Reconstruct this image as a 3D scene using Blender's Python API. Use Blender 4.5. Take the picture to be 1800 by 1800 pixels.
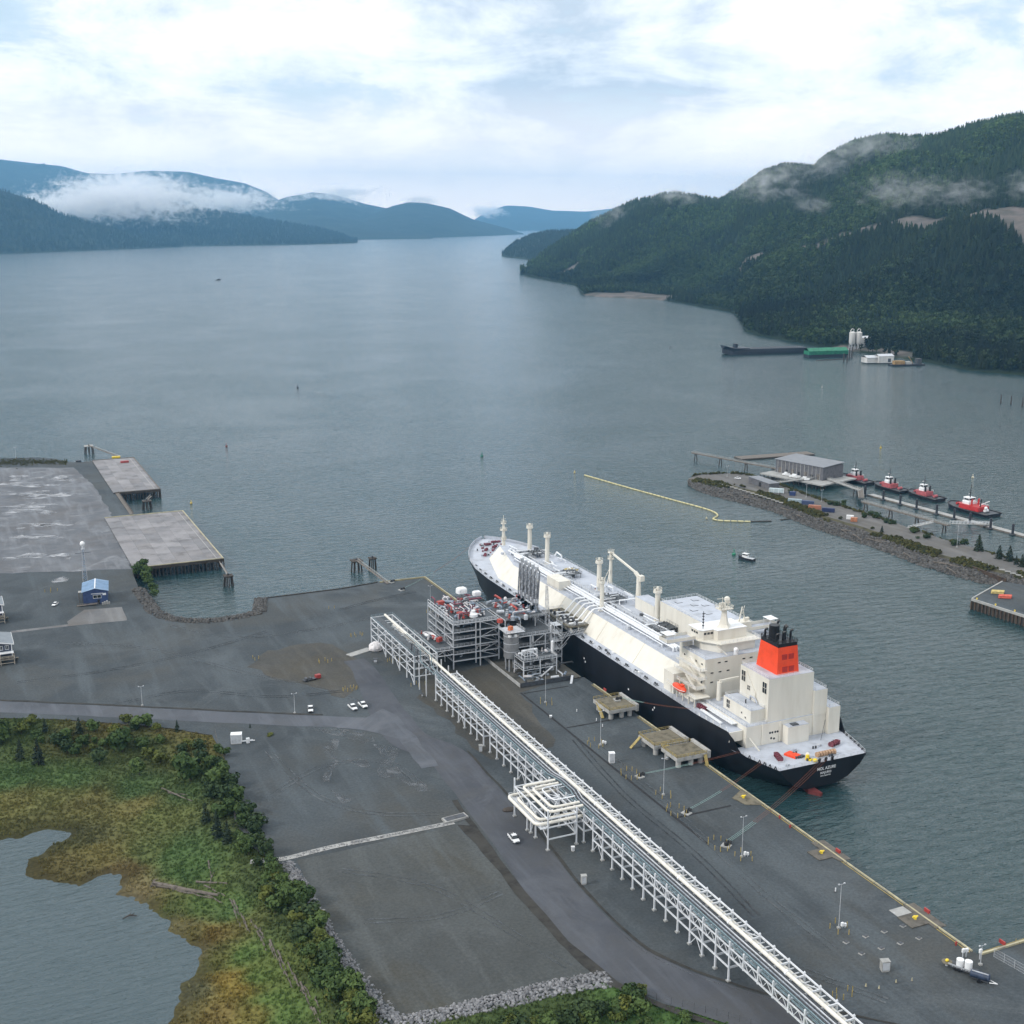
import bpy, bmesh, math, random
import numpy as np
from mathutils import Vector, Matrix, noise as mnoise
from mathutils.geometry import tessellate_polygon

random.seed(7); RNG = np.random.default_rng(7)
for _o in list(bpy.data.objects): bpy.data.objects.remove(_o)
SC = bpy.context.scene
COL = SC.collection

# ------------------------------------------------------------------ camera
CAM_H = 190.0                      # metres above the water
FPX = 2200.0                       # focal length in photograph pixels (1800 px frame)
PITCH = math.atan(515 / FPX)       # camera looks down by this angle
YAW = math.radians(24.2)           # the wharf edge runs along +Y, the camera looks 24 degrees to its right
cam_data = bpy.data.cameras.new('camera')
cam = bpy.data.objects.new('camera', cam_data); COL.objects.link(cam)
cam.location = (0, 0, CAM_H)
cam.rotation_euler = (math.pi / 2 - PITCH, 0, -YAW)
cam_data.sensor_width = 36; cam_data.sensor_fit = 'HORIZONTAL'
cam_data.angle = 2 * math.atan(900 / FPX)
cam_data.clip_start = 1.0; cam_data.clip_end = 120000
SC.camera = cam

# ------------------------------------------------------------------ light
SUN_VIEW = Vector((-0.86, -0.33, 0.62)).normalized()      # towards the sun, in camera-heading axes
SUN_DIR = Matrix.Rotation(-YAW, 3, 'Z') @ SUN_VIEW
sun_data = bpy.data.lights.new('sun', 'SUN')
sun_data.energy = 1.8; sun_data.angle = math.radians(11); sun_data.color = (1.0, 0.95, 0.89)
sun = bpy.data.objects.new('sun', sun_data); COL.objects.link(sun)
sun.rotation_euler = SUN_DIR.to_track_quat('Z', 'Y').to_euler()

world = bpy.data.worlds.new('World'); SC.world = world; world.use_nodes = True
def build_world():
    nt = world.node_tree; N = nt.nodes; L = nt.links
    for n in list(N): N.remove(n)
    out = N.new('ShaderNodeOutputWorld'); bg = N.new('ShaderNodeBackground'); bg.inputs['Strength'].default_value = 0.1
    L.new(bg.outputs[0], out.inputs['Surface'])
    sky = N.new('ShaderNodeTexSky'); sky.sky_type = 'NISHITA'; sky.sun_disc = False
    sky.sun_elevation = math.asin(SUN_DIR.z); sky.sun_rotation = math.atan2(SUN_DIR.x, SUN_DIR.y)
    sky.air_density = 1.0; sky.dust_density = 1.5; sky.ozone_density = 1.5
    tc = N.new('ShaderNodeTexCoord')
    def m(op, a, b=None, c=None, clamp=False):
        n = N.new('ShaderNodeMath'); n.operation = op; n.use_clamp = clamp
        for i, v in enumerate((a, b, c)):
            if v is None: continue
            if isinstance(v, (int, float)): n.inputs[i].default_value = v
            else: L.new(v, n.inputs[i])
        return n.outputs[0]
    def nz(vec, scale, detail=6, rough=0.55, dist=0.0):
        n = N.new('ShaderNodeTexNoise'); n.inputs['Scale'].default_value = scale; n.inputs['Detail'].default_value = detail
        n.inputs['Roughness'].default_value = rough; n.inputs['Distortion'].default_value = dist
        L.new(vec, n.inputs['Vector']); return n.outputs['Fac']
    def ramp(fac, stops):
        n = N.new('ShaderNodeValToRGB'); L.new(fac, n.inputs[0]); e = n.color_ramp.elements
        while len(e) < len(stops): e.new(0.5)
        for i, (p, c) in enumerate(stops):
            e[i].position = p; e[i].color = c if len(c) == 4 else (*c, 1)
        return n.outputs[0]
    def mix(f, a, b):
        n = N.new('ShaderNodeMix'); n.data_type = 'RGBA'
        if isinstance(f, (int, float)): n.inputs['Factor'].default_value = f
        else: L.new(f, n.inputs['Factor'])
        for k, v in (('A', a), ('B', b)):
            s = [i for i in n.inputs if i.name == k and i.type == 'RGBA'][0]
            if isinstance(v, tuple): s.default_value = (*v, 1)
            else: L.new(v, s)
        return [o for o in n.outputs if o.type == 'RGBA'][0]
    rot = N.new('ShaderNodeMapping'); rot.inputs['Rotation'].default_value = (0, 0, YAW)   # camera-heading axes: x right, y ahead
    L.new(tc.outputs['Generated'], rot.inputs['Vector'])
    sep = N.new('ShaderNodeSeparateXYZ'); L.new(rot.outputs[0], sep.inputs[0])
    z = m('MAXIMUM', sep.outputs['Z'], 0.0)
    # layered stratus: the direction flattened so that cloud banks lie along the horizon
    fl = N.new('ShaderNodeVectorMath'); fl.operation = 'MULTIPLY'; fl.inputs[1].default_value = (1, 1, 3.2); L.new(rot.outputs[0], fl.inputs[0])
    big = nz(fl.outputs[0], 3.1, 4, 0.5, 0.3)
    mid = nz(fl.outputs[0], 7.5, 9, 0.62, 0.35)
    fine = nz(rot.outputs[0], 16, 8, 0.6, 0.2)
    shade = m('ADD', m('ADD', m('MULTIPLY', big, 0.66), m('MULTIPLY', mid, 0.80)), m('MULTIPLY', fine, 0.36))
    # a broad rain-grey cloud belly ahead of the camera
    def blob(cx, cz, sx, sz, amt):
        dx = m('DIVIDE', m('SUBTRACT', sep.outputs['X'], cx), sx); dz = m('DIVIDE', m('SUBTRACT', sep.outputs['Z'], cz), sz)
        d = m('ADD', m('MULTIPLY', dx, dx), m('MULTIPLY', dz, dz))
        return m('MULTIPLY', m('SUBTRACT', 1.0, m('SMOOTHSTEP', d, 0.0, 1.0) if False else m('MINIMUM', d, 1.0)), amt)
    dark = m('ADD', blob(0.05, 0.12, 0.16, 0.09, 0.20), m('ADD', blob(-0.31, 0.075, 0.10, 0.03, 0.13), blob(-0.02, 0.21, 0.17, 0.07, 0.17)))
    fac = m('SUBTRACT', m('SUBTRACT', shade, 0.375), dark)
    cloud = ramp(fac, [(0.34, (6.4, 7.2, 8.1)), (0.43, (8.8, 9.3, 9.8)), (0.51, (10.8, 11.0, 11.1)), (0.62, (13.0, 12.8, 12.5))])
    cover = ramp(m('ADD', mid, m('MULTIPLY', big, 0.4)), [(0.54, (0.4, 0.4, 0.4)), (0.64, (1, 1, 1))])
    low = ramp(z, [(0.0, (1, 1, 1)), (0.22, (0, 0, 0))])
    cover2 = m('MAXIMUM', cover, m('MULTIPLY', low, 0.0))
    # deep blue seen between clouds, brightened by thin cirrus
    skyb = mix(0.6, sky.outputs[0], (9.2, 11.2, 12.2))
    col = mix(cover2, skyb, cloud)
    # pale moist air near the horizon
    hz = ramp(z, [(0.0, (0.95, 0.95, 0.95)), (0.035, (0.55, 0.55, 0.55)), (0.10, (0, 0, 0))])
    col2 = mix(hz, col, (23.0, 18.4, 14.4))
    L.new(col2, bg.inputs['Color'])
build_world()

SC.view_settings.view_transform = 'Standard'; SC.view_settings.look = 'None'
SC.view_settings.exposure = 0.2; SC.view_settings.gamma = 1.0; SC.view_settings.use_curve_mapping = False
SC.render.engine = 'CYCLES'
SC.cycles.use_denoising = True
SC.cycles.max_bounces = 7; SC.cycles.diffuse_bounces = 2; SC.cycles.glossy_bounces = 2; SC.cycles.transmission_bounces = 2
SC.cycles.volume_bounces = 5; SC.cycles.transparent_max_bounces = 6
SC.cycles.caustics_reflective = False; SC.cycles.caustics_refractive = False
SC.cycles.volume_max_steps = 96

# ------------------------------------------------------------------ measuring helpers
_cp, _sp = math.cos(PITCH), math.sin(PITCH); _cy, _sy = math.cos(YAW), math.sin(YAW)
def at(px, py, z=0.0):
    """Where the line of sight through a photograph pixel meets the level z (surveying the place from its photograph)."""
    u = (px - 900) / FPX; v = -(py - 900) / FPX
    dx, dy, dz = u, _cp + v * _sp, -_sp + v * _cp
    t = (z - CAM_H) / dz; x, y = dx * t, dy * t
    return Vector((x * _cy + y * _sy, -x * _sy + y * _cy, z))
def ray_dir(px, py):
    u = (px - 900) / FPX; v = -(py - 900) / FPX
    dx, dy, dz = u, _cp + v * _sp, -_sp + v * _cp
    return Vector((dx * _cy + dy * _sy, -dx * _sy + dy * _cy, dz))
def view_xy(x, y):                      # camera-heading axes -> world axes
    return (x * _cy + y * _sy, -x * _sy + y * _cy)

# ------------------------------------------------------------------ object helpers
def tag(o, label=None, cat=None, group=None, kind=None):
    if label: o['label'] = label
    if cat: o['category'] = cat
    if group: o['group'] = group
    if kind: o['kind'] = kind
    return o
def thing(name, label, cat, loc=(0, 0, 0), rz=0.0, group=None):
    o = bpy.data.objects.new(name, None); COL.objects.link(o)
    o.location = loc; o.rotation_euler = (0, 0, rz); o.empty_display_size = 0.5
    return tag(o, label, cat, group)
def link(name, me, parent=None, loc=None, rz=None, scale=None):
    o = bpy.data.objects.new(name, me); COL.objects.link(o)
    if parent is not None: o.parent = parent
    if loc is not None: o.location = loc
    if rz is not None: o.rotation_euler = (0, 0, rz)
    if scale is not None: o.scale = scale
    return o
def copy_tree(o, parent=None, loc=None, rz=None):
    c = o.copy(); COL.objects.link(c); c.parent = parent
    if loc is not None: c.location = loc
    if rz is not None: c.rotation_euler = (0, 0, rz)
    for ch in o.children: copy_tree(ch, c)
    return c

class MB:
    def __init__(s): s.v = []; s.f = []; s.mi = []; s.m = 0
    def add(s, vs, fs):
        b = len(s.v); s.v += [tuple(v) for v in vs]
        s.f += [tuple(b + i for i in f) for f in fs]; s.mi += [s.m] * len(fs)
        return s
    def box(s, x0, x1, y0, y1, z0, z1):
        vs = [(x0, y0, z0), (x1, y0, z0), (x1, y1, z0), (x0, y1, z0), (x0, y0, z1), (x1, y0, z1), (x1, y1, z1), (x0, y1, z1)]
        return s.add(vs, [(0, 3, 2, 1), (4, 5, 6, 7), (0, 1, 5, 4), (1, 2, 6, 5), (2, 3, 7, 6), (3, 0, 4, 7)])
    def cbox(s, cx, cy, cz, lx, ly, lz, rz=0.0):
        c, n = math.cos(rz), math.sin(rz); vs = []
        for zz in (-lz / 2, lz / 2):
            for xx, yy in ((-lx / 2, -ly / 2), (lx / 2, -ly / 2), (lx / 2, ly / 2), (-lx / 2, ly / 2)):
                vs.append((cx + xx * c - yy * n, cy + xx * n + yy * c, cz + zz))
        return s.add(vs, [(0, 3, 2, 1), (4, 5, 6, 7), (0, 1, 5, 4), (1, 2, 6, 5), (2, 3, 7, 6), (3, 0, 4, 7)])
    def bar(s, a, b, w, h=None):
        h = w if h is None else h
        a = Vector(a); b = Vector(b); d = (b - a)
        if d.length < 1e-6: return s
        d.normalize(); up = Vector((0, 0, 1)) if abs(d.z) < 0.95 else Vector((0, 1, 0))
        sd = d.cross(up).normalized(); up = sd.cross(d).normalized(); vs = []
        for p in (a, b):
            for i, j in ((-1, -1), (1, -1), (1, 1), (-1, 1)): vs.append(p + sd * (i * w / 2) + up * (j * h / 2))
        return s.add(vs, [(0, 1, 2, 3), (7, 6, 5, 4), (0, 4, 5, 1), (1, 5, 6, 2), (2, 6, 7, 3), (3, 7, 4, 0)])
    def cyl(s, a, b, r0, r1=None, n=10, caps=True):
        r1 = r0 if r1 is None else r1
        return s.tube([a, b], [r0, r1], n, caps)
    def tube(s, pts, r, n=8, caps=True):
        pts = [Vector(p) for p in pts]; k = len(pts); rs = r if isinstance(r, (list, tuple)) else [r] * k
        base = len(s.v); prev = None; vs = []; fs = []
        for i, p in enumerate(pts):
            d = (pts[min(i + 1, k - 1)] - pts[max(i - 1, 0)])
            d = d.normalized() if d.length > 1e-9 else Vector((0, 0, 1))
            ref = Vector((0, 0, 1)) if abs(d.z) < 0.9 else Vector((1, 0, 0))
            if prev is not None:
                sd = prev - d * prev.dot(d)
                sd = sd.normalized() if sd.length > 1e-6 else d.cross(ref).normalized()
            else: sd = d.cross(ref).normalized()
            prev = sd; up = sd.cross(d)
            for j in range(n):
                a = 2 * math.pi * j / n
                vs.append(p + (sd * math.cos(a) + up * math.sin(a)) * rs[i])
        for i in range(k - 1):
            for j in range(n):
                q = (j + 1) % n
                fs.append((i * n + j, i * n + q, (i + 1) * n + q, (i + 1) * n + j))
        if caps: fs.append(tuple(range(n - 1, -1, -1))); fs.append(tuple(range((k - 1) * n, k * n)))
        return s.add(vs, fs)
    def prism(s, poly, z0, z1, cap=True):
        n = len(poly); vs = [(p[0], p[1], z0) for p in poly] + [(p[0], p[1], z1) for p in poly]
        fs = [(i, (i + 1) % n, n + (i + 1) % n, n + i) for i in range(n)]
        if cap:
            tri = tessellate_polygon([[Vector((p[0], p[1], 0)) for p in poly]])
            fs += [tuple(n + i for i in t) for t in tri]
        return s.add(vs, fs)
    def sphere(s, c, rx, ry=None, rz=None, n=10, k=6):
        ry = rx if ry is None else ry; rz = rx if rz is None else rz
        vs = [(c[0], c[1], c[2] - rz)]; fs = []
        for i in range(1, k):
            a = math.pi * i / k - math.pi / 2
            for j in range(n):
                b = 2 * math.pi * j / n
                vs.append((c[0] + rx * math.cos(a) * math.cos(b), c[1] + ry * math.cos(a) * math.sin(b), c[2] + rz * math.sin(a)))
        vs.append((c[0], c[1], c[2] + rz)); T = len(vs) - 1
        for j in range(n):
            q = (j + 1) % n
            fs.append((0, 1 + q, 1 + j)); fs.append((T, 1 + (k - 2) * n + j, 1 + (k - 2) * n + q))
            for i in range(k - 2): fs.append((1 + i * n + j, 1 + i * n + q, 1 + (i + 1) * n + q, 1 + (i + 1) * n + j))
        return s.add(vs, fs)
    def rail(s, pts, h=1.1, w=0.07, gap=2.0, bars=(1.0, 0.55), pw=None):
        """hand rail along a polyline of deck points"""
        for a, b in zip(pts[:-1], pts[1:]):
            a = Vector(a); b = Vector(b); L = (b - a).length; k = max(1, round(L / gap))
            for i in range(k + 1):
                p = a.lerp(b, i / k); s.bar(p, p + Vector((0, 0, h)), pw or w)
            for q in bars: s.bar(a + Vector((0, 0, h * q)), b + Vector((0, 0, h * q)), w)
        return s
    def mesh(s, name, mats, smooth=False):
        me = bpy.data.meshes.new(name); me.from_pydata(s.v, [], s.f)
        for m_ in (mats if isinstance(mats, (list, tuple)) else [mats]): me.materials.append(m_)
        if any(s.mi): me.polygons.foreach_set('material_index', s.mi)
        bm = bmesh.new(); bm.from_mesh(me); bmesh.ops.recalc_face_normals(bm, faces=bm.faces); bm.to_mesh(me); bm.free()
        if smooth:
            me.polygons.foreach_set('use_smooth', [True] * len(me.polygons))
            try: me.set_sharp_from_angle(angle=math.radians(40))
            except Exception: pass
        me.update(); return me
    def build(s, name, mats, parent=None, loc=None, smooth=False, rz=None):
        return link(name, s.mesh(name, mats, smooth), parent, loc, rz)

# ------------------------------------------------------------------ materials
MATS = {}
def pmat(name, col, rough=0.6, metal=0.0, var=0.12, scale=0.4, bump=0.0, bscale=3.0, col2=None, spec=0.4, streak=0.0, detail=5):
    """procedural paint / steel / concrete: base colour broken by two noises, optional vertical streaks and fine relief"""
    if name in MATS: return MATS[name]
    mt = bpy.data.materials.new(name); mt.use_nodes = True; N = mt.node_tree.nodes; L = mt.node_tree.links
    b = N['Principled BSDF']; b.inputs['Roughness'].default_value = rough; b.inputs['Metallic'].default_value = metal
    b.inputs['Specular IOR Level'].default_value = spec
    ge = N.new('ShaderNodeNewGeometry')
    mp = N.new('ShaderNodeMapping'); L.new(ge.outputs['Position'], mp.inputs['Vector'])
    if streak: mp.inputs['Scale'].default_value = (1, 1, streak)
    n1 = N.new('ShaderNodeTexNoise'); n1.inputs['Scale'].default_value = scale; n1.inputs['Detail'].default_value = detail; n1.inputs['Roughness'].default_value = 0.62
    L.new(mp.outputs[0], n1.inputs['Vector'])
    rp = N.new('ShaderNodeValToRGB'); L.new(n1.outputs['Fac'], rp.inputs[0])
    c2 = col2 or tuple(c * (1 - 2.2 * var) for c in col)
    hi = tuple(min(1, c * (1 + var)) for c in col)
    e = rp.color_ramp.elements; e[0].position = 0.32; e[0].color = (*c2, 1); e[1].position = 0.66; e[1].color = (*hi, 1)
    mid = e.new(0.48); mid.color = (*col, 1)
    L.new(rp.outputs[0], b.inputs['Base Color'])
    if bump:
        n2 = N.new('ShaderNodeTexNoise'); n2.inputs['Scale'].default_value = bscale; n2.inputs['Detail'].default_value = 4
        L.new(ge.outputs['Position'], n2.inputs['Vector'])
        bp = N.new('ShaderNodeBump'); bp.inputs['Strength'].default_value = 1.0; bp.inputs['Distance'].default_value = bump
        L.new(n2.outputs['Fac'], bp.inputs['Height']); L.new(bp.outputs[0], b.inputs['Normal'])
    MATS[name] = mt; return mt

STEEL = pmat('galvanised steel', (0.52, 0.54, 0.57), 0.5, 0.2, 0.12, 0.8)
WSTEEL = pmat('white rack steel', (0.66, 0.68, 0.71), 0.5, 0.0, 0.08, 0.5)
DSTEEL = pmat('dark steel', (0.075, 0.08, 0.09), 0.55, 0.2, 0.2, 0.9)
BLACK = pmat('black paint', (0.012, 0.012, 0.014), 0.4, 0, 0.2, 0.5)
CREAM = pmat('cream ship paint', (0.70, 0.67, 0.595), 0.42, 0, 0.06, 0.25, col2=(0.64, 0.605, 0.525), streak=0.15)
SDECK = pmat('blue grey deck paint', (0.44, 0.47, 0.53), 0.6, 0, 0.10, 0.22, col2=(0.36, 0.38, 0.42))
WHITE = pmat('white paint', (0.78, 0.79, 0.80), 0.4, 0, 0.05, 0.6)
PIPEC = pmat('cream insulated pipe', (0.72, 0.69, 0.62), 0.5, 0, 0.08, 0.6)
PIPEW = pmat('frosty white pipe', (0.74, 0.76, 0.79), 0.45, 0.05, 0.08, 0.7)
PIPEG = pmat('grey jacketed pipe', (0.33, 0.36, 0.40), 0.42, 0.3, 0.15, 0.7)
REDP = pmat('red paint', (0.33, 0.045, 0.04), 0.42, 0, 0.15, 0.5)
ORANGE = pmat('lifeboat orange', (0.75, 0.07, 0.02), 0.4, 0, 0.1, 0.6)
FUNNEL = pmat('vermilion funnel paint', (0.80, 0.07, 0.02), 0.42, 0, 0.06, 0.3)
YELLOW = pmat('safety yellow', (0.36, 0.28, 0.10), 0.5, 0, 0.2, 0.8)
KERBY = pmat('worn yellow kerb', (0.40, 0.365, 0.24), 0.7, 0, 0.25, 0.35, col2=(0.26, 0.245, 0.20))
CONC = pmat('concrete', (0.34, 0.34, 0.33), 0.85, 0, 0.14, 0.35, bump=0.02, bscale=2)
CONCB = pmat('mossy brown concrete', (0.155, 0.138, 0.10), 0.9, 0, 0.22, 0.45, bump=0.02)
CONCL = pmat('pale concrete', (0.38, 0.375, 0.36), 0.85, 0, 0.15, 0.5, bump=0.02)
TIMBER = pmat('tarred timber', (0.055, 0.045, 0.038), 0.85, 0, 0.25, 0.9, bump=0.03)
WOOD = pmat('weathered wood', (0.15, 0.132, 0.115), 0.85, 0, 0.25, 0.8, bump=0.03)
DRIFT = pmat('driftwood', (0.13, 0.112, 0.095), 0.9, 0, 0.3, 0.9, bump=0.04)
GLASS = pmat('dark window glass', (0.02, 0.025, 0.03), 0.12, 0, 0.2, 1.0, spec=0.7)
GRATE = pmat('grey grating', (0.085, 0.095, 0.105), 0.7, 0.1, 0.2, 1.2)
TEAL = pmat('teal grey cable tray', (0.20, 0.27, 0.30), 0.5, 0.2, 0.15, 1.0)
ROPE = pmat('pale green rope', (0.30, 0.46, 0.43), 0.8, 0, 0.1, 2)
ROPER = pmat('rust rope', (0.26, 0.09, 0.05), 0.85, 0, 0.15, 2)
CRIMSON = pmat('crimson winch paint', (0.17, 0.045, 0.06), 0.5, 0, 0.3, 1.2)
# ================================================================== WATER
def water_mat(name, deep, scale, ang, stretch, amp, rough, tint2, fine=0.35):
    mt = bpy.data.materials.new(name); mt.use_nodes = True; N = mt.node_tree.nodes; L = mt.node_tree.links
    b = N['Principled BSDF']; b.inputs['Roughness'].default_value = rough; b.inputs['IOR'].default_value = 1.333; b.inputs['Specular IOR Level'].default_value = 0.75
    ge = N.new('ShaderNodeNewGeometry')
    mp = N.new('ShaderNodeMapping'); mp.inputs['Rotation'].default_value = (0, 0, ang); mp.inputs['Scale'].default_value = (scale, scale * stretch, 1)
    L.new(ge.outputs['Position'], mp.inputs['Vector'])
    def nz(src, sc, det, rg, dist=0.0):
        n = N.new('ShaderNodeTexNoise'); n.inputs['Scale'].default_value = sc; n.inputs['Detail'].default_value = det
        n.inputs['Roughness'].default_value = rg; n.inputs['Distortion'].default_value = dist; L.new(src, n.inputs['Vector']); return n.outputs['Fac']
    w1 = nz(mp.outputs[0], 1.0, 4, 0.55, 0.6); w2 = nz(mp.outputs[0], 3.1, 3, 0.5, 0.3)
    big = nz(ge.outputs['Position'], 0.006, 4, 0.55, 0.8)
    add = N.new('ShaderNodeMath'); add.operation = 'MULTIPLY_ADD'; add.inputs[1].default_value = fine; L.new(w2, add.inputs[0]); L.new(w1, add.inputs[2])
    # gusts: cat's-paws of stronger and weaker ripples
    gs = N.new('ShaderNodeMapRange'); gs.inputs['From Min'].default_value = 0.3; gs.inputs['From Max'].default_value = 0.7
    gs.inputs['To Min'].default_value = amp * 0.65; gs.inputs['To Max'].default_value = amp * 1.3; L.new(big, gs.inputs['Value'])
    bp = N.new('ShaderNodeBump'); bp.inputs['Strength'].default_value = 1.0; L.new(gs.outputs[0], bp.inputs['Distance'])
    L.new(add.outputs[0], bp.inputs['Height']); L.new(bp.outputs[0], b.inputs['Normal'])
    rp = N.new('ShaderNodeValToRGB'); L.new(big, rp.inputs[0])
    e = rp.color_ramp.elements; e[0].position = 0.35; e[0].color = (*deep, 1); e[1].position = 0.68; e[1].color = (*tint2, 1)
    L.new(rp.outputs[0], b.inputs['Base Color'])
    return mt
SEA = water_mat('sea water', (0.016, 0.041, 0.046), 0.105, math.radians(38), 2.8, 1.05, 0.11, (0.023, 0.053, 0.058))
LAGOON = water_mat('lagoon water', (0.046, 0.072, 0.084), 0.15, math.radians(-52), 5.0, 0.5, 0.10, (0.054, 0.084, 0.094), 0.25)
def big_sheet(name, x0, x1, y0, y1, z, m_, n=1):
    vs = []; fs = []
    for j in range(n + 1):
        for i in range(n + 1): vs.append((x0 + (x1 - x0) * i / n, y0 + (y1 - y0) * j / n, z))
    for j in range(n):
        for i in range(n): a = j * (n + 1) + i; fs.append((a, a + 1, a + n + 2, a + n + 1))
    return MB().add(vs, fs).build(name, m_)
tag(big_sheet('water', -42000, 42000, -8000, 52000, 0.0, SEA, 24), kind='structure')

# ================================================================== noise for terrain
def vnoise(x, y, seed=0):
    """smooth value noise on numpy arrays"""
    xi = np.floor(x).astype(np.int64); yi = np.floor(y).astype(np.int64); fx = x - xi; fy = y - yi
    def h(a, b):
        n = (a * 374761393 + b * 668265263 + seed * 974711) & 0x7fffffff
        n = (n ^ (n >> 13)) * 1274126177 & 0x7fffffff
        return ((n ^ (n >> 16)) & 0xffff) / 65535.0
    sx = fx * fx * (3 - 2 * fx); sy = fy * fy * (3 - 2 * fy)
    a = h(xi, yi) * (1 - sx) + h(xi + 1, yi) * sx; b = h(xi, yi + 1) * (1 - sx) + h(xi + 1, yi + 1) * sx
    return a * (1 - sy) + b * sy
def fbm(x, y, oct=5, seed=0, gain=0.5):
    s = np.zeros_like(x, dtype=float); a = 1.0; t = 0
    for o in range(oct):
        s += a * (vnoise(x * 2 ** o, y * 2 ** o, seed + o * 17) - 0.5); t += a; a *= gain
    return s / t

# ================================================================== FOREST HILLS
def forest_ground(name, c0, c1, sc, clear=(0.15, 0.13, 0.12)):
    mt = bpy.data.materials.new(name); mt.use_nodes = True; N = mt.node_tree.nodes; L = mt.node_tree.links
    b = N['Principled BSDF']; b.inputs['Roughness'].default_value = 0.95; b.inputs['Specular IOR Level'].default_value = 0.1
    ge = N.new('ShaderNodeNewGeometry')
    n1 = N.new('ShaderNodeTexNoise'); n1.inputs['Scale'].default_value = sc; n1.inputs['Detail'].default_value = 8; n1.inputs['Roughness'].default_value = 0.7
    L.new(ge.outputs['Position'], n1.inputs['Vector'])
    rp = N.new('ShaderNodeValToRGB'); L.new(n1.outputs['Fac'], rp.inputs[0]); e = rp.color_ramp.elements
    e[0].position = 0.35; e[0].color = (*c0, 1); e[1].position = 0.65; e[1].color = (*c1, 1)
    at_ = N.new('ShaderNodeAttribute'); at_.attribute_name = 'clearing'
    n3 = N.new('ShaderNodeTexNoise'); n3.inputs['Scale'].default_value = 0.03; n3.inputs['Detail'].default_value = 7; L.new(ge.outputs['Position'], n3.inputs['Vector'])
    r3 = N.new('ShaderNodeValToRGB'); L.new(n3.outputs['Fac'], r3.inputs[0]); q = r3.color_ramp.elements
    q[0].position = 0.38; q[0].color = (clear[0] * 0.55, clear[1] * 0.6, clear[2] * 0.55, 1); q[1].position = 0.62; q[1].color = (*clear, 1)
    mx = N.new('ShaderNodeMix'); mx.data_type = 'RGBA'; L.new(at_.outputs['Fac'], mx.inputs['Factor'])
    L.new(rp.outputs[0], [i for i in mx.inputs if i.name == 'A' and i.type == 'RGBA'][0])
    L.new(r3.outputs[0], [i for i in mx.inputs if i.name == 'B' and i.type == 'RGBA'][0])
    L.new([o for o in mx.outputs if o.type == 'RGBA'][0], b.inputs['Base Color'])
    return mt
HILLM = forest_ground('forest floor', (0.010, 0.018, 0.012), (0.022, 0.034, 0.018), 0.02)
FARM = forest_ground('far forest', (0.012, 0.022, 0.018), (0.030, 0.045, 0.030), 0.006)

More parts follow.
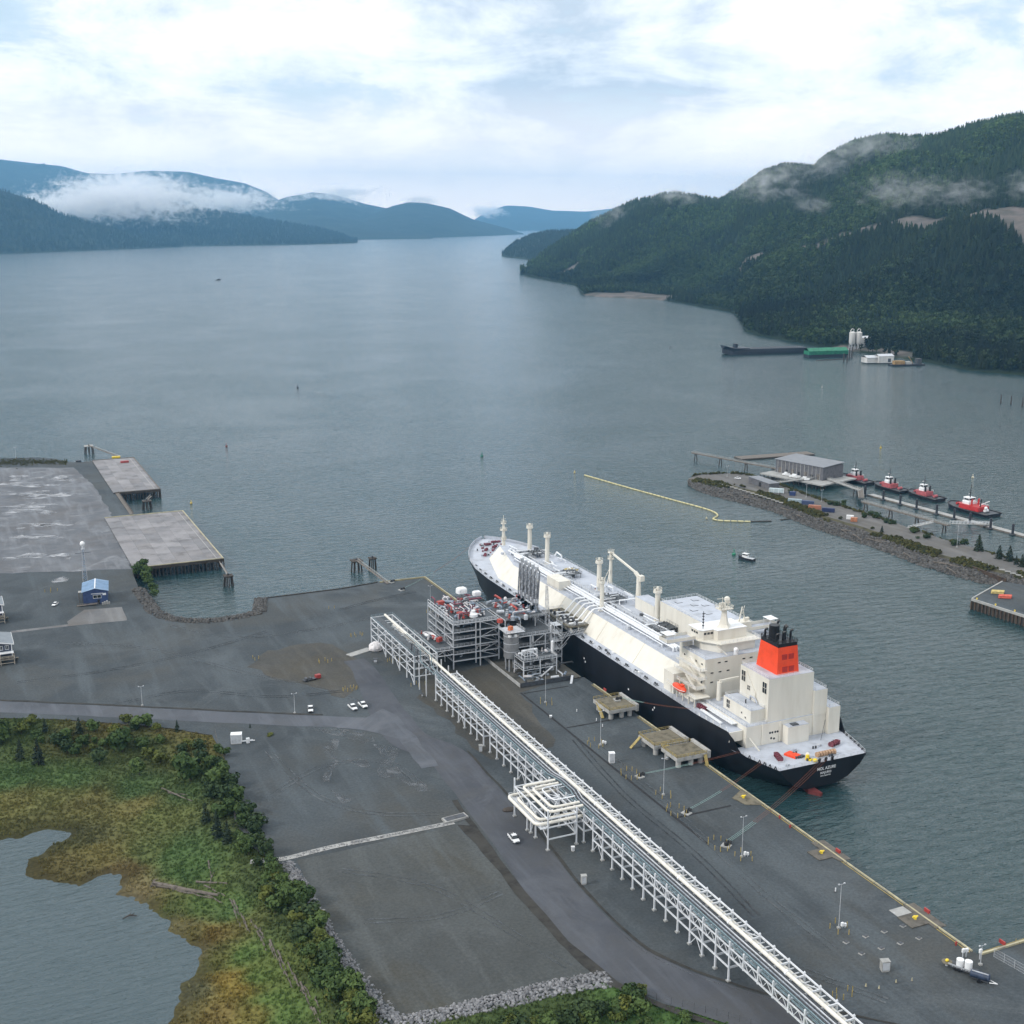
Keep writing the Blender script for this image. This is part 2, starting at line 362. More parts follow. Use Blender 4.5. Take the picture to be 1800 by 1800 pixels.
def interp(pts, x): return np.interp(x, [p[0] for p in pts], [p[1] for p in pts])
def slope_terrain(name, xs, shore, sky, ridge_d, prof, mat_, nr=90, rough=0.05, seed=1, back=1.25, label=None, clearings=(), bank=6.0):
    """A mountainside surveyed along bearings: for each bearing the shoreline's distance, the crest's distance and height,
    and a cross-section between the two.  Returns (object, height grid) for planting."""
    X = np.array(xs, float)
    us = (X - 900) / FPX
    ys = interp(shore, X); yk = interp(sky, X); dr = interp(ridge_d, X)
    vs_ = -(ys - 900) / FPX; dz = -_sp + vs_ * _cp; fw = _cp + vs_ * _sp
    t = -CAM_H / dz; D0 = fw * t                                  # forward distance of the shoreline
    vk = -(yk - 900) / FPX; zc = CAM_H + dr * ((-_sp + vk * _cp) / (_cp + vk * _sp))   # crest height
    lat = us / (_cp + vs_ * _sp)                                   # sideways per forward metre
    latk = us / (_cp + vk * _sp)
    s = np.concatenate([np.linspace(0, 1, nr), np.linspace(1, back, nr // 5 + 1)[1:]])
    S, XX = np.meshgrid(s, X, indexing='ij')
    d0 = D0[None, :]; d1 = dr[None, :]; F = d0 + (d1 - d0) * S
    la = lat[None, :] + (latk - lat)[None, :] * np.clip(S, 0, 1)
    VX = F * la; VY = F
    pz = np.interp(np.clip(S, 0, 1), [p[0] for p in prof], [p[1] for p in prof])
    over = np.clip(S - 1, 0, None) / (back - 1)
    Zh = zc[None, :] * pz * (1 - 0.9 * over ** 1.3)
    env = np.clip(S * 4, 0, 1) * np.clip((1.0 - S) * 6, 0.0, 1) 
    Zh = Zh + env * zc[None, :] * rough * 2 * (fbm(VX / 420 + 31, VY / 420 + 7, 5, seed) + 0.4 * fbm(VX / 130, VY / 130, 4, seed + 5))
    Zh = np.maximum(Zh, np.minimum(bank * np.clip(S * 30, 0, 1), 6) + 0.1); Zh[0, :] = -4
    WX = VX * _cy + VY * _sy; WY = -VX * _sy + VY * _cy
    cl = np.zeros_like(Zh)
    # clearings are given on the ground as (bearing, fraction up the slope) polylines with a half width in metres
    for pts, hw in clearings:
        P = []
        for (cx, cs) in pts:
            i = np.interp(cx, X, np.arange(len(X))); i0 = int(np.clip(i, 0, len(X) - 2)); fr = i - i0
            js = np.interp(cs, s, np.arange(len(s))); j0 = int(np.clip(js, 0, len(s) - 2)); fj = js - j0
            g = lambda M: (M[j0, i0] * (1 - fr) + M[j0, i0 + 1] * fr) * (1 - fj) + (M[j0 + 1, i0] * (1 - fr) + M[j0 + 1, i0 + 1] * fr) * fj
            P.append((g(WX), g(WY)))
        for a, b in zip(P[:-1], P[1:]):
            ax, ay = a; bx, by = b; L2 = (bx - ax) ** 2 + (by - ay) ** 2 + 1e-6
            tt = np.clip(((WX - ax) * (bx - ax) + (WY - ay) * (by - ay)) / L2, 0, 1)
            dd = np.hypot(WX - ax - tt * (bx - ax), WY - ay - tt * (by - ay))
            edge = hw * (1 + 0.9 * fbm(WX / 60, WY / 60, 3, 9))
            cl = np.maximum(cl, np.clip((edge - dd) / (hw * 0.25 + 3) + 0.5, 0, 1))
    nS, nX = S.shape
    vs = np.stack([WX, WY, Zh], -1).reshape(-1, 3)
    idx = np.arange(nS * nX).reshape(nS, nX)
    fs = np.stack([idx[:-1, :-1], idx[:-1, 1:], idx[1:, 1:], idx[1:, :-1]], -1).reshape(-1, 4)
    me = bpy.data.meshes.new(name); me.from_pydata(vs.tolist(), [], fs.tolist()); me.materials.append(mat_)
    me.polygons.foreach_set('use_smooth', [True] * len(me.polygons))
    a = me.attributes.new('clearing', 'FLOAT', 'POINT'); a.data.foreach_set('value', cl.reshape(-1).astype(np.float32))
    me.update(); o = link(name, me); tag(o, kind='structure')
    return o, (WX, WY, Zh, cl, S)

def plant_points(grid, spacing, smin=0.01, smax=1.12, seed=3, xlim=None, keep=1.0):
    WX, WY, Z, cl, S = grid; r = np.random.default_rng(seed); out = []
    ax, ay = WX[:-1, :-1], WY[:-1, :-1]; bx, by = WX[:-1, 1:], WY[:-1, 1:]; dx, dy = WX[1:, :-1], WY[1:, :-1]
    area = np.abs((bx - ax) * (dy - ay) - (by - ay) * (dx - ax)); n = r.poisson(area / spacing ** 2 * keep)
    ok = (S[:-1, :-1] >= smin) & (S[1:, 1:] <= smax); n = n * ok
    J, I = np.nonzero(n); rep = n[J, I]; J = np.repeat(J, rep); I = np.repeat(I, rep)
    u = r.random(len(J)); v = r.random(len(J))
    def bl(M): return (M[J, I] * (1 - u) + M[J, I + 1] * u) * (1 - v) + (M[J + 1, I] * (1 - u) + M[J + 1, I + 1] * u) * v
    x, y, z, c, ss = bl(WX), bl(WY), bl(Z), bl(cl), bl(S)
    k = c < 0.35
    return np.stack([x[k], y[k], z[k]], -1), ss[k]

# ---- conifer prototypes used as stuff
def leafmat(name, c0, c1, rough=0.8, attr=None, trans=0.0):
    if name in MATS: return MATS[name]
    mt = bpy.data.materials.new(name); mt.use_nodes = True; N = mt.node_tree.nodes; L = mt.node_tree.links
    b = N['Principled BSDF']; b.inputs['Roughness'].default_value = rough; b.inputs['Specular IOR Level'].default_value = 0.2
    oi = N.new('ShaderNodeObjectInfo'); ge = N.new('ShaderNodeNewGeometry')
    n1 = N.new('ShaderNodeTexNoise'); n1.inputs['Scale'].default_value = 1.2; n1.inputs['Detail'].default_value = 3; L.new(ge.outputs['Position'], n1.inputs['Vector'])
    mxf = N.new('ShaderNodeMath'); mxf.operation = 'MULTIPLY_ADD'; L.new(oi.outputs['Random'], mxf.inputs[0]); mxf.inputs[1].default_value = 0.55
    sb = N.new('ShaderNodeMath'); sb.operation = 'MULTIPLY'; L.new(n1.outputs['Fac'], sb.inputs[0]); sb.inputs[1].default_value = 0.5
    L.new(sb.outputs[0], mxf.inputs[2])
    rp = N.new('ShaderNodeValToRGB'); L.new(mxf.outputs[0], rp.inputs[0]); e = rp.color_ramp.elements
    e[0].position = 0.12; e[0].color = (*c0, 1); e[1].position = 0.85; e[1].color = (*c1, 1)
    src = rp.outputs[0]
    if attr:
        aa = N.new('ShaderNodeAttribute'); aa.attribute_type = 'INSTANCER'; aa.attribute_name = attr
        mm = N.new('ShaderNodeMix'); mm.data_type = 'RGBA'; mm.blend_type = 'MULTIPLY'; mm.inputs['Factor'].default_value = 1.0
        L.new(src, [i for i in mm.inputs if i.name == 'A' and i.type == 'RGBA'][0]); L.new(aa.outputs['Color'], [i for i in mm.inputs if i.name == 'B' and i.type == 'RGBA'][0])
        src = [o for o in mm.outputs if o.type == 'RGBA'][0]
    L.new(src, b.inputs['Base Color'])
    MATS[name] = mt; return mt
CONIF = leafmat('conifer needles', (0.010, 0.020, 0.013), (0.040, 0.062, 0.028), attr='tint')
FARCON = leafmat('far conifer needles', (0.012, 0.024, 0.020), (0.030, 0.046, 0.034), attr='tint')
def conifer_mesh(name, mat_, h=1.0, w=0.17, tiers=5, seg=7, seed=0, droop=0.05):
    r = random.Random(seed); m_ = MB(); m_.cyl((0, 0, -0.03), (0, 0, 0.3), 0.018, 0.012, 4, False)
    for t in range(tiers):
        f = t / tiers; z0 = 0.10 + 0.80 * f * h; z1 = min(1.0, z0 + 0.34 * (1 - 0.45 * f)); rad = w * (1 - f) ** 0.8 * (0.85 + 0.3 * r.random()) + 0.012
        ph = r.random() * 6; vs = [(r.uniform(-.01, .01), r.uniform(-.01, .01), z1)]
        for j in range(seg * 2):
            a = ph + math.pi * j / seg; rr = rad * ((1.0 + 0.35 * r.random()) if j % 2 == 0 else (0.45 + 0.25 * r.random()))
            vs.append((rr * math.cos(a), rr * math.sin(a), z0 - (droop if j % 2 == 0 else -0.02) * (1 - f) - r.random() * 0.02))
        m_.add(vs, [(0, 1 + j, 1 + (j + 1) % (seg * 2)) for j in range(seg * 2)])
    return m_.mesh(name, mat_)
def scatter(name, pts, scales, meshes, label, cat, tint=None, rotx=0.0, squash=None, parent=None):
    """uncountable growth or rubble as ONE object: geometry nodes put a mesh on each point"""
    P = np.asarray(pts, np.float32); n = len(P)
    me = bpy.data.meshes.new(name); me.vertices.add(n); me.vertices.foreach_set('co', P.reshape(-1))
    me.attributes.new('scl', 'FLOAT', 'POINT').data.foreach_set('value', np.asarray(scales, np.float32))
    me.attributes.new('rz', 'FLOAT', 'POINT').data.foreach_set('value', RNG.random(n).astype(np.float32) * 6.283)
    me.attributes.new('rx', 'FLOAT', 'POINT').data.foreach_set('value', ((RNG.random(n) - 0.5) * 2 * rotx).astype(np.float32))
    me.attributes.new('pick', 'INT', 'POINT').data.foreach_set('value', RNG.integers(0, len(meshes), n).astype(np.int32))
    T = np.ones((n, 4), np.float32)
    if tint is not None: T[:, :3] = tint
    me.attributes.new('tint', 'FLOAT_COLOR', 'POINT').data.foreach_set('color', T.reshape(-1))
    o = link(name, me, parent)
    if parent is None: tag(o, label, cat, kind='stuff')
    else: tag(o, kind='stuff')
    ng = bpy.data.node_groups.new(name, 'GeometryNodeTree'); N = ng.nodes; L = ng.links
    ng.interface.new_socket('Geometry', in_out='INPUT', socket_type='NodeSocketGeometry')
    ng.interface.new_socket('Geometry', in_out='OUTPUT', socket_type='NodeSocketGeometry')
    gi = N.new('NodeGroupInput'); go = N.new('NodeGroupOutput'); jn = N.new('GeometryNodeJoinGeometry')
    L.new(jn.outputs[0], go.inputs[0])
    def named(nm, ty):
        q = N.new('GeometryNodeInputNamedAttribute'); q.data_type = ty; q.inputs['Name'].default_value = nm; return q.outputs['Attribute']
    scl = named('scl', 'FLOAT'); rz_ = named('rz', 'FLOAT'); rx_ = named('rx', 'FLOAT'); pk = named('pick', 'INT')
    cx = N.new('ShaderNodeCombineXYZ'); L.new(rx_, cx.inputs[0]); L.new(rx_, cx.inputs[1]); L.new(rz_, cx.inputs[2])
    for k, pm in enumerate(meshes):
        po = bpy.data.objects.new(name + '_element', pm)            # never linked: only instanced
        oi = N.new('GeometryNodeObjectInfo'); oi.inputs['Object'].default_value = po; oi.inputs['As Instance'].default_value = True
        cmp_ = N.new('FunctionNodeCompare'); cmp_.data_type = 'INT'; cmp_.operation = 'EQUAL'
        ii = [i for i in cmp_.inputs if i.type == 'INT']; L.new(pk, ii[0]); ii[1].default_value = k
        ip = N.new('GeometryNodeInstanceOnPoints'); L.new(gi.outputs[0], ip.inputs['Points']); L.new(cmp_.outputs[0], ip.inputs['Selection'])
        L.new(oi.outputs['Geometry'], ip.inputs['Instance']); L.new(cx.outputs[0], ip.inputs['Rotation']); L.new(scl, ip.inputs['Scale'])
        L.new(ip.outputs[0], jn.inputs[0])
    md = o.modifiers.new('scatter', 'NODES'); md.node_group = ng
    return o

conifers = [conifer_mesh('conifer_a', CONIF, w=0.17, seed=1), conifer_mesh('conifer_b', CONIF, w=0.21, tiers=6, seed=2), conifer_mesh('conifer_c', CONIF, w=0.14, tiers=5, seed=3)]
def broad_mesh(name, mat_, seed=0, k=26):
    r = random.Random(seed); m_ = MB(); m_.cyl((0, 0, -0.05), (0, 0, 0.5), 0.03, 0.02, 5, False)
    for i in range(k):
        a = r.random() * 6.28; b_ = r.random(); rr = 0.30 * math.sqrt(r.random()); z = 0.35 + 0.55 * b_
        rr *= 1 - 0.5 * abs(b_ - 0.35); s_ = 0.10 + 0.07 * r.random()
        c = (rr * math.cos(a), rr * math.sin(a), z); vs = []
        for j in range(6): vs.append([c[q] + s_ * (r.random() * 2 - 1) for q in range(3)])
        m_.add(vs, [(0, 1, 2), (2, 3, 4), (4, 5, 0), (1, 3, 5), (0, 2, 4), (1, 4, 5)])
    return m_.mesh(name, mat_)
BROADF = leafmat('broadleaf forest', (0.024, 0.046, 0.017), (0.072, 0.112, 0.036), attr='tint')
broads = [broad_mesh('broadleaf_a', BROADF, 4), broad_mesh('broadleaf_b', BROADF, 5)]
farcon = [conifer_mesh('far_conifer_a', FARCON, w=0.22, tiers=3, seg=5, seed=4)]

# ---- the near mountainside on the right
SHORE_R = [(915, 476), (922, 484), (960, 492), (1015, 502), (1022, 519), (1060, 523), (1150, 527), (1200, 533), (1290, 550), (1312, 584), (1340, 592), (1380, 600),
           (1450, 612), (1530, 624), (1640, 640), (1700, 653), (1800, 662), (2000, 690), (2500, 760)]
SKY_R = [(915, 475), (925, 468), (945, 456), (960, 444), (985, 428), (1010, 411), (1040, 392), (1080, 373), (1110, 360), (1150, 350), (1180, 342), (1220, 348), (1265, 355),
         (1300, 331), (1340, 306), (1380, 294), (1430, 297), (1450, 279), (1500, 252), (1560, 240), (1600, 243), (1650, 240), (1700, 223), (1750, 211), (1800, 201), (1900, 172), (2100, 140), (2500, 120)]
RIDGE_R = [(915, 4500), (960, 4700), (1040, 4900), (1180, 4300), (1265, 4300), (1340, 4000), (1500, 3800), (1800, 3300), (2100, 3000), (2500, 2800)]
PROF_R = [(0, 0.0), (0.04, 0.015), (0.15, 0.055), (0.30, 0.14), (0.45, 0.27), (0.52, 0.36), (0.60, 0.43), (0.75, 0.66), (0.9, 0.90), (1.0, 1.0)]
CLEAR_R = [([(1045, 0.01), (1080, 0.03), (1110, 0.045), (1150, 0.02)], 60), ([(1105, 0.12), (1130, 0.08), (1160, 0.04), (1200, 0.06), (1230, 0.14), (1290, 0.2)], 16), ([(1040, 0.3), (1075, 0.42), (1110, 0.5)], 9), ([(1000, 0.35), (1015, 0.45)], 24),
           ([(1300, 0.44), (1420, 0.475), (1500, 0.495), (1560, 0.51), (1610, 0.53), (1680, 0.535), (1740, 0.53), (1800, 0.50), (1850, 0.47)], 15),
           ([(1610, 0.53), (1650, 0.52), (1690, 0.53)], 44), ([(1735, 0.525), (1790, 0.51), (1840, 0.48)], 50), ([(975, 0.25), (990, 0.28)], 40),
           ([(1130, 0.27), (1180, 0.33), (1240, 0.30)], 7), ([(1480, 0.015), (1540, 0.02), (1600, 0.02)], 11)]
hill_o, hill_g = slope_terrain('forested_hill', list(np.linspace(915, 2500, 300)), SHORE_R, SKY_R, RIDGE_R, PROF_R, HILLM, nr=110, rough=0.16, seed=11, clearings=CLEAR_R)
tp, tss = plant_points(hill_g, 6.9, 0.008, 1.12, 3)
_vx = tp[:, 0] * _cy - tp[:, 1] * _sy; _vy = tp[:, 0] * _sy + tp[:, 1] * _cy
inview = (_vx / _vy < 0.50); tp = tp[inview]; tss = tss[inview]
_patch = fbm(tp[:, 0] / 260, tp[:, 1] / 260, 4, 21)
_is_b = (_patch + 0.25 * (RNG.random(len(tp)) - 0.5) > 0.045) & (tss < 0.95)
_age = 1 + 0.9 * fbm(tp[:, 0] / 500, tp[:, 1] / 500, 3, 5)
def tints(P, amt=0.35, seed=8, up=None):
    g = (1 if up is None else 0.58 + 1.7 * np.clip(up - .32, 0, 1)) + amt * 2 * fbm(P[:, 0] / 180, P[:, 1] / 180, 3, seed) + (RNG.random(len(P)) - 0.5) * 0.3  # up paints sunlit upper slopes and a shaded hill foot into the tint
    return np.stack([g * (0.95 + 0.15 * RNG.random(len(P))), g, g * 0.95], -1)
_cp_ = tp[~_is_b]; _bp_ = tp[_is_b]
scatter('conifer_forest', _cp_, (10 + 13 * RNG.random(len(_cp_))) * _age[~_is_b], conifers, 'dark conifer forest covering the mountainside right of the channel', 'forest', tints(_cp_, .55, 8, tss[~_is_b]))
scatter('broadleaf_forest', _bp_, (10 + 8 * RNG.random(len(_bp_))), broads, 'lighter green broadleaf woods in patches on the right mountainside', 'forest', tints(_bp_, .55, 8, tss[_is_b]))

# ---- headland behind it and the far shores
SH2 = [(880, 449), (888, 452), (930, 457), (980, 458), (1040, 456), (1200, 452)]
SK2 = [(880, 448), (888, 440), (905, 425), (930, 414), (960, 407), (1000, 405), (1040, 409), (1200, 420)]
far_sets = []
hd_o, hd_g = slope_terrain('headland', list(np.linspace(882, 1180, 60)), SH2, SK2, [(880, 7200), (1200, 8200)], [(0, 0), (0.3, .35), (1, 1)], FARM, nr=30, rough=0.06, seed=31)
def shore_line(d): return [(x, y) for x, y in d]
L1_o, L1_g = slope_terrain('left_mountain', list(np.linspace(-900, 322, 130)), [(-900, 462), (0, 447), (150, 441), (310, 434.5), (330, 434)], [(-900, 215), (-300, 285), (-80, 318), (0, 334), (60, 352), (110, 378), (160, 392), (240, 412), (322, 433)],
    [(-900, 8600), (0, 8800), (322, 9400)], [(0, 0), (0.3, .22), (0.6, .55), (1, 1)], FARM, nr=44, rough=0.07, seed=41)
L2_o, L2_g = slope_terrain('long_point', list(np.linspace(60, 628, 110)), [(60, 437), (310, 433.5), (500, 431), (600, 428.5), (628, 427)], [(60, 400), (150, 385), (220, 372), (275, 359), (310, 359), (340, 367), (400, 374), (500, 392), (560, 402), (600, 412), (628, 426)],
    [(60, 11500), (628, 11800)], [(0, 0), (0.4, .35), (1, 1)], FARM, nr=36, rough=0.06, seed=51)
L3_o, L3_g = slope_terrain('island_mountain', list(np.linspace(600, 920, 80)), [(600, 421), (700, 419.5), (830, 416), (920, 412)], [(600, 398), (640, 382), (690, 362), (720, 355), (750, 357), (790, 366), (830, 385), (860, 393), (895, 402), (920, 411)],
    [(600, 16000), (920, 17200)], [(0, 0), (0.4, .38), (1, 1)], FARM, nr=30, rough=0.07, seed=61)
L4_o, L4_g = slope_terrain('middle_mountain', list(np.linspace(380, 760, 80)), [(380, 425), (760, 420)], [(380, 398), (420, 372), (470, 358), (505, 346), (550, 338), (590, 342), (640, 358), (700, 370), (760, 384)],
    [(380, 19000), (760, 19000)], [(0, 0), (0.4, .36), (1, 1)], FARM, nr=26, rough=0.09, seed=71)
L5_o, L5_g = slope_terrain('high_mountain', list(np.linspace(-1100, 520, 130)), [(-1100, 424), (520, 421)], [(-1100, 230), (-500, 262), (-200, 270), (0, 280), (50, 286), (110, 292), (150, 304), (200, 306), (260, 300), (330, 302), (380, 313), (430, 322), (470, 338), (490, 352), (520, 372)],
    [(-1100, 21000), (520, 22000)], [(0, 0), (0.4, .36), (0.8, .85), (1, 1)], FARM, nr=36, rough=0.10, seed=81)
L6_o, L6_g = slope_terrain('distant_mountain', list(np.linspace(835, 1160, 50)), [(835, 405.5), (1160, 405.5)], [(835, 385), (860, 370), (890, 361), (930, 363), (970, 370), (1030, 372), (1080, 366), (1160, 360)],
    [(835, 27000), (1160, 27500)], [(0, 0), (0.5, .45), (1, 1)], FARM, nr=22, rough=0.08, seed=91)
allp = []; allt = []
for g, sp_, lo in ((hd_g, 15, 14), (L1_g, 28, 24), (L2_g, 30, 26)):
    p_, s_ = plant_points(g, sp_, 0.01, 1.1, 5); vx = p_[:, 0] * _cy - p_[:, 1] * _sy; vy = p_[:, 0] * _sy + p_[:, 1] * _cy
    k = (vx / vy > -0.5); allp.append(p_[k]); allt.append(np.full(k.sum(), lo, float))
allp = np.concatenate(allp); allt = np.concatenate(allt)
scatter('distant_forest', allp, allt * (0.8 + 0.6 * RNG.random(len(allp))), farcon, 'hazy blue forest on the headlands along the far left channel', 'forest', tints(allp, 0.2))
# ================================================================== low cloud lying on the slopes
def mist_mat(name, dens, nscale, seed, lo, hi, size):
    mt = bpy.data.materials.new(name); mt.use_nodes = True; N = mt.node_tree.nodes; L = mt.node_tree.links
    N.remove(N['Principled BSDF']); out = N['Material Output']
    v = N.new('ShaderNodeVolumePrincipled'); v.inputs['Color'].default_value = (0.97, 0.98, 1.0, 1); v.inputs['Anisotropy'].default_value = 0.0
    tc = N.new('ShaderNodeTexCoord')
    ln = N.new('ShaderNodeVectorMath'); ln.operation = 'LENGTH'; L.new(tc.outputs['Object'], ln.inputs[0])      # 1 at the rim of the unit blob
    sc = N.new('ShaderNodeVectorMath'); sc.operation = 'MULTIPLY_ADD'
    k = nscale / max(size); sc.inputs[1].default_value = (size[0] * k, size[1] * k, size[2] * k * 1.5); sc.inputs[2].default_value = (seed * 3.7, seed * 1.9, seed)
    L.new(tc.outputs['Object'], sc.inputs[0])
    n = N.new('ShaderNodeTexNoise'); n.inputs['Scale'].default_value = 1.0; n.inputs['Detail'].default_value = 5; n.inputs['Roughness'].default_value = 0.6; n.inputs['Distortion'].default_value = 0.6
    L.new(sc.outputs[0], n.inputs['Vector'])
    fall = N.new('ShaderNodeMapRange'); fall.inputs['From Min'].default_value = 0.15; fall.inputs['From Max'].default_value = 1.0; fall.inputs['To Min'].default_value = 0.0; fall.inputs['To Max'].default_value = 0.34
    L.new(ln.outputs['Value'], fall.inputs['Value'])
    sub = N.new('ShaderNodeMath'); sub.operation = 'SUBTRACT'; L.new(n.outputs['Fac'], sub.inputs[0]); L.new(fall.outputs[0], sub.inputs[1])
    mr = N.new('ShaderNodeMapRange'); mr.inputs['From Min'].default_value = lo; mr.inputs['From Max'].default_value = hi; mr.inputs['To Max'].default_value = dens
    L.new(sub.outputs[0], mr.inputs['Value']); L.new(mr.outputs[0], v.inputs['Density']); L.new(v.outputs[0], out.inputs['Volume'])
    return mt
def mist(px, py, dist, size, dens, nscale, seed, lo=0.40, hi=0.66, label='', rz=0.0):
    d = ray_dir(px, py); f = d.x * _sy + d.y * _cy; p = Vector((0, 0, CAM_H)) + d * (dist / f)
    o = MB().sphere((0, 0, 0), 1, 1, 1, 12, 8).build('low_cloud', mist_mat('mist %d' % seed, dens, nscale, seed, lo, hi, size))
    o.location = p; o.scale = size; o.rotation_euler = (0, 0, -YAW + rz)
    tag(o, label, 'cloud', 'low clouds on the slopes', kind='stuff'); return o
mist(1345, 318, 3500, (240, 190, 115), 0.008, 7.0, 1, label='thin low cloud drifting up the forested hill crest')
mist(1450, 285, 3450, (210, 170, 90), 0.007, 7.0, 2, label='thin low cloud against the right hill shoulder')
mist(1585, 335, 2650, (175, 120, 75), 0.009, 7.0, 3, label='white wisp of low cloud above the logging road')
mist(1690, 335, 2600, (140, 100, 56), 0.008, 6.0, 4, label='smaller wisp of cloud right of the logging road wisp')
mist(1530, 255, 3400, (260, 170, 90), 0.007, 7.0, 5, label='veil of cloud at the top of the hill')
mist(1190, 340, 4050, (210, 160, 65), 0.006, 6.0, 6, label='cap of cloud on the rounded hill top')
mist(1425, 358, 2900, (100, 80, 45), 0.009, 3.0, 7, label='small patch of mist halfway up the hill')
mist(1085, 378, 4500, (170, 160, 90), 0.006, 3.5, 8, label='faint mist at the seaward end of the hill')
mist(230, 350, 9900, (1200, 800, 300), 0.014, 17.0, 9, 0.415, 0.47, label='thick white cloud bank between the left mountains')
mist(120, 362, 10000, (750, 500, 170), 0.012, 11.0, 10, 0.38, 0.46, label='white cloud tongue behind the near left ridge')
mist(400, 352, 12600, (1000, 700, 230), 0.012, 12.0, 11, 0.41, 0.50, label='broken white cloud along the high left mountain')
mist(570, 353, 18000, (900, 700, 220), 0.008, 10.0, 12, 0.38, 0.48, label='cloud ring on the pointed middle mountain')
mist(610, 338, 18500, (700, 700, 120), 0.004, 5.0, 13, 0.36, 0.52, label='soft cloud over the middle mountain summit')
mist(860, 372, 24000, (500, 700, 200), 0.007, 4.0, 14, 0.36, 0.5, label='small bright cloud left of the most distant mountain')
mist(740, 352, 16300, (300, 500, 60), 0.004, 4.0, 15, 0.28, 0.48, label='thin cap of cloud on the island mountain')
mist(225, 328, 14000, (1250, 700, 330), 0.012, 15.0, 17, 0.41, 0.47, label='loose white cloud in front of the highest left peaks')
mist(1800, 325, 2500, (70, 90, 60), 0.008, 5.0, 16, label='wisp of cloud at the right edge of the hill')
# ================================================================== the air
def haze_box():
    m_ = MB().box(-26000, 34000, -5000, 33000, -6, 1400)
    mt = bpy.data.materials.new('haze air'); mt.use_nodes = True; N = mt.node_tree.nodes; L = mt.node_tree.links
    N.remove(N['Principled BSDF']); out = N['Material Output']
    v = N.new('ShaderNodeVolumePrincipled'); v.inputs['Color'].default_value = (0.27, 0.62, 1.0, 1); v.inputs['Density'].default_value = 3.9e-5; v.inputs['Anisotropy'].default_value = 0.2
    L.new(v.outputs[0], out.inputs['Volume'])
    o = m_.build('haze', mt); tag(o, 'pale blue haze filling the air over the channel', 'haze', kind='stuff'); return o
haze_box()
# ================================================================== THE TERMINAL YARD
YZ = 5.5
def gravel_mat(name, base, dark, light, brown, sc=0.035, wet=0.25, grit=0.26):
    mt = bpy.data.materials.new(name); mt.use_nodes = True; N = mt.node_tree.nodes; L = mt.node_tree.links
    b = N['Principled BSDF']; b.inputs['Specular IOR Level'].default_value = 0.3
    ge = N.new('ShaderNodeNewGeometry')
    def nz(s, d=6, r=0.6, dist=0.0, off=0.0, stretch=None):
        mp = N.new('ShaderNodeMapping'); mp.inputs['Location'].default_value = (off, off * 1.7, 0); L.new(ge.outputs['Position'], mp.inputs['Vector'])
        if stretch: mp.inputs['Scale'].default_value = stretch
        n = N.new('ShaderNodeTexNoise'); n.inputs['Scale'].default_value = s; n.inputs['Detail'].default_value = d; n.inputs['Roughness'].default_value = r; n.inputs['Distortion'].default_value = dist
        L.new(mp.outputs[0], n.inputs['Vector']); return n.outputs['Fac']
    def ramp(f, p0, p1, c0=(0, 0, 0), c1=(1, 1, 1)):
        n = N.new('ShaderNodeValToRGB'); L.new(f, n.inputs[0]); e = n.color_ramp.elements
        e[0].position = p0; e[0].color = (*c0, 1); e[1].position = p1; e[1].color = (*c1, 1); return n.outputs[0]
    def mix(f, a, c, mode='MIX'):
        n = N.new('ShaderNodeMix'); n.data_type = 'RGBA'; n.blend_type = mode
        if isinstance(f, float): n.inputs['Factor'].default_value = f
        else: L.new(f, n.inputs['Factor'])
        for k, v in (('A', a), ('B', c)):
            s_ = [i for i in n.inputs if i.name == k and i.type == 'RGBA'][0]
            if isinstance(v, tuple): s_.default_value = (*v, 1)
            else: L.new(v, s_)
        return [o for o in n.outputs if o.type == 'RGBA'][0]
    col = mix(ramp(nz(sc, 7, 0.62, 0.4), 0.36, 0.62), dark, base)
    col = mix(ramp(nz(sc * 0.7, 8, 0.66, 1.1, 13), 0.55, 0.74), col, light)
    col = mix(ramp(nz(sc * 0.55, 5, 0.6, 0.6, 41), 0.48, 0.70), col, brown)
    tr = ramp(nz(sc * 3.2, 5, 0.6, 0.3, 77, (1.0, 0.12, 1.0)), 0.50, 0.70)            # tyre and grader tracks
    col = mix(tr, col, tuple(min(1, c * 1.22) for c in base))
    g = ramp(nz(1.1, 6, 0.75), 0.2, 0.8, (1 - grit * 2,) * 3, (1 + grit,) * 3)
    col = mix(1.0, col, g, 'MULTIPLY')
    L.new(col, b.inputs['Base Color'])
    rr = N.new('ShaderNodeMapRange'); rr.inputs['From Min'].default_value = 0.3; rr.inputs['From Max'].default_value = 0.75; rr.inputs['To Min'].default_value = 0.95; rr.inputs['To Max'].default_value = 0.95 - wet
    L.new(nz(sc * 0.8, 6, 0.6, 0.8, 5), rr.inputs['Value']); L.new(rr.outputs[0], b.inputs['Roughness'])
    bp = N.new('ShaderNodeBump'); bp.inputs['Strength'].default_value = 0.6; bp.inputs['Distance'].default_value = 0.05; L.new(nz(2.2, 5, 0.7), bp.inputs['Height']); L.new(bp.outputs[0], b.inputs['Normal'])
    return mt
GRAVEL = gravel_mat('yard gravel', (0.071, 0.084, 0.093), (0.045, 0.054, 0.061), (0.115, 0.130, 0.140), (0.074, 0.077, 0.074))
PADG = gravel_mat('pad gravel', (0.076, 0.083, 0.083), (0.061, 0.066, 0.065), (0.100, 0.109, 0.114), (0.070, 0.068, 0.056), 0.045)
ROADM = gravel_mat('worn asphalt', (0.094, 0.102, 0.119), (0.070, 0.077, 0.090), (0.138, 0.146, 0.165), (0.086, 0.090, 0.098), 0.05, 0.3, 0.06)
ROADD = gravel_mat('dark asphalt', (0.076, 0.082, 0.096), (0.057, 0.062, 0.074), (0.104, 0.111, 0.126), (0.076, 0.078, 0.082), 0.06, 0.3, 0.06)
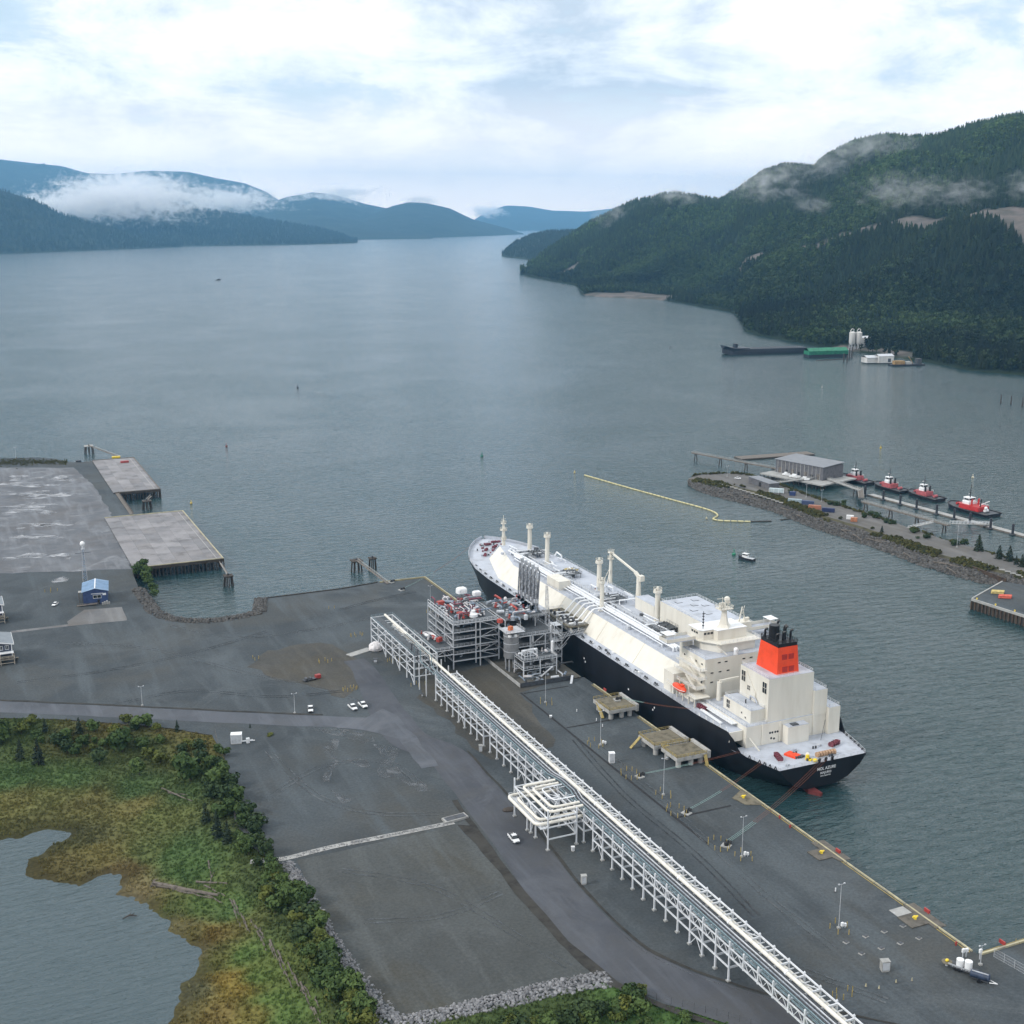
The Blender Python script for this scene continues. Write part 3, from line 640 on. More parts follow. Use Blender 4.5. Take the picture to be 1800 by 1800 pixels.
SOILD = pmat('dark wet soil', (0.038, 0.036, 0.032), 0.95, 0, 0.25, 0.25)
BROWNG = gravel_mat('brown dirt', (0.074, 0.071, 0.062), (0.058, 0.058, 0.054), (0.10, 0.097, 0.09), (0.076, 0.068, 0.052), 0.06)
SLABM = gravel_mat('old concrete slab', (0.165, 0.165, 0.165), (0.115, 0.115, 0.12), (0.26, 0.26, 0.26), (0.13, 0.118, 0.105), 0.05, 0.35, 0.08)
OLDYARD = gravel_mat('old paved yard', (0.150, 0.158, 0.172), (0.095, 0.101, 0.113), (0.33, 0.34, 0.36), (0.108, 0.104, 0.106), 0.055, 0.45, 0.08)
PUDDLE = pmat('pale silt film', (0.115, 0.125, 0.135), 0.6, 0, 0.2, 0.15)
def wispy(mt, sc, p0, p1):                     # a film that thins out in a broken, cloudy outline
    N = mt.node_tree.nodes; L = mt.node_tree.links; b = N['Principled BSDF']; g = N.new('ShaderNodeNewGeometry'); n = N.new('ShaderNodeTexNoise'); n.inputs['Scale'].default_value = sc; n.inputs['Detail'].default_value = 8; n.inputs['Roughness'].default_value = .68; n.inputs['Distortion'].default_value = .8
    L.new(g.outputs['Position'], n.inputs['Vector']); r = N.new('ShaderNodeValToRGB'); r.color_ramp.elements[0].position = p0; r.color_ramp.elements[1].position = p1; L.new(n.outputs['Fac'], r.inputs[0]); L.new(r.outputs[0], b.inputs['Alpha'])
wispy(PUDDLE, .16, .44, .66)
WHARFW = pmat('dark wharf wall', (0.05, 0.046, 0.04), 0.9, 0, 0.3, 0.3, streak=0.2)

YARD = [(227.5, 213.7), (227.5, 433.5), (220, 433.5), (219.5, 600.5), (194, 601), (172, 597.5), (130, 597.2), (125, 577), (113, 573), (101, 573), (92, 578), (85, 585), (81, 597), (79.7, 612), (78, 640), (79, 668), (81, 682),
        (93, 684), (97, 812), (99, 880), (98, 884), (96, 1012)]
YARD += [tuple(at(x, y, YZ)[:2]) for x, y in ((148, 813), (120, 812), (95, 806), (60, 804), (0, 806), (-400, 815), (-400, 1255), (0, 1262), (100, 1264), (200, 1271), (300, 1280), (372, 1292), (395, 1330), (402, 1370), (412, 1440), (436, 1482), (468, 1508), (505, 1522), (540, 1600), (600, 1705), (690, 1803))]
YARD += [tuple(at(x, y, YZ)[:2]) for x, y in ((880, 1764), (1068, 1722), (1120, 1752), (1180, 1768), (1300, 1800), (1600, 1885))] + [(300, 110), (430, 110), (430, 213.4), (300, 213.4)]
ym = MB(); ym.prism(YARD, -3.0, YZ, False); ym.mi = [1] * len(ym.f)
_tri = tessellate_polygon([[Vector((p[0], p[1], 0)) for p in YARD]])
ym.m = 0; ym.add([(p[0], p[1], YZ) for p in YARD], [tuple(t) for t in _tri])
tag(ym.build('terminal_yard', [GRAVEL, WHARFW]), kind='structure')

def catmull(pts, step=4.0):
    P = [Vector((p[0], p[1], p[2] if len(p) > 2 else 0)) for p in pts]; out = []
    for i in range(len(P) - 1):
        p0 = P[max(i - 1, 0)]; p1 = P[i]; p2 = P[i + 1]; p3 = P[min(i + 2, len(P) - 1)]; k = max(1, int((p2 - p1).length / step))
        for j in range(k):
            t = j / k; t2 = t * t; t3 = t2 * t
            out.append(0.5 * ((2 * p1) + (p2 - p0) * t + (2 * p0 - 5 * p1 + 4 * p2 - p3) * t2 + (3 * p1 - p0 - 3 * p2 + p3) * t3))
    out.append(P[-1]); return out
def ribbon(name, pts, w, z, m_, wob=0.0, kind='structure', off=0.0):
    C = catmull(pts); vs = []; fs = []
    for i, p in enumerate(C):
        d = (C[min(i + 1, len(C) - 1)] - C[max(i - 1, 0)]); d.z = 0; d.normalize(); n = Vector((-d.y, d.x, 0))
        ww = (w(i / (len(C) - 1)) if callable(w) else w) / 2; a = wob * (mnoise.noise(p * 0.08)); b = wob * (mnoise.noise(p * 0.08 + Vector((50, 0, 0))))
        for q in (p + n * (off + ww + a), p + n * (off - ww + b)): vs.append((q.x, q.y, z))
        if i: k = 2 * i; fs.append((k - 2, k - 1, k + 1, k))
    o = MB().add(vs, fs).build(name, m_)
    if kind: tag(o, kind=kind)
    return o
def sheet(name, poly, z, m_, kind='structure', wob=0.0, step=6.0):
    P = []
    n = len(poly)
    for i in range(n):
        a = Vector((*poly[i][:2], 0)); b = Vector((*poly[(i + 1) % n][:2], 0)); k = max(1, int((b - a).length / step)) if wob else 1
        for j in range(k):
            p = a.lerp(b, j / k)
            if wob: p = p + Vector((mnoise.noise(p * 0.11), mnoise.noise(p * 0.11 + Vector((9, 40, 0))), 0)) * wob
            P.append(p)
    tri = tessellate_polygon([P]); o = MB().add([(p.x, p.y, z) for p in P], [tuple(t) for t in tri]).build(name, m_)
    if kind: tag(o, kind=kind)
    return o
A2 = lambda pts, z=YZ: [tuple(at(x, y, z)[:2]) for x, y in pts]

# roads
road_main = A2([(-120, 1234), (0, 1242), (200, 1251), (400, 1261), (560, 1268), (650, 1272), (700, 1277)])
ribbon('road', road_main, 10.5, YZ + 0.04, ROADM, 0.5)
road_pier = A2([(622, 1160), (640, 1178), (655, 1205), (684, 1256), (720, 1300)]) + [(147.0, 385), (146, 350), (144.2, 317), (141.5, 285), (141.5, 262), (145, 243), (158, 221), (186, 190), (230, 150)]
ribbon('pier_road', road_pier, lambda t: 9 + 6 * min(1, t * 5), YZ + 0.06, ROADD, 0.5)
sheet('road_junction', A2([(560, 1262), (640, 1264), (672, 1246), (700, 1258), (770, 1345), (742, 1352), (700, 1300), (640, 1284), (560, 1275)]), YZ + 0.08, ROADM, wob=1.2, step=4)
ribbon('road_windrow', road_main[:-2], 1.2, YZ + 0.10, SOILD, 0.6, off=6.2)
ribbon('road_windrow', road_pier[5:], 0.9, YZ + 0.10, SOILD, 0.5, off=8.4)
ribbon('road_windrow', road_pier[6:], 1.8, YZ + 0.10, SOILD, 0.8, off=-9.2)
ribbon('road_edge_line', road_pier[9:], 0.28, YZ + 0.09, PUDDLE, 0.1, off=6.6)

# laydown pad with its dark shoulder
PAD = A2([(520, 1512), (803, 1452), (850, 1500), (905, 1570), (985, 1660), (1050, 1716), (870, 1752), (705, 1794), (612, 1690), (560, 1590)])
sheet('laydown_pad', PAD, YZ + 0.05, PADG, wob=1.0)
sheet('pad_shoulder', A2([(803, 1449), (832, 1452), (905, 1545), (1000, 1655), (1090, 1730), (1055, 1718), (985, 1660), (905, 1570), (850, 1500)]), YZ + 0.07, SOILD, wob=0.6)
# tyre tracks worn into the gravel
_k = random.Random(12)
TRACK = pmat('tyre track', (0.098, 0.108, 0.116), .9, 0, .2, .3); wispy(TRACK, .09, .40, .62); TRACKD = pmat('damp tyre track', (0.036, 0.040, 0.045), .7, 0, .2, .3); wispy(TRACKD, .07, .38, .60)
for i, pts in enumerate(([(30, 1200), (180, 1180), (330, 1150), (470, 1110)], [(100, 1130), (260, 1140), (420, 1180), (560, 1210), (650, 1240)], [(300, 1100), (420, 1120), (560, 1105), (680, 1080)], [(540, 1090), (640, 1060), (730, 1040)], [(470, 1320), (560, 1400), (660, 1430), (780, 1430)], [(450, 1420), (560, 1350), (680, 1340), (740, 1380)], [(1010, 1300), (1100, 1400), (1220, 1500), (1330, 1610)], [(1050, 1310), (1180, 1420), (1330, 1560), (1480, 1680)], [(1120, 1500), (1240, 1600), (1380, 1690), (1560, 1760)], [(820, 1260), (900, 1330), (1010, 1450), (1130, 1560)], [(600, 1530), (760, 1560), (900, 1640), (1000, 1700)], [(640, 1620), (780, 1610), (880, 1570)], [(200, 1240), (330, 1215), (480, 1225), (600, 1215)])):
    for o_ in (-.95, .95): ribbon('tyre_track', A2(pts), .55, YZ + .09 + .004 * i, TRACK if i % 3 else TRACKD, .25, off=o_)
# dirt patches, silt films, old paving
sheet('dirt_apron', A2([(440, 1172), (470, 1145), (560, 1128), (640, 1160), (650, 1195), (600, 1230), (540, 1200), (480, 1192)]), YZ + 0.03, BROWNG, wob=4)
sheet('dirt_apron', [(160, 375), (186, 375), (196, 428), (222, 436), (222, 462), (180, 462), (168, 470), (158, 440)], YZ + 0.03, BROWNG, wob=3)
sheet('silt_film', A2([(545, 1277), (600, 1280), (648, 1290), (660, 1302), (640, 1305), (600, 1296), (560, 1286)]), YZ + 0.03, PUDDLE, wob=2.0, step=2)
sheet('silt_film', A2([(568, 1300), (590, 1298), (592, 1330), (582, 1380), (570, 1378), (578, 1340)]), YZ + 0.034, PUDDLE, wob=2.2, step=2)
sheet('silt_film', A2([(660, 1305), (700, 1318), (690, 1345), (730, 1365), (752, 1390), (735, 1392), (700, 1368), (660, 1366), (672, 1345)]), YZ + 0.038, PUDDLE, wob=2.2, step=2)
sheet('silt_film', A2([(610, 1335), (640, 1330), (655, 1350), (625, 1345)]), YZ + 0.036, PUDDLE, wob=2.0, step=2)
sheet('silt_film', A2([(580, 1390), (625, 1410), (600, 1415)]), YZ + 0.036, PUDDLE, wob=1.6, step=2)
OLD = A2([(-300, 822), (0, 822), (130, 822), (170, 860), (196, 905), (232, 1000), (-300, 1020)])
sheet('old_paved_yard', OLD, YZ + 0.04, OLDYARD, wob=2.0)
CONC_PATCH = pmat('bright bleached concrete', (0.37, 0.38, 0.40), 0.7, 0, 0.3, 0.12, col2=(0.17, 0.17, 0.18)); wispy(CONC_PATCH, .12, .38, .68)
r_ = random.Random(5); kz = 0
for i in range(64):
    cx = r_.uniform(0, 118); cy = r_.choice((840, 852, 868, 872, 888, 898, 925, 945, 978)) + r_.uniform(-4, 4); w_ = r_.uniform(16, 60); h_ = r_.uniform(1.6, 5.0)
    kz += 1
    sheet('bleached_patch', A2([(cx - w_ / 2, cy + h_ * .6), (cx - w_ * .2, cy - h_ * .4), (cx + w_ * .3, cy - h_ * .6), (cx + w_ / 2, cy), (cx + w_ * .2, cy + h_ * .7)]), YZ + 0.06 + 0.004 * kz, CONC_PATCH, wob=2.5, step=3)
sheet('bleached_patch', A2([(88, 1020), (110, 1014), (122, 1016), (118, 1022), (98, 1025)]), YZ + 0.05, CONC_PATCH, wob=1.5, step=2)
sheet('concrete_slab', A2([(118, 1093), (148, 1072), (214, 1067), (223, 1087), (170, 1094), (120, 1098)]), YZ + 0.05, SLABM, wob=0.3)
ribbon('concrete_path', A2([(20, 1111), (80, 1104), (122, 1099), (223, 1089)]), 3.2, YZ + 0.07, SLABM, 0.2)
# drains across the wharf apron
DRAIN = pmat('drain slot', (0.02, 0.02, 0.022), 0.9, 0, 0.3, 0.6)
ribbon('drain', [(196.2, 428), (196.2, 292)], 0.9, YZ + 0.05, DRAIN, 0.06)
for yy in (390, 311.5, 428): ribbon('drain', [(197, yy - 1.2), (217, yy - 1.2)], 0.9, YZ + 0.054, DRAIN, 0.06)

# ---- soil bank and marsh between the yard and the lagoon
LAG = A2([(-500, 1480), (0, 1481), (40, 1477), (70, 1466), (100, 1462), (112, 1470), (92, 1482), (60, 1500), (35, 1522), (30, 1535), (80, 1549), (112, 1556), (140, 1560), (170, 1548), (196, 1544), (200, 1556), (192, 1566), (232, 1582), (258, 1597), (282, 1606), (302, 1622), (310, 1650), (345, 1672), (342, 1698), (312, 1730), (292, 1768), (282, 1830), (270, 1900), (-500, 1900)], 0)
def poly_sd(px, py, poly):
    """distance to polygon outline and inside mask for arrays"""
    d = np.full(px.shape, 1e9); ins = np.zeros(px.shape, bool); n = len(poly)
    for i in range(n):
        ax, ay = poly[i][:2]; bx, by = poly[(i + 1) % n][:2]; L2 = (bx - ax) ** 2 + (by - ay) ** 2 + 1e-9
        t = np.clip(((px - ax) * (bx - ax) + (py - ay) * (by - ay)) / L2, 0, 1)
        d = np.minimum(d, np.hypot(px - ax - t * (bx - ax), py - ay - t * (by - ay)))
        c = (ay > py) != (by > py)
        with np.errstate(divide='ignore', invalid='ignore'): xi = (bx - ax) * (py - ay) / (by - ay) + ax
        ins ^= c & (px < xi)
    return d, ins
def marsh_h(gx, gy):
    dY, inY = poly_sd(gx, gy, YARD); dL, inL = poly_sd(gx, gy, LAG)
    e = dL * np.where(inL, -1, 1) + 9 * fbm(gx / 13, gy / 13, 6, 3, .62)
    z = np.where(e < 0, np.maximum(e * 0.10, -2.5), np.minimum(0.045 * e, 0.9))
    up = np.clip(1 - dY / 20, 0, 1); up = up * up * (3 - 2 * up)
    z = z + np.where(inL, 0, (5.2 - np.minimum(z, 1)) * up) + 0.35 * fbm(gx / 6, gy / 6, 3, 9) * (e > 1)
    z = np.where(inY, np.minimum(5.35 - 0.25 * np.minimum(dY, 6), 5.3), z)
    z = np.where(gx > 205, -3.0, z)      # no bank on the deep-water side
    return z, inY, inL, dY, e
COLS = [  # ground cover colours surveyed along the marsh: pixel, albedo
    (40, 1300, (.045, .058, .020)), (130, 1300, (.062, .058, .022)), (250, 1320, (.052, .060, .022)), (180, 1285, (.085, .066, .024)), (300, 1300, (.078, .062, .024)), (420, 1300, (.105, .080, .024)), (440, 1320, (.09, .072, .026)),
    (30, 1365, (.046, .070, .024)), (120, 1370, (.048, .070, .024)), (240, 1385, (.045, .066, .024)), (330, 1400, (.045, .064, .024)),
    (20, 1410, (.095, .082, .028)), (90, 1400, (.086, .080, .028)), (160, 1410, (.088, .074, .026)), (240, 1420, (.115, .095, .034)), (290, 1430, (.085, .088, .030)),
    (60, 1450, (.072, .064, .024)), (150, 1470, (.062, .056, .024)), (165, 1500, (.108, .086, .030)), (110, 1520, (.085, .066, .026)), (215, 1525, (.105, .074, .032)), (260, 1500, (.072, .080, .028)), (310, 1500, (.050, .075, .026)), (330, 1530, (.052, .080, .026)),
    (120, 1545, (.085, .066, .026)), (235, 1570, (.16, .12, .062)), (270, 1590, (.115, .092, .034)), (300, 1590, (.070, .080, .026)), (350, 1590, (.062, .086, .026)), (310, 1625, (.15, .12, .055)), (340, 1640, (.115, .092, .034)), (370, 1640, (.112, .075, .024)), (400, 1600, (.058, .085, .028)),
    (350, 1670, (.125, .10, .05)), (390, 1680, (.095, .088, .028)), (430, 1680, (.066, .095, .028)), (400, 1720, (.145, .098, .026)), (430, 1740, (.150, .104, .028)), (460, 1720, (.075, .10, .028)), (480, 1760, (.072, .098, .028)), (340, 1740, (.098, .086, .044)), (320, 1780, (.11, .086, .034)), (390, 1780, (.122, .084, .028)), (440, 1790, (.12, .096, .028)), (500, 1790, (.068, .095, .028)),
    (480, 1560, (.05, .062, .024)), (520, 1640, (.052, .064, .024)), (580, 1720, (.05, .060, .022)), (640, 1790, (.05, .060, .022)), (430, 1450, (.046, .052, .022)), (380, 1400, (.046, .058, .022)), (950, 1790, (.05, .066, .024)), (1150, 1790, (.052, .085, .026)), (1240, 1800, (.055, .09, .026))]
_cw = np.array([at(a, b, 1.0)[:2] for a, b, c in COLS]); _cc = np.array([c for a, b, c in COLS])
def ground_col(gx, gy):
    x = gx + 5 * fbm(gx / 9, gy / 9, 3, 61); y = gy + 5 * fbm(gx / 9, gy / 9, 3, 62)
    d2 = (x[..., None] - _cw[:, 0]) ** 2 + (y[..., None] - _cw[:, 1]) ** 2 + 4.0
    w = d2 ** -2.0; c = 1.42 * (w[..., None] * _cc * np.array([.96, 1.06, 1.05])).sum(-2) / w.sum(-1)[..., None]
    return c * (1 + 0.5 * fbm(gx / 4, gy / 4, 3, 63))[..., None]
MX0, MX1, MY0, MY1 = -90.0, 240.0, 130.0, 520.0; ST = 1.9
gx, gy = np.meshgrid(np.arange(MX0, MX1, ST), np.arange(MY0, MY1, ST)); mz, inY, inL, dY_, e_ = marsh_h(gx, gy)
keepv = ~(inY & (dY_ > 6)) & (mz > -2.4)
idx = -np.ones(gx.shape, int); idx[keepv] = np.arange(keepv.sum())
q = np.stack([idx[:-1, :-1], idx[:-1, 1:], idx[1:, 1:], idx[1:, :-1]], -1).reshape(-1, 4); q = q[(q >= 0).all(1)]
mme = bpy.data.meshes.new('marsh'); mme.from_pydata(np.stack([gx, gy, mz], -1)[keepv].tolist(), [], q.tolist())
mc = np.ones((keepv.sum(), 4), np.float32); mc[:, :3] = ground_col(gx[keepv], gy[keepv])
wetm = np.clip((mz[keepv] + 0.1) / 0.5, 0.45, 1)[:, None]; mc[:, :3] *= wetm          # waterlogged mud at the tide line is darker
mme.attributes.new('cover', 'FLOAT_COLOR', 'POINT').data.foreach_set('color', mc.reshape(-1))
mme.polygons.foreach_set('use_smooth', [True] * len(mme.polygons))
MARSHM = bpy.data.materials.new('marsh cover'); MARSHM.use_nodes = True
_n = MARSHM.node_tree.nodes; _l = MARSHM.node_tree.links; _b = _n['Principled BSDF']; _b.inputs['Roughness'].default_value = 0.95; _b.inputs['Specular IOR Level'].default_value = 0.15
_a = _n.new('ShaderNodeAttribute'); _a.attribute_name = 'cover'; _g = _n.new('ShaderNodeNewGeometry'); _t = _n.new('ShaderNodeTexNoise'); _t.inputs['Scale'].default_value = 0.9; _t.inputs['Detail'].default_value = 6; _l.new(_g.outputs['Position'], _t.inputs['Vector'])
_r = _n.new('ShaderNodeValToRGB'); _l.new(_t.outputs['Fac'], _r.inputs[0]); _r.color_ramp.elements[0].position = .3; _r.color_ramp.elements[0].color = (.6, .6, .6, 1); _r.color_ramp.elements[1].position = .7; _r.color_ramp.elements[1].color = (1.2, 1.2, 1.2, 1)
_m = _n.new('ShaderNodeMix'); _m.data_type = 'RGBA'; _m.blend_type = 'MULTIPLY'; _m.inputs['Factor'].default_value = 1
_l.new(_a.outputs['Color'], [i for i in _m.inputs if i.name == 'A' and i.type == 'RGBA'][0]); _l.new(_r.outputs[0], [i for i in _m.inputs if i.name == 'B' and i.type == 'RGBA'][0]); _l.new([o for o in _m.outputs if o.type == 'RGBA'][0], _b.inputs['Base Color'])
_bp = _n.new('ShaderNodeBump'); _bp.inputs['Distance'].default_value = 0.25; _l.new(_t.outputs['Fac'], _bp.inputs['Height']); _l.new(_bp.outputs[0], _b.inputs['Normal'])
mme.materials.append(MARSHM); mme.update(); tag(link('marsh', mme), kind='structure')
def marsh_z(x, y): return float(marsh_h(np.array([[x]]), np.array([[y]]))[0][0, 0])
# lagoon sheet just over the sea sheet
sheet('lagoon', [(p[0] + 0.0, p[1]) for p in A2([(-700, 1440), (130, 1440), (420, 1560), (480, 1900), (-700, 1900)], 0)], 0.03, LAGOON)

# ---- grass, rushes and undergrowth
def tuft_mesh(name, mat_, seed, k=9, h=1.0, w=0.75):
    r = random.Random(seed); m_ = MB()
    for i in range(k):
        a = r.random() * 6.28; d = w * math.sqrt(r.random()) * 0.6; x, y = d * math.cos(a), d * math.sin(a); b_ = r.random() * 6.28; ln = 0.22 + 0.2 * r.random(); hh = h * (0.55 + 0.6 * r.random()); tx, ty = r.uniform(-.35, .35), r.uniform(-.35, .35)
        m_.add([(x - ln * math.cos(b_), y - ln * math.sin(b_), -0.1), (x + ln * math.cos(b_), y + ln * math.sin(b_), -0.1), (x + tx, y + ty, hh)], [(0, 1, 2)])
    return m_.mesh(name, mat_)
TUFTM = leafmat('grass tuft', (0.78, 0.78, 0.78), (1.25, 1.25, 1.25), 0.9, 'tint')
tufts = [tuft_mesh('tuft_a', TUFTM, 1), tuft_mesh('tuft_b', TUFTM, 2), tuft_mesh('tuft_c', TUFTM, 3, 7, 1.4, 0.6)]
n_ = 150000; tx = RNG.uniform(MX0, MX1, n_); ty = RNG.uniform(MY0, MY1, n_); tz, iy, il, dy, ee = marsh_h(tx[:, None], ty[:, None]); tz = tz[:, 0]; iy = iy[:, 0]; ee = ee[:, 0]
k = (~iy) & (tz > 0.12) & (RNG.random(n_) < np.clip(ee / 3, 0.1, 1)); _px = ty * _sy * 0 + (tx * _cy - ty * _sy); _py = tx * _sy + ty * _cy; k &= (_px / _py > -0.46) & (_px / _py < 0.46) & (_py > 255)
P = np.stack([tx, ty, tz], -1)[k]; tc_ = ground_col(P[:, 0], P[:, 1]) * 1.35
scatter('marsh_grass', P, 0.32 + 0.5 * RNG.random(len(P)), tufts, 'green, gold and rust coloured marsh grass around the lagoon', 'grass', tc_)
# grass on the spit at the far left of the old yard and at the edge of the sheet
gp = [];
for i in range(1500):
    x = RNG.uniform(-60, 118); y = 812.5 + RNG.normal() * 3.2 * (1 if x < 60 else .6); p = at(x, y, YZ); gp.append((p.x, p.y, YZ - 0.1))
scatter('spit_grass', gp, (.5 + .6 * RNG.random(len(gp))) * .8, tufts, 'rough grass on the spit beyond the old yard', 'grass', np.array([[.075, .075, .030]] * len(gp)) * (0.7 + 0.6 * RNG.random((len(gp), 1))))

# ---- shrubs and trees
def crown_mesh(name, mat_, seed, leaves=520, lumps=9, rx=0.5, top=1.0, base=0.12, leaf=0.085):
    r = random.Random(seed); m_ = MB(); L_ = []
    for i in range(lumps):
        a = r.random() * 6.28; d = rx * 0.62 * math.sqrt(r.random()); z = base + (top - base) * (0.22 + 0.62 * r.random()); L_.append((d * math.cos(a), d * math.sin(a), z, rx * (0.34 + 0.24 * r.random())))
    L_.append((0, 0, base + (top - base) * 0.45, rx * 0.6))
    for i in range(leaves):
        c = L_[i % len(L_)]; v = Vector((r.gauss(0, 1), r.gauss(0, 1), r.gauss(0.15, 1))).normalized(); q = c[3] * (0.72 + 0.36 * r.random())
        p = Vector(c[:3]) + Vector((v.x * q, v.y * q, v.z * q * 0.85))
        if p.z < 0.03: p.z = 0.03 + r.random() * 0.1
        a = Vector((r.gauss(0, 1), r.gauss(0, 1), r.gauss(0, 0.6))).normalized(); nn = (v + a * 0.6).normalized(); t1 = nn.cross(a).normalized(); t2 = nn.cross(t1); s_ = leaf * (0.6 + 0.8 * r.random())
        m_.add([p - t1 * s_, p + t2 * s_ * .7, p + t1 * s_, p - t2 * s_ * .7], [(0, 1, 2, 3)])
    return m_.mesh(name, mat_)
def pine_crown(name, mat_, seed, tiers=13, w=0.24):
    r = random.Random(seed); m_ = MB()
    for t in range(tiers):
        f = t / tiers; z = 0.10 + 0.86 * f; R = w * (1 - f) ** 0.85 + 0.015; nb = 9 if f < 0.6 else 6
        for j in range(nb):
            a = r.random() * 6.28; L_ = R * (0.75 + 0.45 * r.random()); dx, dy = math.cos(a), math.sin(a); wd = 0.045 * (1 - 0.5 * f)
            dz = -0.035 - 0.03 * r.random(); m_.add([(dx * .01, dy * .01, z + 0.035), (dx * L_ * .6 - dy * wd, dy * L_ * .6 + dx * wd, z + dz * .4), (dx * L_, dy * L_, z + dz), (dx * L_ * .6 + dy * wd, dy * L_ * .6 - dx * wd, z + dz * .4), (dx * L_ * .55, dy * L_ * .55, z + dz - 0.035)], [(0, 1, 2), (0, 2, 3), (1, 4, 2), (3, 2, 4)])
    return m_.mesh(name, mat_)
LEAFG = leafmat('green leaves', (0.032, 0.060, 0.018), (0.078, 0.118, 0.034)); LEAFD = leafmat('dark leaves', (0.022, 0.042, 0.017), (0.048, 0.074, 0.028)); LEAFY = leafmat('yellow green leaves', (0.055, 0.078, 0.018), (0.115, 0.128, 0.028))
PINEM = leafmat('dark needles', (0.010, 0.019, 0.013), (0.026, 0.040, 0.022)); BARK = pmat('bark', (0.06, 0.045, 0.034), 0.95, 0, 0.3, 1.5)
CROWNS = {'green': [crown_mesh('crown', LEAFG, s) for s in (1, 2, 3)], 'dark': [crown_mesh('crown', LEAFD, s) for s in (4, 5)], 'yellow': [crown_mesh('crown', LEAFY, s, 460) for s in (6, 7)], 'pine': [pine_crown('crown', PINEM, s) for s in (8, 9)]}
_tm = MB(); _tm.tube([(0, 0, -0.05), (0.01, 0, 0.25), (-0.01, 0.01, 0.62)], [0.035, 0.026, 0.010], 6, False)
for i in range(5):
    a = i * 1.26; _tm.tube([(0, 0, 0.22 + .06 * i), (0.14 * math.cos(a), 0.14 * math.sin(a), 0.36 + .07 * i), (0.28 * math.cos(a), 0.28 * math.sin(a), 0.46 + .07 * i)], [0.016, 0.010, 0.004], 4, False)
TRUNK = _tm.mesh('trunk', BARK); _pm = MB(); _pm.tube([(0, 0, -0.04), (0, 0, 0.5), (0, 0, 0.97)], [0.022, 0.014, 0.003], 6, False); PTRUNK = _pm.mesh('trunk', BARK)
def tree(name, label, cat, x, y, z, h, kind, group, wide=1.0, r=random):
    t = thing(name, label, cat, (x, y, z), r.random() * 6.28, group); s = (h * wide, h * wide, h)
    link('trunk', PTRUNK if kind == 'pine' else TRUNK, t, scale=s); link('crown', r.choice(CROWNS[kind]), t, scale=s); return t
TR = random.Random(3)
def shrub_words(kd, h, hm): return ('taller ' if h > hm else 'lower ') + {'green': 'fresh green', 'dark': 'dark green', 'yellow': 'yellowish'}[kd]
def third(t, w=('left', 'middle', 'right')): return w[min(2, int(t * 3))]
def tree_px(px, py, h, kind, name, label, cat, group=None, wide=1.0):
    p = at(px, py, 1.5); z = marsh_z(p.x, p.y); p = at(px, py, max(z, 0.2)); z = max(marsh_z(p.x, p.y), 0.1)
    return tree(name, label, cat, p.x, p.y, z, h, kind, group, wide, TR)
for px, py, h, lab in ((36, 1336, 9, 'dark conifer at the left edge beside the lagoon shrubs, the left of a close pair'), (68, 1345, 11, 'tallest dark conifer in the shrubs near the left edge'),
                       (139, 1283, 7, 'small pointed conifer by the road above the marsh'), (79, 1280, 6, 'young conifer by the road near the left edge'), (312, 1290, 5, 'little conifer at the roadside end of the shrub row'),
                       (382, 1472, 10, 'dark conifer at the bend of the fence, in front of its neighbours'), (362, 1448, 8, 'dark conifer left of the fence bend'), (400, 1480, 8, 'dark conifer touching the fence bend'), (440, 1286, 3.5, 'small conifer behind the white cabinet')):
    tree_px(px, py, h, 'pine', 'conifer', lab, 'tree')
for px, py, h, kd, lab in ((215, 1322, 9, 'green', 'largest rounded green tree in the shrubs above the marsh'), (335, 1372, 10, 'green', 'broad green tree beside the fence above the marsh'), (372, 1390, 8, 'green', 'green tree leaning on the fence'), (175, 1345, 6, 'dark', 'dull grey green bush below the rounded tree'),
                           (245, 1362, 6, 'green', 'round bush at the top edge of the marsh grass'), (5, 1300, 8, 'green', 'green tree cut by the left edge of the view'), (475, 1300, 3, 'yellow', 'yellowish bush beside the white cabinet')):
    tree_px(px, py, h, kd, 'tree', lab, 'tree', None, 1.15)
for i in range(46):      # shrub row along the road
    px = TR.uniform(-10, 400); py = TR.uniform(1275, 1335) + max(0, (px - 250)) * 0.35; kd = TR.choice(('green', 'dark', 'green', 'yellow'))
    h = TR.uniform(2.5, 5.5); lab = shrub_words(kd, h, 4) + ' shrub in the %s part of the row between road and marsh' % third((px + 10) / 410); tree_px(px, py, h, kd, 'shrub', lab, 'shrub', lab, 1.25)
for i in range(34):      # along the fence
    t = i / 33; px = 385 + 95 * t ** 1.2 + TR.uniform(-42, 6); py = 1345 + 170 * t + TR.uniform(-8, 12)
    h = TR.uniform(2.5, 6); kd = TR.choice(('green', 'dark', 'dark', 'green')); lab = shrub_words(kd, h, 4.2) + ' shrub along the %s part of the wire fence' % third(t, ('upper', 'middle', 'lower')); tree_px(px, py, h, kd, 'shrub', lab, 'shrub', lab, 1.2)
for i in range(78):      # belt below the rock berm
    t = TR.random(); px = 470 + 165 * t + TR.uniform(-28, 30); py = 1535 + 275 * t + TR.uniform(-6, 10)
    h = TR.uniform(3, 6.5); kd = TR.choice(('green', 'green', 'dark', 'yellow', 'green')); lab = shrub_words(kd, h, 4.7) + ' shrub in the %s belt between rock berm and driftwood' % third(t, ('upper', 'middle', 'lower')); tree_px(px, py, h, kd, 'shrub', lab, 'shrub', lab, 1.15)
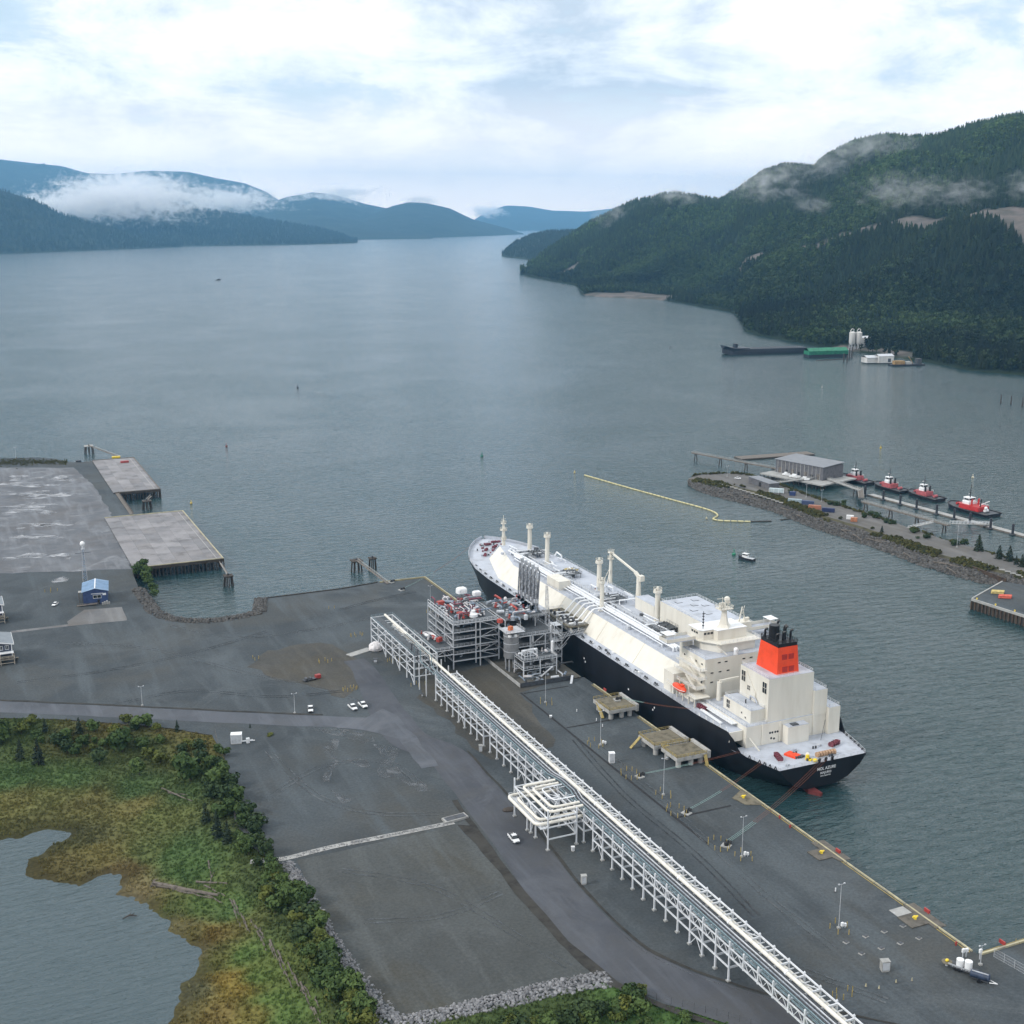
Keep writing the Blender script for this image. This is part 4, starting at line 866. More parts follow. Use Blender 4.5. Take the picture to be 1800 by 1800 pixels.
for i in range(52):      # bottom bank
    px = TR.uniform(860, 1130); py = 1830 - (px - 860) * 0.22 + TR.uniform(-14, 14)
    if py < 1752: py = 1752 + TR.random() * 10
    h = TR.uniform(2.5, 5); kd = TR.choice(('green', 'dark', 'yellow', 'green')); lab = shrub_words(kd, h, 3.7) + ' shrub on the %s of the bottom bank below the berm' % third((px - 860) / 270); tree_px(px, py, h, kd, 'shrub', lab, 'shrub', lab, 1.25)
for i in range(26):
    px = TR.uniform(1120, 1290); py = TR.uniform(1782, 1815) + (px - 1120) * 0.1
    tree_px(px, py, TR.uniform(1.2, 2.2), 'green', 'shrub', 'low green shrub beside the fence at the bottom edge', 'shrub', 'low shrubs by the bottom fence', 1.4)
# shrubs at the corner of the small bay
for px, py, h in ((250, 1005, 7), (258, 1012, 6), (243, 1012, 6), (262, 1030, 5), (268, 1040, 5), (255, 1022, 6), (272, 1048, 4)):
    p = at(px, py, YZ - 1); tree('shrub', 'green shrub on the bank corner beside the old wharf', 'shrub', p.x, p.y, YZ - 1.2, h, 'green', 'shrubs on the bay corner', 1.2, TR)

# ---- rocks
def rock_mesh(name, mat_, seed):
    bm = bmesh.new(); bmesh.ops.create_icosphere(bm, subdivisions=1, radius=1.0); r = random.Random(seed)
    ax = (0.8 + .5 * r.random(), 0.7 + .4 * r.random(), 0.5 + .4 * r.random())
    for v in bm.verts: v.co = Vector((v.co.x * ax[0], v.co.y * ax[1], v.co.z * ax[2])) * (0.78 + 0.4 * r.random())
    me = bpy.data.meshes.new(name); bm.to_mesh(me); bm.free(); me.materials.append(mat_); return me
ROCKP = leafmat('pale quarry rock', (0.10, 0.102, 0.11), (0.29, 0.29, 0.30), 0.9); ROCKD = leafmat('dark shore rock', (0.040, 0.038, 0.036), (0.125, 0.12, 0.115), 0.9)
rocksP = [rock_mesh('rock', ROCKP, s) for s in range(5)]; rocksD = [rock_mesh('riprap_rock', ROCKD, s) for s in range(10, 14)]
def berm_points(line, n, w0, w1, h, zfun, r):
    L_ = [Vector((*p, 0)) for p in line]; seg = [(b - a).length for a, b in zip(L_[:-1], L_[1:])]; T = sum(seg); out = []
    for i in range(n):
        d = r.random() * T; t = d / T; k = 0
        while k < len(seg) - 1 and d > seg[k]: d -= seg[k]; k += 1
        a, b = L_[k], L_[k + 1]; dr = (b - a).normalized(); nn = Vector((-dr.y, dr.x, 0)); w = w0 + (w1 - w0) * t; q = r.uniform(-1, 1); p = a.lerp(b, d / seg[k]) + nn * q * w
        out.append((p.x, p.y, zfun(q) + h * (1 - q * q) * r.uniform(0.3, 1.0)))
    return out
bl = A2([(505, 1521), (530, 1562), (560, 1620), (600, 1690), (640, 1745), (690, 1803)], 4.5)
bb = A2([(694, 1803), (780, 1785), (880, 1762), (980, 1738), (1070, 1722)], 4.8)
for line, n, w0, w1, sz, lab in ((bl, 1600, 1.9, 3.6, 0.52, 'long berm of pale grey boulders along the left side of the pad'), (bb, 1250, 2.4, 3.4, 0.55, 'berm of pale grey boulders along the bottom of the pad')):
    c = thing('rock_berm', lab, 'rock berm', (*line[0], YZ))
    pts = berm_points(line, n, w0, w1, 0.75, lambda q: YZ - 0.35 - 0.0 * q, TR); 
    pts = [(x, y, z if True else z) for x, y, z in pts]
    pts.sort(key=lambda p: p[1]); near = pts[:150]; rest = pts[150:]
    for p in near:
        s = sz * TR.uniform(0.6, 1.25); link('rock', TR.choice(rocksP), c, (p[0] - line[0][0], p[1] - line[0][1], p[2] - YZ), TR.random() * 6.28, (s, s, s))
    R_ = np.array(rest) - np.array([line[0][0], line[0][1], YZ]); scatter('rock_pile', R_, sz * (0.5 + 0.7 * RNG.random(len(R_))), rocksP, '', '', rotx=1.5, parent=c)
# gravel ridge from the fence corner to the road, and the riprap shores
gr = berm_points(A2([(440, 1515), (500, 1510), (580, 1490), (690, 1468), (798, 1446)]), 900, 1.5, 1.1, 0.5, lambda q: YZ - 0.1, TR)
ribbon('ridge_strip', A2([(440, 1515), (500, 1510), (580, 1490), (690, 1468), (798, 1446)]), 2.4, YZ + .12, CONC, .3)
scatter('gravel_ridge', gr, 0.10 + 0.12 * RNG.random(len(gr)), rocksP, 'low pale gravel ridge along the top of the pad', 'gravel', rotx=1.5)
rr_ = berm_points([(131, 597), (125, 575.5), (113, 571.5), (101, 571.5), (91, 576.5), (83.5, 584), (79, 597), (77.5, 640)], 1500, 3.2, 3.2, 0.7, lambda q: YZ - .25, TR)
scatter('bay_riprap', rr_, 0.5 + 0.6 * RNG.random(len(rr_)), rocksD, 'dark riprap rocks lining the small bay', 'rocks', rotx=1.5)
# ================================================================== THE GAS CARRIER
SX, SY = 258.0, 316.0
ship = thing('gas_carrier_ship', 'huge black hulled gas carrier with cream trunk deck and red funnel moored at the wharf', 'ship', (SX, SY, 0))
HULLM = pmat('black hull paint', (0.010, 0.011, 0.015), 0.38, 0, 0.25, 0.12, streak=0.15, spec=0.35)
BOOT = pmat('red boot topping', (0.16, 0.035, 0.035), 0.6, 0, 0.2, 0.3)
MD, SD, TZ = 16.8, 10.8, 24.2      # main deck, mooring deck, trunk top
ST_ = [  # y, deck half, deck z, then (half, z, dy) lower levels
    (0.0, 18.2, SD, (15.6, 7.4, 0), (10.8, 3.4, 0.4), (6.0, 1.4, 1.0)), (6, 19.9, SD, (18.0, 7.0, 0), (13.5, 3.0, 0), (7.5, 0.6, 0)), (14, 21.8, SD, (20.6, 7.0, 0), (17.2, 3.0, 0), (11, -1, 0)), (16.5, 22.2, SD + .3, (21.2, 7.0, 0), (18.0, 3.0, 0), (12, -1.5, 0)),
    (18.0, 22.5, SD + 1.6, (21.6, 7.0, 0), (18.8, 3.0, 0), (13, -2, 0)), (20.0, 22.9, MD - 2.0, (22.1, 7.0, 0), (19.6, 3, 0), (14, -2.5, 0)), (23.5, 23.5, MD, (23, 7, 0), (21, 3, 0), (16, -3, 0)), (40, 25, MD, (24.8, 7, 0), (24.0, 3, 0), (20, -4, 0)), (70, 25, MD, (25, 7, 0), (25, 3, 0), (24, -5, 0)), (205, 25, MD, (25, 7, 0), (25, 3, 0), (24, -5, 0)), (232, 25, MD + .1, (24.6, 7, 0), (23.6, 3, 0), (20, -5, 0)),
    (250, 24.2, MD + .5, (21.8, 8, 0), (19, 3, 0), (15, -5, 0)), (265, 21.4, MD + 1.1, (17, 8, 0), (13, 3, 0), (9, -5, 0)), (277, 16.9, MD + 1.8, (11.5, 9, -1), (7.6, 3, -2), (4.5, -5, -3)), (286, 11.4, MD + 2.4, (6.2, 9, -2), (3.2, 3, -5), (1.5, -5, -6)), (293, 5.8, MD + 2.8, (2.0, 10, -4), (0.8, 3, -9), (.4, -5, -10)), (297, 0.6, MD + 3.0, (.3, 10, -6), (.2, 3, -12), (.15, -5, -13))]
hm = MB(); rows = []
for s in ST_:
    lv = [(s[1], s[2], 0)] + list(s[3:]); rows.append([(-h, s[0] + dy, z) for h, z, dy in lv] + [(h, s[0] + dy, z) for h, z, dy in reversed(lv)])
nr = len(rows[0]); vs = [p for r in rows for p in r]; fs = []; mi = []
for i in range(len(rows) - 1):
    for j in range(nr - 1):
        fs.append((i * nr + j, i * nr + j + 1, (i + 1) * nr + j + 1, (i + 1) * nr + j)); mi.append(1 if j in (3,) else 0)
fs.append(tuple(range(nr))); mi.append(0)
hm.add(vs, fs); hm.mi = mi; hull = hm.build('hull', [HULLM, BOOT], ship, smooth=True)
# red skeg and rudder head under the counter
rd = MB(); rd.prism([(-5.6, 0.2), (-3.2, -3.2), (-2.4, -3.2), (-2.4, 4.0), (-5.0, 4.0)], -3, 1.3); rd.build('rudder', BOOT, ship)
def deck_sheet(name, ys, z_at, parent=ship, inset=0.25):
    def half(y):
        return float(np.interp(y, [s[0] for s in ST_], [s[1] for s in ST_])) - inset
    vs = []; fs = []
    for i, y in enumerate(ys):
        h = max(half(y), 0.2); vs += [(-h, y, z_at(y)), (h, y, z_at(y))]
        if i: fs.append((2 * i - 2, 2 * i - 1, 2 * i + 1, 2 * i))
    return MB().add(vs, fs).build(name, SDECK, parent)
half_at = lambda y: float(np.interp(y, [s[0] for s in ST_], [s[1] for s in ST_]))
zdk = lambda y: float(np.interp(y, [23.5, 232, 250, 265, 277, 286, 297], [MD, MD + .1, MD + .5, MD + 1.1, MD + 1.8, MD + 2.4, MD + 3]))
deck_sheet('mooring_deck', [0.3, 6, 14, 17, 22], lambda y: SD - 0.25)
deck_sheet('main_deck', [22.5, 24, 40, 70, 205, 232, 240, 250, 258, 265, 271, 277, 282, 286, 290, 293, 296], lambda y: zdk(y) - 0.3)
# trunk
tr = MB(); B = [(-19.6, 52), (-19.6, 231), (-10.6, 264), (10.6, 264), (19.6, 231), (19.6, 52)]; T = [(-14, 52), (-14, 225), (-5.2, 262), (5.2, 262), (14, 225), (14, 52)]
vs = [(x, y, MD - 0.3 + (0 if y < 240 else .8)) for x, y in B] + [(x, y, TZ) for x, y in T]
tr.add(vs, [(i, (i + 1) % 6, 6 + (i + 1) % 6, 6 + i) for i in range(6)]); trunk = tr.build('trunk_side', CREAM, ship)
MB().add([(x, y, TZ + 0.02) for x, y in T], [(0, 1, 2, 3, 4, 5)]).build('trunk_top', SDECK, ship)
SEAM = pmat('dull cream seam', (0.55, 0.50, 0.40), 0.6, 0, 0.1, 0.5)  # raised joint strips, a duller cream than the trunk side
for y in (97, 128, 167.5, 200): MB().bar((-19.5, y, MD - 0.1), (-13.9, y, TZ + 0.05), 0.16, 0.22).build('expansion_joint', SEAM, trunk)
# deck edge: fish plate and rails
def edge_rail(name, side, y0, y1, step, zf, inset=0.5, parent=ship, h=1.15):
    n = max(2, int((y1 - y0) / step)); pts = [(side * (half_at(y0 + (y1 - y0) * i / n) - inset), y0 + (y1 - y0) * i / n, zf(y0 + (y1 - y0) * i / n)) for i in range(n + 1)]
    return MB().rail(pts, h, 0.10, 3.0, (1.0, 0.5)).build(name, STEEL, parent)
RAILW = WHITE
edge_rail('railing', -1, 26, 290, 8, lambda y: zdk(y) - 0.3); edge_rail('railing', 1, 26, 290, 8, lambda y: zdk(y) - 0.3)
edge_rail('railing', -1, 0.6, 16, 4, lambda y: SD - .25, 0.4); edge_rail('railing', 1, 0.6, 16, 4, lambda y: SD - .25, 0.4)
MB().rail([(-17.6, 0.45, SD - .25), (17.6, 0.45, SD - .25)], 1.1, 0.08, 3, (1.0, .5)).build('railing', STEEL, ship)
for sd in (-1, 1): MB().rail([(sd * 13.6, 70, TZ), (sd * 13.6, 224, TZ)], 1.1, 0.08, 3.5, (1.0, .55)).build('railing', STEEL, ship)
bw = MB()
for y0, y1 in zip((268, 274, 280, 285, 289, 292, 294.5), (274, 280, 285, 289, 292, 294.5, 296.8)):
    for sd in (-1, 1): bw.bar((sd * (half_at(y0) - .1), y0, zdk(y0) + .45), (sd * (half_at(y1) - .1), y1, zdk(y1) + .45), 0.22, 1.6)
bw.build('bow_bulwark', SDECK, ship)
# ---- pipes along the trunk
for x, r, z, y0, y1 in ((-8.6, .42, 1.5, 84, 236), (-7.3, .55, 1.6, 84, 246), (-5.8, .42, 1.5, 84, 240), (-4.6, .32, 1.3, 90, 250), (-10.2, .25, 1.2, 90, 232), (-6.6, .28, 2.5, 96, 232)):
    pts = [(x, y0, TZ + .1), (x, y0, TZ + z)] + [(x + 0.12 * math.sin(y * .7), y, TZ + z) for y in np.linspace(y0 + .5, y1, 14)] + [(x + 2.0, y1 + 1.5, TZ + z), (x + 4, y1 + 2, TZ + .8)]
    MB().tube(pts, r, 8).build('deck_pipe', PIPEW, ship, smooth=True)
sup = MB()
for y in np.arange(86, 236, 5.0):
    sup.bar((-11, y, TZ + .9), (-3.6, y, TZ + .9), 0.25)
    for x in (-11, -7, -3.6): sup.bar((x, y, TZ), (x, y, TZ + .95), 0.22)
sup.build('pipe_support', STEEL, ship)
cat_ = MB(); cat_.box(-3.4, -2.2, 84, 246, TZ + 1.75, TZ + 1.85); cat_.rail([(-3.4, 84, TZ + 1.85), (-3.4, 246, TZ + 1.85)], 1.1, .07, 4); cat_.rail([(-2.2, 84, TZ + 1.85), (-2.2, 246, TZ + 1.85)], 1.1, .07, 4)
for y in np.arange(86, 246, 8): cat_.bar((-2.8, y, TZ), (-2.8, y, TZ + 1.8), .3)
cat_.build('catwalk', STEEL, ship)
def thing_part(name, parent, loc, rz=0.0):
    o = bpy.data.objects.new(name, None); COL.objects.link(o); o.parent = parent; o.location = loc; o.rotation_euler = (0, 0, rz); o.empty_display_size = .3; return o
def tank_dome(y, x=1.5):
    d = thing_part('liquid_dome', ship, (x, y, TZ)); m_ = MB(); m_.cyl((0, 0, 0), (0, 0, 1.8), 2.4, 2.2, 16); m_.build('drum', SDECK, d, smooth=True)
    rr = random.Random(int(y)); v = MB()
    for i in range(16):
        a = rr.random() * 6.28; q = rr.uniform(.5, 4.6); px, py = q * math.cos(a), q * math.sin(a); zt = rr.uniform(1.2, 3.0); v.m = 0; v.cyl((px, py, 0), (px, py, zt), .22, .22, 6); v.sphere((px, py, zt), .42, n=6, k=4)
    v.build('valves', DSTEEL, d)
    for i in range(7):
        a = rr.random() * 6.28; e = (rr.uniform(-4, 4), rr.uniform(-6, 6)); z_ = rr.uniform(1, 2.6)
        MB().tube([(-7, e[1], z_), (e[0], e[1], z_), (e[0] + rr.uniform(-1, 1), e[1] + rr.uniform(-2, 2), .2)], rr.uniform(.2, .42), 7).build('branch_pipe', PIPEW if i % 4 else PIPEG, d, smooth=True)
    pl = MB(); pl.box(-5, 5, -4.5, 4.5, 2.0, 2.08); pl.rail([(-5, -4.5, 2.08), (5, -4.5, 2.08), (5, 4.5, 2.08)], 1.1, .08, 2); 
    for a, b in ((-4.6, -4), (4.6, -4), (4.6, 4), (-4.6, 4)): pl.bar((a, b, 0), (a, b, 2), .2)
    pl.build('platform', GRATE, d)
for y in (108, 152, 196, 236): tank_dome(y, 1.5 if y > 120 else 0.5)
# vent masts
def vent_mast(x, y, h, r=1.15, z=TZ, name='vent_mast'):
    p = thing_part(name, ship, (x, y, z)); MB().tube([(0, 0, 0), (0, 0, h * .55), (0, 0, h)], [r, r * .85, r * .8], 14).build('shaft', CREAM, p, smooth=True)
    c = MB(); c.cyl((0, 0, h - 1.2), (0, 0, h), r * 1.5, r * 1.5, 12); c.rail([(r * 1.5 * math.cos(a), r * 1.5 * math.sin(a), h) for a in np.linspace(0, 6.283, 9)], 1.0, .08, 3); c.cyl((0, 0, h), (0, 0, h + 1.3), r * .5, r * .4, 8); c.build('vent_head', CREAM, p)
    s_ = MB(); s_.cyl((0, 0, 0), (0, 0, .5), r * 1.7, r * 1.2, 12); s_.bar((r, 0, 0), (r, 0, h), .18); s_.build('footing', CREAM, p); return p
vent_mast(3, 243, 14.2); vent_mast(2.3, 221, 14.6); vent_mast(4.3, 170.5, 14.0); vent_mast(-9, 143, 13.5, 1.0); vent_mast(5.2, 120, 13.8, 1.25)
fm = thing_part('foremast', ship, (-0.4, 268, MD + 1)); MB().tube([(0, 0, 0), (0, 0, 12), (0, 0, 18.5)], [1.1, .8, .45], 10).build('shaft', CREAM, fm, smooth=True)
f2 = MB()
for zz, rr in ((8, 1.6), (13, 2.0), (16.5, 1.5)):
    f2.cyl((0, 0, zz), (0, 0, zz + .2), rr, rr, 10); f2.rail([(rr * math.cos(a), rr * math.sin(a), zz + .2) for a in np.linspace(0, 6.283, 7)], 1.1, .1, 3)
f2.cbox(0, -1.2, 13.9, 1, 1, 1.2); f2.cbox(1, 1, 9, 1, .8, 1.2); f2.bar((0, 0, 18), (0, 0, 21), .2); f2.bar((-1.2, 0, 19), (1.2, 0, 19), .15); f2.bar((.9, .9, 0), (.9, .9, 8), .5); f2.build('mast_platform', CREAM, fm)
# hose crane and its mast on the starboard side
cr = thing_part('hose_crane', ship, (18, 158, TZ - 3)); MB().tube([(0, 0, 0), (0, 0, 7), (0, 0, 11)], [1.3, 1.05, 1.0], 12).build('pedestal', CREAM, cr, smooth=True)
cj = MB(); cj.bar((0, 0, 11), (-.4, 2.5, 12.6), 1.3, 1.2); cj.bar((-.4, 2.5, 12.6), (-2.6, 20, 17.2), .7, .8); cj.bar((0, 1, 12), (-1.6, 11, 15.2), .2, .3); cj.build('jib', CREAM, cr); MB().cbox(.8, -.8, 10.4, 2.2, 2.6, 2.4).build('cab', CREAM, cr)
pm_ = thing_part('crane_post', ship, (15, 179, TZ - 2)); MB().tube([(0, 0, 0), (0, 0, 17)], [.9, .65], 10).build('shaft', CREAM, pm_, smooth=True)
pp = MB(); 
for zz in (13.5, 16.5): pp.cyl((0, 0, zz), (0, 0, zz + .2), 1.7, 1.7, 8); pp.rail([(1.7 * math.cos(a), 1.7 * math.sin(a), zz + .2) for a in np.linspace(0, 6.283, 7)], 1.1, .1, 3)
pp.bar((0, 0, 10), (-3.5, 2.5, 0), .28); pp.bar((0, 0, 10), (-3.5, -2.5, 0), .28); pp.build('stays', CREAM, pm_)
# deck houses on the trunk
def ship_box(name, x0, x1, y0, y1, z0, z1, top=SDECK, side=CREAM, parent=ship, rail=True, over=0.0):
    p = thing_part(name, parent, (0, 0, 0)); MB().box(x0, x1, y0, y1, z0, z1).build('wall', side, p)
    MB().box(x0 - over + .05, x1 + over - .05, y0 - over + .05, y1 + over - .05, z1 + .004, z1 + .09).build('roof', top, p)
    if rail: MB().rail([(x0 + .3, y0 + .3, z1 + .09), (x1 - .3, y0 + .3, z1 + .09), (x1 - .3, y1 - .3, z1 + .09), (x0 + .3, y1 - .3, z1 + .09), (x0 + .3, y0 + .3, z1 + .09)], 1.1, .07, 2.5).build('railing', WHITE, p)
    return p
ship_box('deck_house', -13.2, -7.2, 176.5, 189, TZ, TZ + 4.2, top=CREAM, rail=False); ship_box('deck_house', 6, 12.5, 124, 140, TZ, TZ + 5.2, rail=False)
ch = ship_box('cargo_machinery_house', 5.5, 23.5, 62, 118, MD, 33.6)
for (x, y) in ((10, 112), (14, 106), (10, 100), (18, 104), (13, 94), (18, 112)): MB().bar((x, y, 33.75), (x + 2.6, y, 33.75), .25, .12).bar((x, y, 33.75), (x, y + 2.2, 33.75), .25, .12).build('hatch_rim', DSTEEL, ch)
MB().box(2.5, 20, 60, 80, TZ, TZ + 6).build('side_house', CREAM, ch)
# more grey-white kit on the starboard trunk side
kk = random.Random(9)
for i in range(44):
    y = kk.choice((kk.uniform(126, 170), kk.uniform(86, 118), kk.uniform(190, 250))); x = kk.uniform(-2, 4 if y < 120 else 12); L_ = kk.uniform(3, 11); z_ = TZ + kk.uniform(.6, 2.6)
    if kk.random() < .5: pts = [(x, y, TZ + .1), (x, y, z_), (x + kk.uniform(-1, 1), y + L_, z_), (x, y + L_ + .6, TZ + .3)]
    else: pts = [(x, y, TZ + .1), (x, y, z_), (x - L_ * .8, y + kk.uniform(-1, 1), z_), (x - L_ * .8, y, TZ + .2)]
    MB().tube(pts, kk.uniform(.18, .45), 6).build('deck_pipe', PIPEW if kk.random() < .75 else PIPEG, ship, smooth=True)
for i in range(26):
    y = kk.uniform(90, 250); x = kk.uniform(-12.5, 9 if y > 122 else 3); s_ = kk.uniform(.6, 1.6); MB().cbox(x, y, TZ + s_ * .5, s_, s_ * 1.3, s_, kk.random()).build('valve_box', kk.choice((DSTEEL, STEEL, CRIMSON, SDECK)), ship)
MB().cyl((8, 206, TZ), (8, 206, TZ + .12), 3.6, 3.6, 20).build('deck_circle', YELLOW, ship)
# manifold
mf = thing_part('cargo_manifold', ship, (0, 0, 0)); m_ = MB(); m_.box(-26.6, -16.5, 139, 165.5, 19.6, 20.0); m_.build('platform', CONCB, mf)
m_ = MB(); m_.rail([(-26.4, 139.2, 20), (-26.4, 165.3, 20)], 1.1, .09, 2.2); m_.rail([(-16.6, 165.3, 20), (-26.4, 165.3, 20)], 1.1, .09, 2.2); m_.rail([(-16.6, 139.2, 20), (-26.4, 139.2, 20)], 1.1, .09, 2.2); m_.build('railing', STEEL, mf)
for y in (141, 145.2, 149.4, 153.6, 157.8): MB().tube([(-9.5, y, TZ + 1.6), (-13.6, y, TZ + 1.7), (-14.6, y, TZ + 1.2), (-19.4, y, 20.6), (-24.6, y, 20.9), (-25.8, y, 20.9)], .42, 9).build('manifold_pipe', WHITE, mf, smooth=True)
for i in range(22): x, y = kk.uniform(-26, -21), kk.uniform(140, 164.5); MB().cbox(x, y, 20.6 + kk.random() * .5, .8, .9, 1.2 + kk.random(), kk.random()).build('valve', kk.choice((DSTEEL, STEEL, DSTEEL)), mf)
m_ = MB()
for y in (139.5, 146, 152, 158, 164.5): m_.bar((-26, y, 19.6), (-24.4, y, MD - .2), .5); m_.bar((-22, y, 19.6), (-22, y, MD - .2), .4)
m_.build('bracket', CREAM, mf)
# bollards, fairleads and lockers along the port deck edge
for i, y in enumerate(np.arange(72, 262, 7.6)):
    x = -half_at(y) + 2.0; m_ = MB(); m_.cyl((x, y, MD - .3), (x, y, MD + .7), .35, .4, 8); m_.cyl((x, y + 1.3, MD - .3), (x, y + 1.3, MD + .7), .35, .4, 8); m_.cbox(x, y + .65, MD - .15, 1, 2.4, .3); m_.build('bitts', DSTEEL, ship)
for i in range(20):
    y = kk.uniform(74, 260); x = -half_at(y) + kk.uniform(1.2, 4); MB().cbox(x, y, MD + .1, .7, 1.2, .9).build('locker', kk.choice((STEEL, WHITE, DSTEEL)), ship)
# ---- winches
def winch(x, y, z, rz, col, name='winch', parent=ship):
    p = thing_part(name, parent, (x, y, z), rz); m_ = MB(); m_.cyl((-1.6, 0, 1.0), (1.6, 0, 1.0), .75, .75, 10)
    for xx in (-1.7, -.55, .55, 1.7): m_.cyl((xx - .08, 0, 1.0), (xx + .08, 0, 1.0), 1.1, 1.1, 12)
    m_.build('drum', col, p); MB().box(-2.3, 2.3, -1.0, 1.0, 0, .3).build('bed', STEEL, p); MB().cbox(2.6, 0, .9, 1.0, 1.3, 1.4).build('motor', col, p); return p
for x, y, a in ((-7, 276, .5), (-1, 279, .2), (5, 277, -.4), (-11, 268, .6), (9, 270, -.5), (-3, 284, 0.1), (2, 287, 0)): w = winch(x, y, zdk(y) - .3, a + .6 * kk.random(), CRIMSON); w.scale = (.75, .75, .75)
for i in range(46): y = kk.uniform(266, 289); x = kk.uniform(-.62, .62) * half_at(y); s_ = kk.uniform(.4, 1.2); MB().cbox(x, y, zdk(y) - .3 + s_ * .4, s_ * 1.4, s_, s_ * .8, kk.random() * 3).build('deck_fitting', kk.choice((CRIMSON, DSTEEL, STEEL, CRIMSON, SDECK)), ship)
for i in range(14): y = kk.uniform(264, 290); x = kk.uniform(-.7, .7) * half_at(y); MB().cyl((x, y, zdk(y) - .3), (x, y, zdk(y) + .7), .35, .42, 8).build('bollard', kk.choice((DSTEEL, STEEL)), ship)
winch(-20.5, 44, MD - .3, 1.57, CRIMSON)
winch(-12.8, 8, SD - .25, 1.3, CRIMSON); winch(11.5, 9.5, SD - .25, .3, CRIMSON)
coil = thing_part('rope_reels', ship, (3.5, 4.2, SD - .25))
RT = pmat('manila rope', (0.42, 0.27, 0.17), .9, 0, .2, 2)
for i in range(7): MB().cyl((i * 1.15 - 3.4, 0, 1.0), (i * 1.15 - 2.55, 0, 1.0), .95, .95, 10).build('reel', RT, coil)
MB().box(-3.8, 5.2, -1.1, 1.1, 0, .25).build('bed', STEEL, coil)
m_ = MB(); m_.cbox(-6.5, 8.8, SD + .1, 3.4, 4.6, .7, .35); m_.build('raft_cover', FUNNEL, ship); MB().cbox(-4.3, 6.6, SD + .05, 2.2, 1.2, .6, .35).build('raft_end', DSTEEL, ship)
YB = pmat('bright yellow', (.75, .55, .03), .45, 0, .1, 1)
MB().cyl((-3.8, 4.0, SD - .2), (-3.8, 4.0, SD + 1.5), .8, .6, 10).cbox(-3.2, 3.1, SD + .1, 1.6, .8, .5, .6).build('capstan', YB, ship); MB().sphere((-2.6, 1.4, SD + .45), .9, .9, .6, 10, 6).build('float', YB, ship)
MB().sphere((-2.6, 5.6, SD + .6), .8, .8, 1, 10, 6).build('fender', CREAM, ship)
for i in range(12): x, y = kk.uniform(-14, 15), kk.uniform(1.5, 14); MB().cyl((x, y, SD - .25), (x, y, SD + .6), .3, .36, 8).cyl((x + 1.1, y, SD - .25), (x + 1.1, y, SD + .6), .3, .36, 8).build('bitts', kk.choice((STEEL, DSTEEL, SDECK)), ship)
for i, x in enumerate((-1.5, 1.2, 3.9)): MB().tube([(x, .6, SD - .2), (x, .6, SD + .6), (x, .2, SD + 1.1)], [.5, .5, .45], 8).build('fairlead', BLACK, ship)
for y in (2.0, 4.2, 6.4, 8.6, 13.0): MB().tube([(-half_at(y) + .4, y - .6, SD - .1), (-half_at(y) + .4, y, SD + .8), (-half_at(y) + .4, y + .6, SD - .1)], .22, 6).build('fairlead', BLACK if y < 9 else DSTEEL, ship)
for y in (2.5, 5.5, 8.5, 11.5, 14.5): MB().tube([(half_at(y) - .4, y - .6, SD - .1), (half_at(y) - .4, y, SD + .8), (half_at(y) - .4, y + .6, SD - .1)], .22, 6).build('fairlead', BLACK, ship)

# ---- accommodation, casing, funnel
acc = ship_box('accommodation_block', -16, 16, 50, 66, MD - .3, 33)
def ship_window(parent, x, y, z, w, h, face, mull=0, frame=CREAM):
    """face 'a' looks aft (-y), 'p' looks to port (-x)"""
    o = thing_part('window', parent, (x, y, z)); d = .04
    if face == 'a': MB().box(-w / 2, w / 2, -d, 0, -h / 2, h / 2).build('pane', GLASS, o)
    else: MB().box(-d, 0, -w / 2, w / 2, -h / 2, h / 2).build('pane', GLASS, o)
    fr = MB(); t = .12
    def fb(a0, a1, z0, z1):
        if face == 'a': fr.box(a0, a1, -d - .08, -.002, z0, z1)
        else: fr.box(-d - .08, -.002, a0, a1, z0, z1)
    fb(-w / 2 - t, w / 2 + t, h / 2, h / 2 + t); fb(-w / 2 - t, w / 2 + t, -h / 2 - t, -h / 2); fb(-w / 2 - t, -w / 2, -h / 2, h / 2); fb(w / 2, w / 2 + t, -h / 2, h / 2)
    for i in range(mull): fb(-w / 2 + w * (i + 1) / (mull + 1) - .06, -w / 2 + w * (i + 1) / (mull + 1) + .06, -h / 2, h / 2)
    if mull: fb(-w / 2, w / 2, -.06, .06)
    fr.build('frame', frame, o); return o
for z in (31.2, 27.6, 24.0):
    for x in ((-10, -7.0, .8, 4.0, 8, 12) if z > 30 else (-13, -9.5, -6.0)): ship_window(acc, x, 50, z, 1.3, .55, 'a')
for y in (52, 56, 60, 64): ship_window(acc, -16, y, 30.8, 1.0, .7, 'p')
for z, x1 in ((29.4, -19.0), (26.0, -19.6), (22.6, -20.6)):
    g = thing_part('side_gallery', acc, (0, 0, 0)); MB().box(x1, -16.002, 48.5, 65.5, z - .15, z).build('deck', CREAM, g); MB().rail([(-16.2, 48.6, z), (x1 + .1, 48.6, z), (x1 + .1, 65.4, z)], 1.1, .09, 1.7, (1, .66, .33)).build('railing', WHITE, g)
    MB().bar((x1 + .9, 51, z), (x1 + .9, 57, z + 3.2), .8, .16).build('stair', CREAM, g)
for y in (52.0, 56, 61): ship_window(acc, -16, y, 24.2, 1.1, 1.8, 'p'); ship_window(acc, -16, y, 20.6, 1.0, 1.9, 'p')
MB().box(-22.6, -16.003, 46, 66, MD + 3.2, MD + 3.5).build('boat_deck', CREAM, acc); MB().rail([(-22.4, 46.2, MD + 3.5), (-22.4, 51.5, MD + 3.5)], 1.1, .09, 1.6).rail([(-22.4, 58.5, MD + 3.5), (-22.4, 65.8, MD + 3.5)], 1.1, .09, 1.6).build('railing', WHITE, acc)
